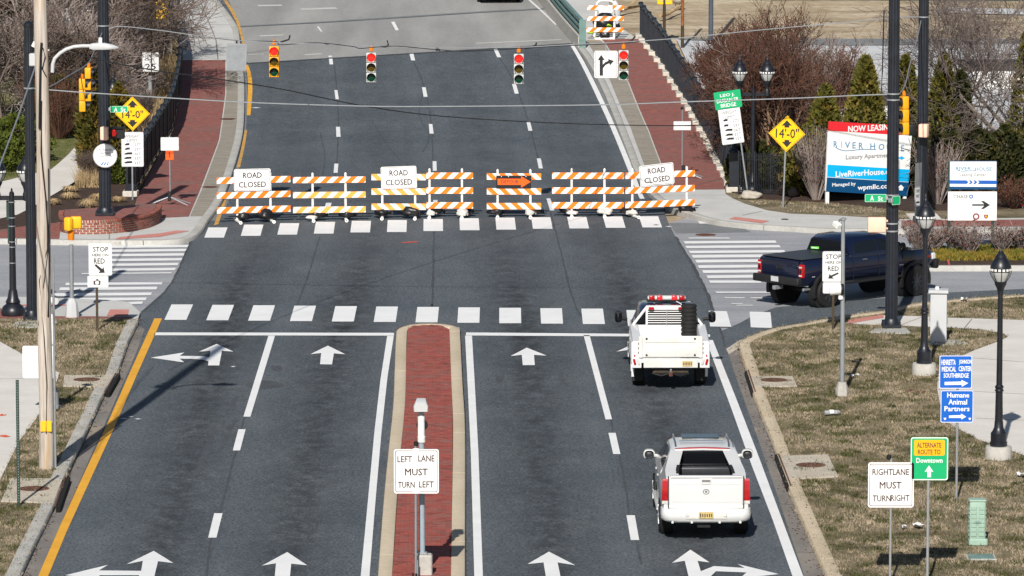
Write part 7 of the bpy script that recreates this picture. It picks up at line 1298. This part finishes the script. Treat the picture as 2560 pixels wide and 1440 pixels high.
# ================================================================== PLANTS
def grow(tr, tw, p, d, L, r, lev, maxlev, rr, up=.15, jit=.28, nseg=3, kids=(2, 3), lf=.72, tmin=.006):
    pts = [p.copy()]; q = p.copy(); dd = d.normalized()
    if lev >= 3: nseg = 2
    for i in range(nseg):
        dd = (dd + Vector((rr.gauss(0, jit), rr.gauss(0, jit), rr.gauss(0, jit * .7) + up * .5)) * .5).normalized(); q = q + dd * (L / nseg); pts.append(q.copy())
    (tr if lev < 2 else tw).tube(pts, max(r, tmin), 6 if lev == 0 else (5 if lev == 1 else 3), max(r * .62, tmin * .8), lev < 2)
    if lev >= maxlev: return
    n = rr.randint(*kids)
    for k in range(n):
        f = 1 if k == 0 else rr.uniform(.35, 1.0); i = min(nseg - 1, int(f * nseg)); b = pts[i].lerp(pts[i + 1], f * nseg - i if f < 1 else 1)
        ax = dd.cross(Vector((rr.gauss(0, 1), rr.gauss(0, 1), rr.gauss(0, 1)))).normalized(); a = rr.uniform(.25, .55) if k == 0 else rr.uniform(.45, 1.0)
        nd = (Matrix.Rotation(a, 3, ax) @ dd); nd.z += up; grow(tr, tw, b, nd, L * rr.uniform(lf - .12, lf + .1), r * (.68 if k == 0 else .52), lev + 1, maxlev, rr, up, jit, nseg, kids, lf, tmin)
def bare_tree(label, base, hgt, seed, m_tr='bark', m_tw='twig_grey', stems=1, maxlev=6, spread=.25, kids=(2, 3), r=None, h=.05, name='bare_tree', group='bare trees', loc=None, up=.12, lf=.74, lean=(0, 0), tmin=.007, cat='tree'):
    rr = random.Random(seed); p = loc or G(base[0], base[1], h); t = thing(name, label, cat, p, 0, 0, group); tr, tw = MB(), MB(); L0 = hgt * .30; r = r or hgt * .022
    for s_ in range(stems):
        a = rr.uniform(0, 6.28) if stems > 1 else 0; sp = spread if stems > 1 else .06
        d = Vector((sp * math.cos(a + s_ * 6.28 / stems) + lean[0], sp * math.sin(a + s_ * 6.28 / stems) + lean[1], 1)); grow(tr, tw, Vector((.12 * (stems > 1) * math.cos(s_ * 6.28 / stems), .12 * (stems > 1) * math.sin(s_ * 6.28 / stems), -.1)), d, L0 * rr.uniform(.85, 1.15), r * (1 if stems == 1 else .6), 0, maxlev, rr, up, .25, 3, kids, lf, tmin)
    tr.build('trunk', m_tr, t, 60); tw.build('twigs', m_tw, t, fast=True); return t, len(tw.f)
tw_count = 0
def seedy(t, m, n, seed, size=(.03, .06)):
    rr = random.Random(seed); tw = [c for c in t.children if c.name.startswith('twigs')][0].data.vertices; mb = MB(); zs = [v.co.z for v in tw]; zm = max(zs); N = len(tw)
    for _ in range(n):
        v = tw[rr.randrange(N)].co
        if v.z < zm * .45: continue
        c = Vector(v) + Vector((rr.gauss(0, .06), rr.gauss(0, .06), rr.gauss(0, .05))); a = Vector((rr.gauss(0, 1), rr.gauss(0, 1), rr.gauss(0, 1))).normalized() * rr.uniform(*size); b = a.cross(Vector((rr.gauss(0, 1), rr.gauss(0, 1), rr.gauss(0, 1)))).normalized() * size[0] * .8; mb.add([c - a, c + b, c + a, c - b], [(0, 1, 2, 3)])
    mb.build('seed_heads', m, t, fast=True)
for i, (lb, px, hg, sd, st) in enumerate((('reddish brown leafless myrtle right behind the black railing', (1872, 405), 4.7, 1, 7), ('reddish brown leafless myrtle behind the double lantern', (1905, 420), 5.7, 2, 6), ('leafless myrtle with tan lit trunk behind the clearance sign', (1946, 452), 5.9, 3, 5), ('grey brown leafless myrtle nearest the shorter arborvitae', (2010, 430), 5.0, 4, 6), ('low brown brush beside the railing by the tripod sign', (1835, 330), 2.6, 5, 7), ('brown brush at the top of the railing', (1800, 250), 2.4, 6, 7), ('broad reddish brown thicket in front of the pale lot', (1890, 310), 4.2, 7, 8), ('brown thicket thinning out towards the arborvitae row', (1995, 350), 4.1, 8, 7), ('reddish thicket just right of the slim grey pole', (1850, 235), 2.9, 9, 8))):
    t, n = bare_tree(lb, px, hg, sd * 13, 'myrtle_bark', 'twig_red' if i not in (3, 7) else 'twig_grey', st, 6, .30, (3, 3), None, .14, 'myrtle_tree', 'leafless brown myrtles on the right', None, .15, .76, (.03, 0), .009); tw_count += n
    seedy(t, 'dry_leaf' if i not in (3, 7) else 'twig', 3400, sd)
# bare trees on the left and the grey tree on the right
for i, (lb, px, hg, sd, ms) in enumerate((('bare tree with forked trunk at the far left edge', (8, 330), 8.5, 21, 'bark'), ('bare tree just left of the short black pole', (52, 250), 8.0, 22, 'bark'), ('bare pale barked tree right of the wooden pole', (165, 262), 8.0, 23, 'bark_pale'), ('bare tree with thin stems just left of the planter pole', (232, 250), 8.5, 24, 'bark_pale'), ('bare tree with long twigs right of the planter pole', (322, 180), 8.0, 25, 'bark'), ('bare tree behind the speed limit sign left of the railing', (318, 240), 7.0, 26, 'bark_pale'), ('bare thin tree at the top beside the speed limit pole', (305, 110), 7.5, 27, 'bark'), ('bare tree at the top left behind the lawn', (120, 120), 8.5, 28, 'bark'), ('bare tree in the upper left corner', (-30, 170), 8.5, 29, 'bark'))):
    t, n = bare_tree(lb, px, hg, sd, ms, 'twig_grey' if i % 2 else 'twig', 1 if i not in (3, 6) else 3, 6, .2, (3, 3), hg * .013, .05, 'bare_tree', 'bare trees on the left', None, .10, .79, (-.12 if px[0] < 280 else -.42, 0), .012); tw_count += n
for i, (lb, px, hg, sd, mt) in enumerate((('grey thicket of thin bare stems at the left edge by the short pole', (20, 300), 4.2, 61, 'twig_grey'), ('pinkish grey bare thicket right of the wooden pole', (175, 300), 4.6, 62, 'twig_grey'), ('brown bare thicket just left of the planter pole', (228, 320), 4.2, 63, 'twig'), ('bare thicket before the speed limit sign', (318, 235), 3.2, 65, 'twig_grey'), ('dark bare thicket near the top left corner', (60, 130), 5.0, 69, 'twig'))):
    t, n = bare_tree(lb, px, hg, sd, 'bark', mt, 5, 6, .42, (3, 3), hg * .013, .05, 'bare_thicket', 'bare thickets on the left', None, .06, .80, (-.12 if px[0] < 280 else -.4, 0), .013, 'shrub'); tw_count += n
for lb, px, hg, sd, ln in (('spreading bare grey tree behind the direction board', (2560, 470), 8.5, 41, (-.45, 0)), ('second bare grey tree with fine twigs near the right edge', (2600, 440), 7.5, 44, (-.5, 0)), ('bare grey tree between the tall poles and the hedge', (2440, 420), 6.5, 46, (-.12, 0))):
    t, n = bare_tree(lb, px, hg, sd, 'bark_pale', 'twig_mid', 1, 7, .2, (3, 3), .13, .14, 'bare_tree', 'bare grey trees on the right', None, .02, .80, ln, .008); tw_count += n
def low_twigs(label, base, hg, wd, seed, m='twig_red', n=60, leaf=None, h=.13, group=None, nleaf=300, name='shrub'):
    rr = random.Random(seed); p = G(base[0], base[1], h); t = thing(name, label, 'shrub', p, 0, 0, group); mb = MB(); ends = []
    for i in range(n):
        a = rr.uniform(0, 6.28); k = math.sqrt(rr.random()); q = Vector((.15 * wd * k * math.cos(a), .12 * wd * k * math.sin(a), 0)); d = Vector((math.cos(a) * k * wd, math.sin(a) * k * wd, hg * rr.uniform(.65, 1.0))); pts = [q + d * f + Vector((rr.gauss(0, .05), rr.gauss(0, .05), 0)) * f for f in (0, .35, .7, 1)]; mb.tube(pts, .012, 3, .006)
        for _ in range(4): f = rr.uniform(.35, 1); b = q + d * f; e = b + Vector((rr.gauss(0, .16), rr.gauss(0, .16), rr.uniform(.05, .28))); mb.tube([b, e], .007, 3, .004); ends += [b, e, b.lerp(e, .5)]
    mb.build('twigs', m, t, fast=True)
    if leaf:
        lf = MB()
        for _ in range(nleaf): c = rr.choice(ends) + Vector((rr.gauss(0, .07), rr.gauss(0, .07), rr.gauss(0, .06))); a = Vector((rr.gauss(0, 1), rr.gauss(0, 1), rr.gauss(0, 1))).normalized() * rr.uniform(.03, .06); b = a.cross(Vector((rr.gauss(0, 1), rr.gauss(0, 1), rr.gauss(0, 1)))).normalized() * .03; lf.add([c - a, c + b, c + a, c - b], [(0, 1, 2, 3)])
        lf.build('leaves', leaf, t, fast=True)
    return t
for i, (lb, px, hg, wd) in enumerate((('reddish twiggy shrub in the island left of the lamp, behind the pickup hood', (2298, 632), .95, .55), ('second reddish twiggy shrub of the island, just right of the lamp', (2336, 630), .80, .5), ('dense reddish shrub between the two green board posts', (2424, 636), 1.0, .55), ('twiggy shrub against the left green board post', (2385, 628), .8, .4), ('reddish shrub right of the right green board post', (2504, 632), .85, .5), ('thin shrub at the right end of the island', (2550, 630), .75, .4))):
    low_twigs(lb, px, hg, wd, 50 + i, 'twig_grey', 80, 'dry_leaf', .13, 'twiggy shrubs in the planted island', 230)
low_twigs('brown brushy shrub under the left side of the billboard', (2040, 500), 2.6, .9, 70, 'twig_grey', 120, 'dry_leaf', .14, None, 500); low_twigs('dry brown shrub beside the direction board in front of the hedge', (2345, 510), 2.2, .9, 71, 'twig_grey', 110, 'dry_leaf', .14, None, 500); low_twigs('reddish low brush on the far right mulch bed', (2535, 520), 1.0, .9, 72, 'twig_red', 80, 'dry_leaf', .14, None, 400)
for i, (lb, px, hg, wd) in enumerate((('dense dark red brown shrub behind the upper left bare trees', (150, 345), 2.6, 1.6), ('dark red brown shrub left of the planter pole among bare trees', (185, 230), 2.4, 1.6), ('reddish shrub row piece behind the yellow signal pair', (140, 200), 2.2, 1.6), ('brown brush between planter pole and railing', (352, 330), 1.7, .6), ('brown brush against the upper left railing', (400, 150), 1.6, .6), ('dry brush by the mulch bed below the round sign', (228, 455), 1.1, .5))):
    low_twigs(lb, px, hg, wd, 80 + i, 'twig_red' if i < 3 else 'twig', 190, 'dry_leaf' if i < 3 else None, .05, 'brown shrubs under the left trees', 500)
def evergreen(label, base, hg, wd, seed, m, shape='cone', n=2600, h=.14, group=None, size=.11, name='evergreen', loc=None, cat='evergreen'):
    rr = random.Random(seed); p = loc or G(base[0], base[1], h); t = thing(name, label, cat, p, 0, 0, group); mb = MB(); MB().cyl((0, 0, -.1), (0, 0, hg * .55), .06 * hg / 3, .02, 8).build('trunk', 'bark', t)
    ph = [rr.uniform(0, 6.28) for _ in range(6)]
    for _ in range(n):
        f = rr.random() ** (1.25 if shape == 'cone' else .9); a = rr.uniform(0, 6.28)
        if shape == 'cone': R0 = wd * ((1 - f) ** .55) * min(1, .6 + f * 4)
        else: R0 = wd * math.sqrt(max(0.02, 1 - (2 * f - .9) ** 2)) if f > .45 else wd * (.86 + .14 * f / .45)
        R0 *= 1 + .12 * math.sin(3 * a + ph[0] + 5 * f) + .10 * math.sin(7 * a + ph[1] - 9 * f) + .08 * math.sin(2 * a + 17 * f + ph[2]); rad = R0 * (1 - .45 * rr.random() ** 2.2); c = Vector((rad * math.cos(a), rad * math.sin(a), f * hg + rr.gauss(0, .03)))
        o = Vector((math.cos(a), math.sin(a), rr.uniform(.5, 1.6))).normalized(); s_ = size * rr.uniform(.6, 1.35); u = (o + Vector((rr.gauss(0, .4), rr.gauss(0, .4), rr.gauss(0, .3)))).normalized() * s_; v = u.cross(Vector((rr.gauss(0, 1), rr.gauss(0, 1), rr.gauss(0, 1)))).normalized() * s_ * .42
        mb.add([c - u * .5, c + v, c + u, c - v], [(0, 1, 2, 3)])
    mb.build('foliage', m, t, fast=True); return t
ar = 'arborvitae row on the right'
evergreen('tall pointed arborvitae just left of the near tall pole, above the billboard', (2162, 478), 4.75, 1.02, 1, 'arbor', 'cone', 7500, .14, ar, .12, 'arborvitae'); evergreen('pointed arborvitae between the two tall poles', (2262, 470), 4.7, .85, 2, 'arbor', 'cone', 6200, .14, ar, .12, 'arborvitae'); evergreen('pointed arborvitae right of the farther tall pole', (2357, 465), 4.7, .85, 3, 'arbor', 'cone', 6200, .14, ar, .12, 'arborvitae')
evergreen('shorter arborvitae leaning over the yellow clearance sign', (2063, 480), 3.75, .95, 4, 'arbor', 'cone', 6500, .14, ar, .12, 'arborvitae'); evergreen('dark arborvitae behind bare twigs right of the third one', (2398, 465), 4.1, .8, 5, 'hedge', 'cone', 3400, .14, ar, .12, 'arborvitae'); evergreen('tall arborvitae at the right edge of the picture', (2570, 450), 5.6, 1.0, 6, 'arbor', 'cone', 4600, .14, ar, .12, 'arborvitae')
evergreen('bronze green juniper low beside the clearance sign post', (2015, 486), 2.4, .8, 7, 'arbor', 'dome', 3200, .14, None, .11)
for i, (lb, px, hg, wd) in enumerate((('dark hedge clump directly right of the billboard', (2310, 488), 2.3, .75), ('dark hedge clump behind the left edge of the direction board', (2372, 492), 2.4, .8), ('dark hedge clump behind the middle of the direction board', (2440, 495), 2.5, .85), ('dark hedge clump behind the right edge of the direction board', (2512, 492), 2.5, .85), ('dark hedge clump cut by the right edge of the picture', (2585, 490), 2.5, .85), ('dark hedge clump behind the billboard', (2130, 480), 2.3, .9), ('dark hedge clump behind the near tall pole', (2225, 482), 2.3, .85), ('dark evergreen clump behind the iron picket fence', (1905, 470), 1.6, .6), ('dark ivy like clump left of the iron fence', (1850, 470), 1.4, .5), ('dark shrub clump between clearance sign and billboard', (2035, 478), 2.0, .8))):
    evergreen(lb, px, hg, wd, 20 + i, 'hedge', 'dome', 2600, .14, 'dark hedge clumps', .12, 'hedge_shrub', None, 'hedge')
evergreen('bronze and green columnar evergreen left of the planter pole', (238, 420), 3.6, .62, 40, 'yew', 'dome', 5200, .1, None, .12); evergreen('bronze evergreen right of the planter pole under the clearance sign', (298, 430), 3.2, .6, 41, 'yew', 'dome', 4200, .1, None, .12); evergreen('small bright green shrub at the foot of the planter pole', (290, 458), .9, .45, 42, 'green_bush', 'dome', 1500, .1, None, .08); 
evergreen('wide yellow green clipped bush left of the short black pole', (38, 402), 1.7, 1.25, 43, 'green_bush', 'dome', 4200, .05, 'clipped bushes on the left lawn', .1, 'clipped_bush', None, 'bush'); evergreen('second yellow green clipped bush at the left edge', (-20, 425), 1.5, 1.0, 44, 'green_bush', 'dome', 3000, .05, 'clipped bushes on the left lawn', .1, 'clipped_bush', None, 'bush'); evergreen('dark green bush in the upper left behind the bare trees', (70, 85), 2.2, 1.6, 45, 'hedge', 'dome', 3400, .05, None, .13)
evergreen('dark brown green bush left of the bronze evergreen', (150, 330), 2.2, 1.3, 46, 'hedge', 'dome', 3000, .05, None, .12)
def tussock(label, px, w, hg, seed):
    rr = random.Random(seed); t = thing('grass_tussock', label, 'ornamental grass', G(px[0], px[1], .1), 0, 0, 'straw coloured tussocks in the mulch bed'); mb = MB()
    for _ in range(420):
        a = rr.uniform(0, 6.28); k = rr.random() ** .6; L = w * rr.uniform(.5, 1.0); b = Vector((.25 * w * k * math.cos(a), .2 * w * k * math.sin(a), 0)); m_ = b + Vector((math.cos(a) * L * .5 * k, math.sin(a) * L * .4 * k, hg * rr.uniform(.7, 1.1))); e = b + Vector((math.cos(a) * L * k, math.sin(a) * L * .8 * k, hg * rr.uniform(.1, .7))); s_ = Vector((-math.sin(a), math.cos(a), 0)) * .012
        mb.add([b - s_, b + s_, m_ + s_, m_ - s_, e], [(0, 1, 2, 3), (3, 2, 4)])
    mb.build('blades', 'straw', t, fast=True); return t
tussock('largest straw tussock in the mulch just left of the planter pole', (222, 521), .48, .30, 1); tussock('straw tussock in the mulch behind the largest one', (174, 498), .42, .22, 2); tussock('small straw tussock near the garden path', (176, 480), .40, .2, 3); tussock('faint straw tussock right of the planter pole', (295, 505), .36, .18, 4); tussock('small straw tussock beside the wooden pole', (135, 512), .30, .2, 5); tussock('straw tussock behind the largest one on its right', (245, 500), .4, .2, 6)
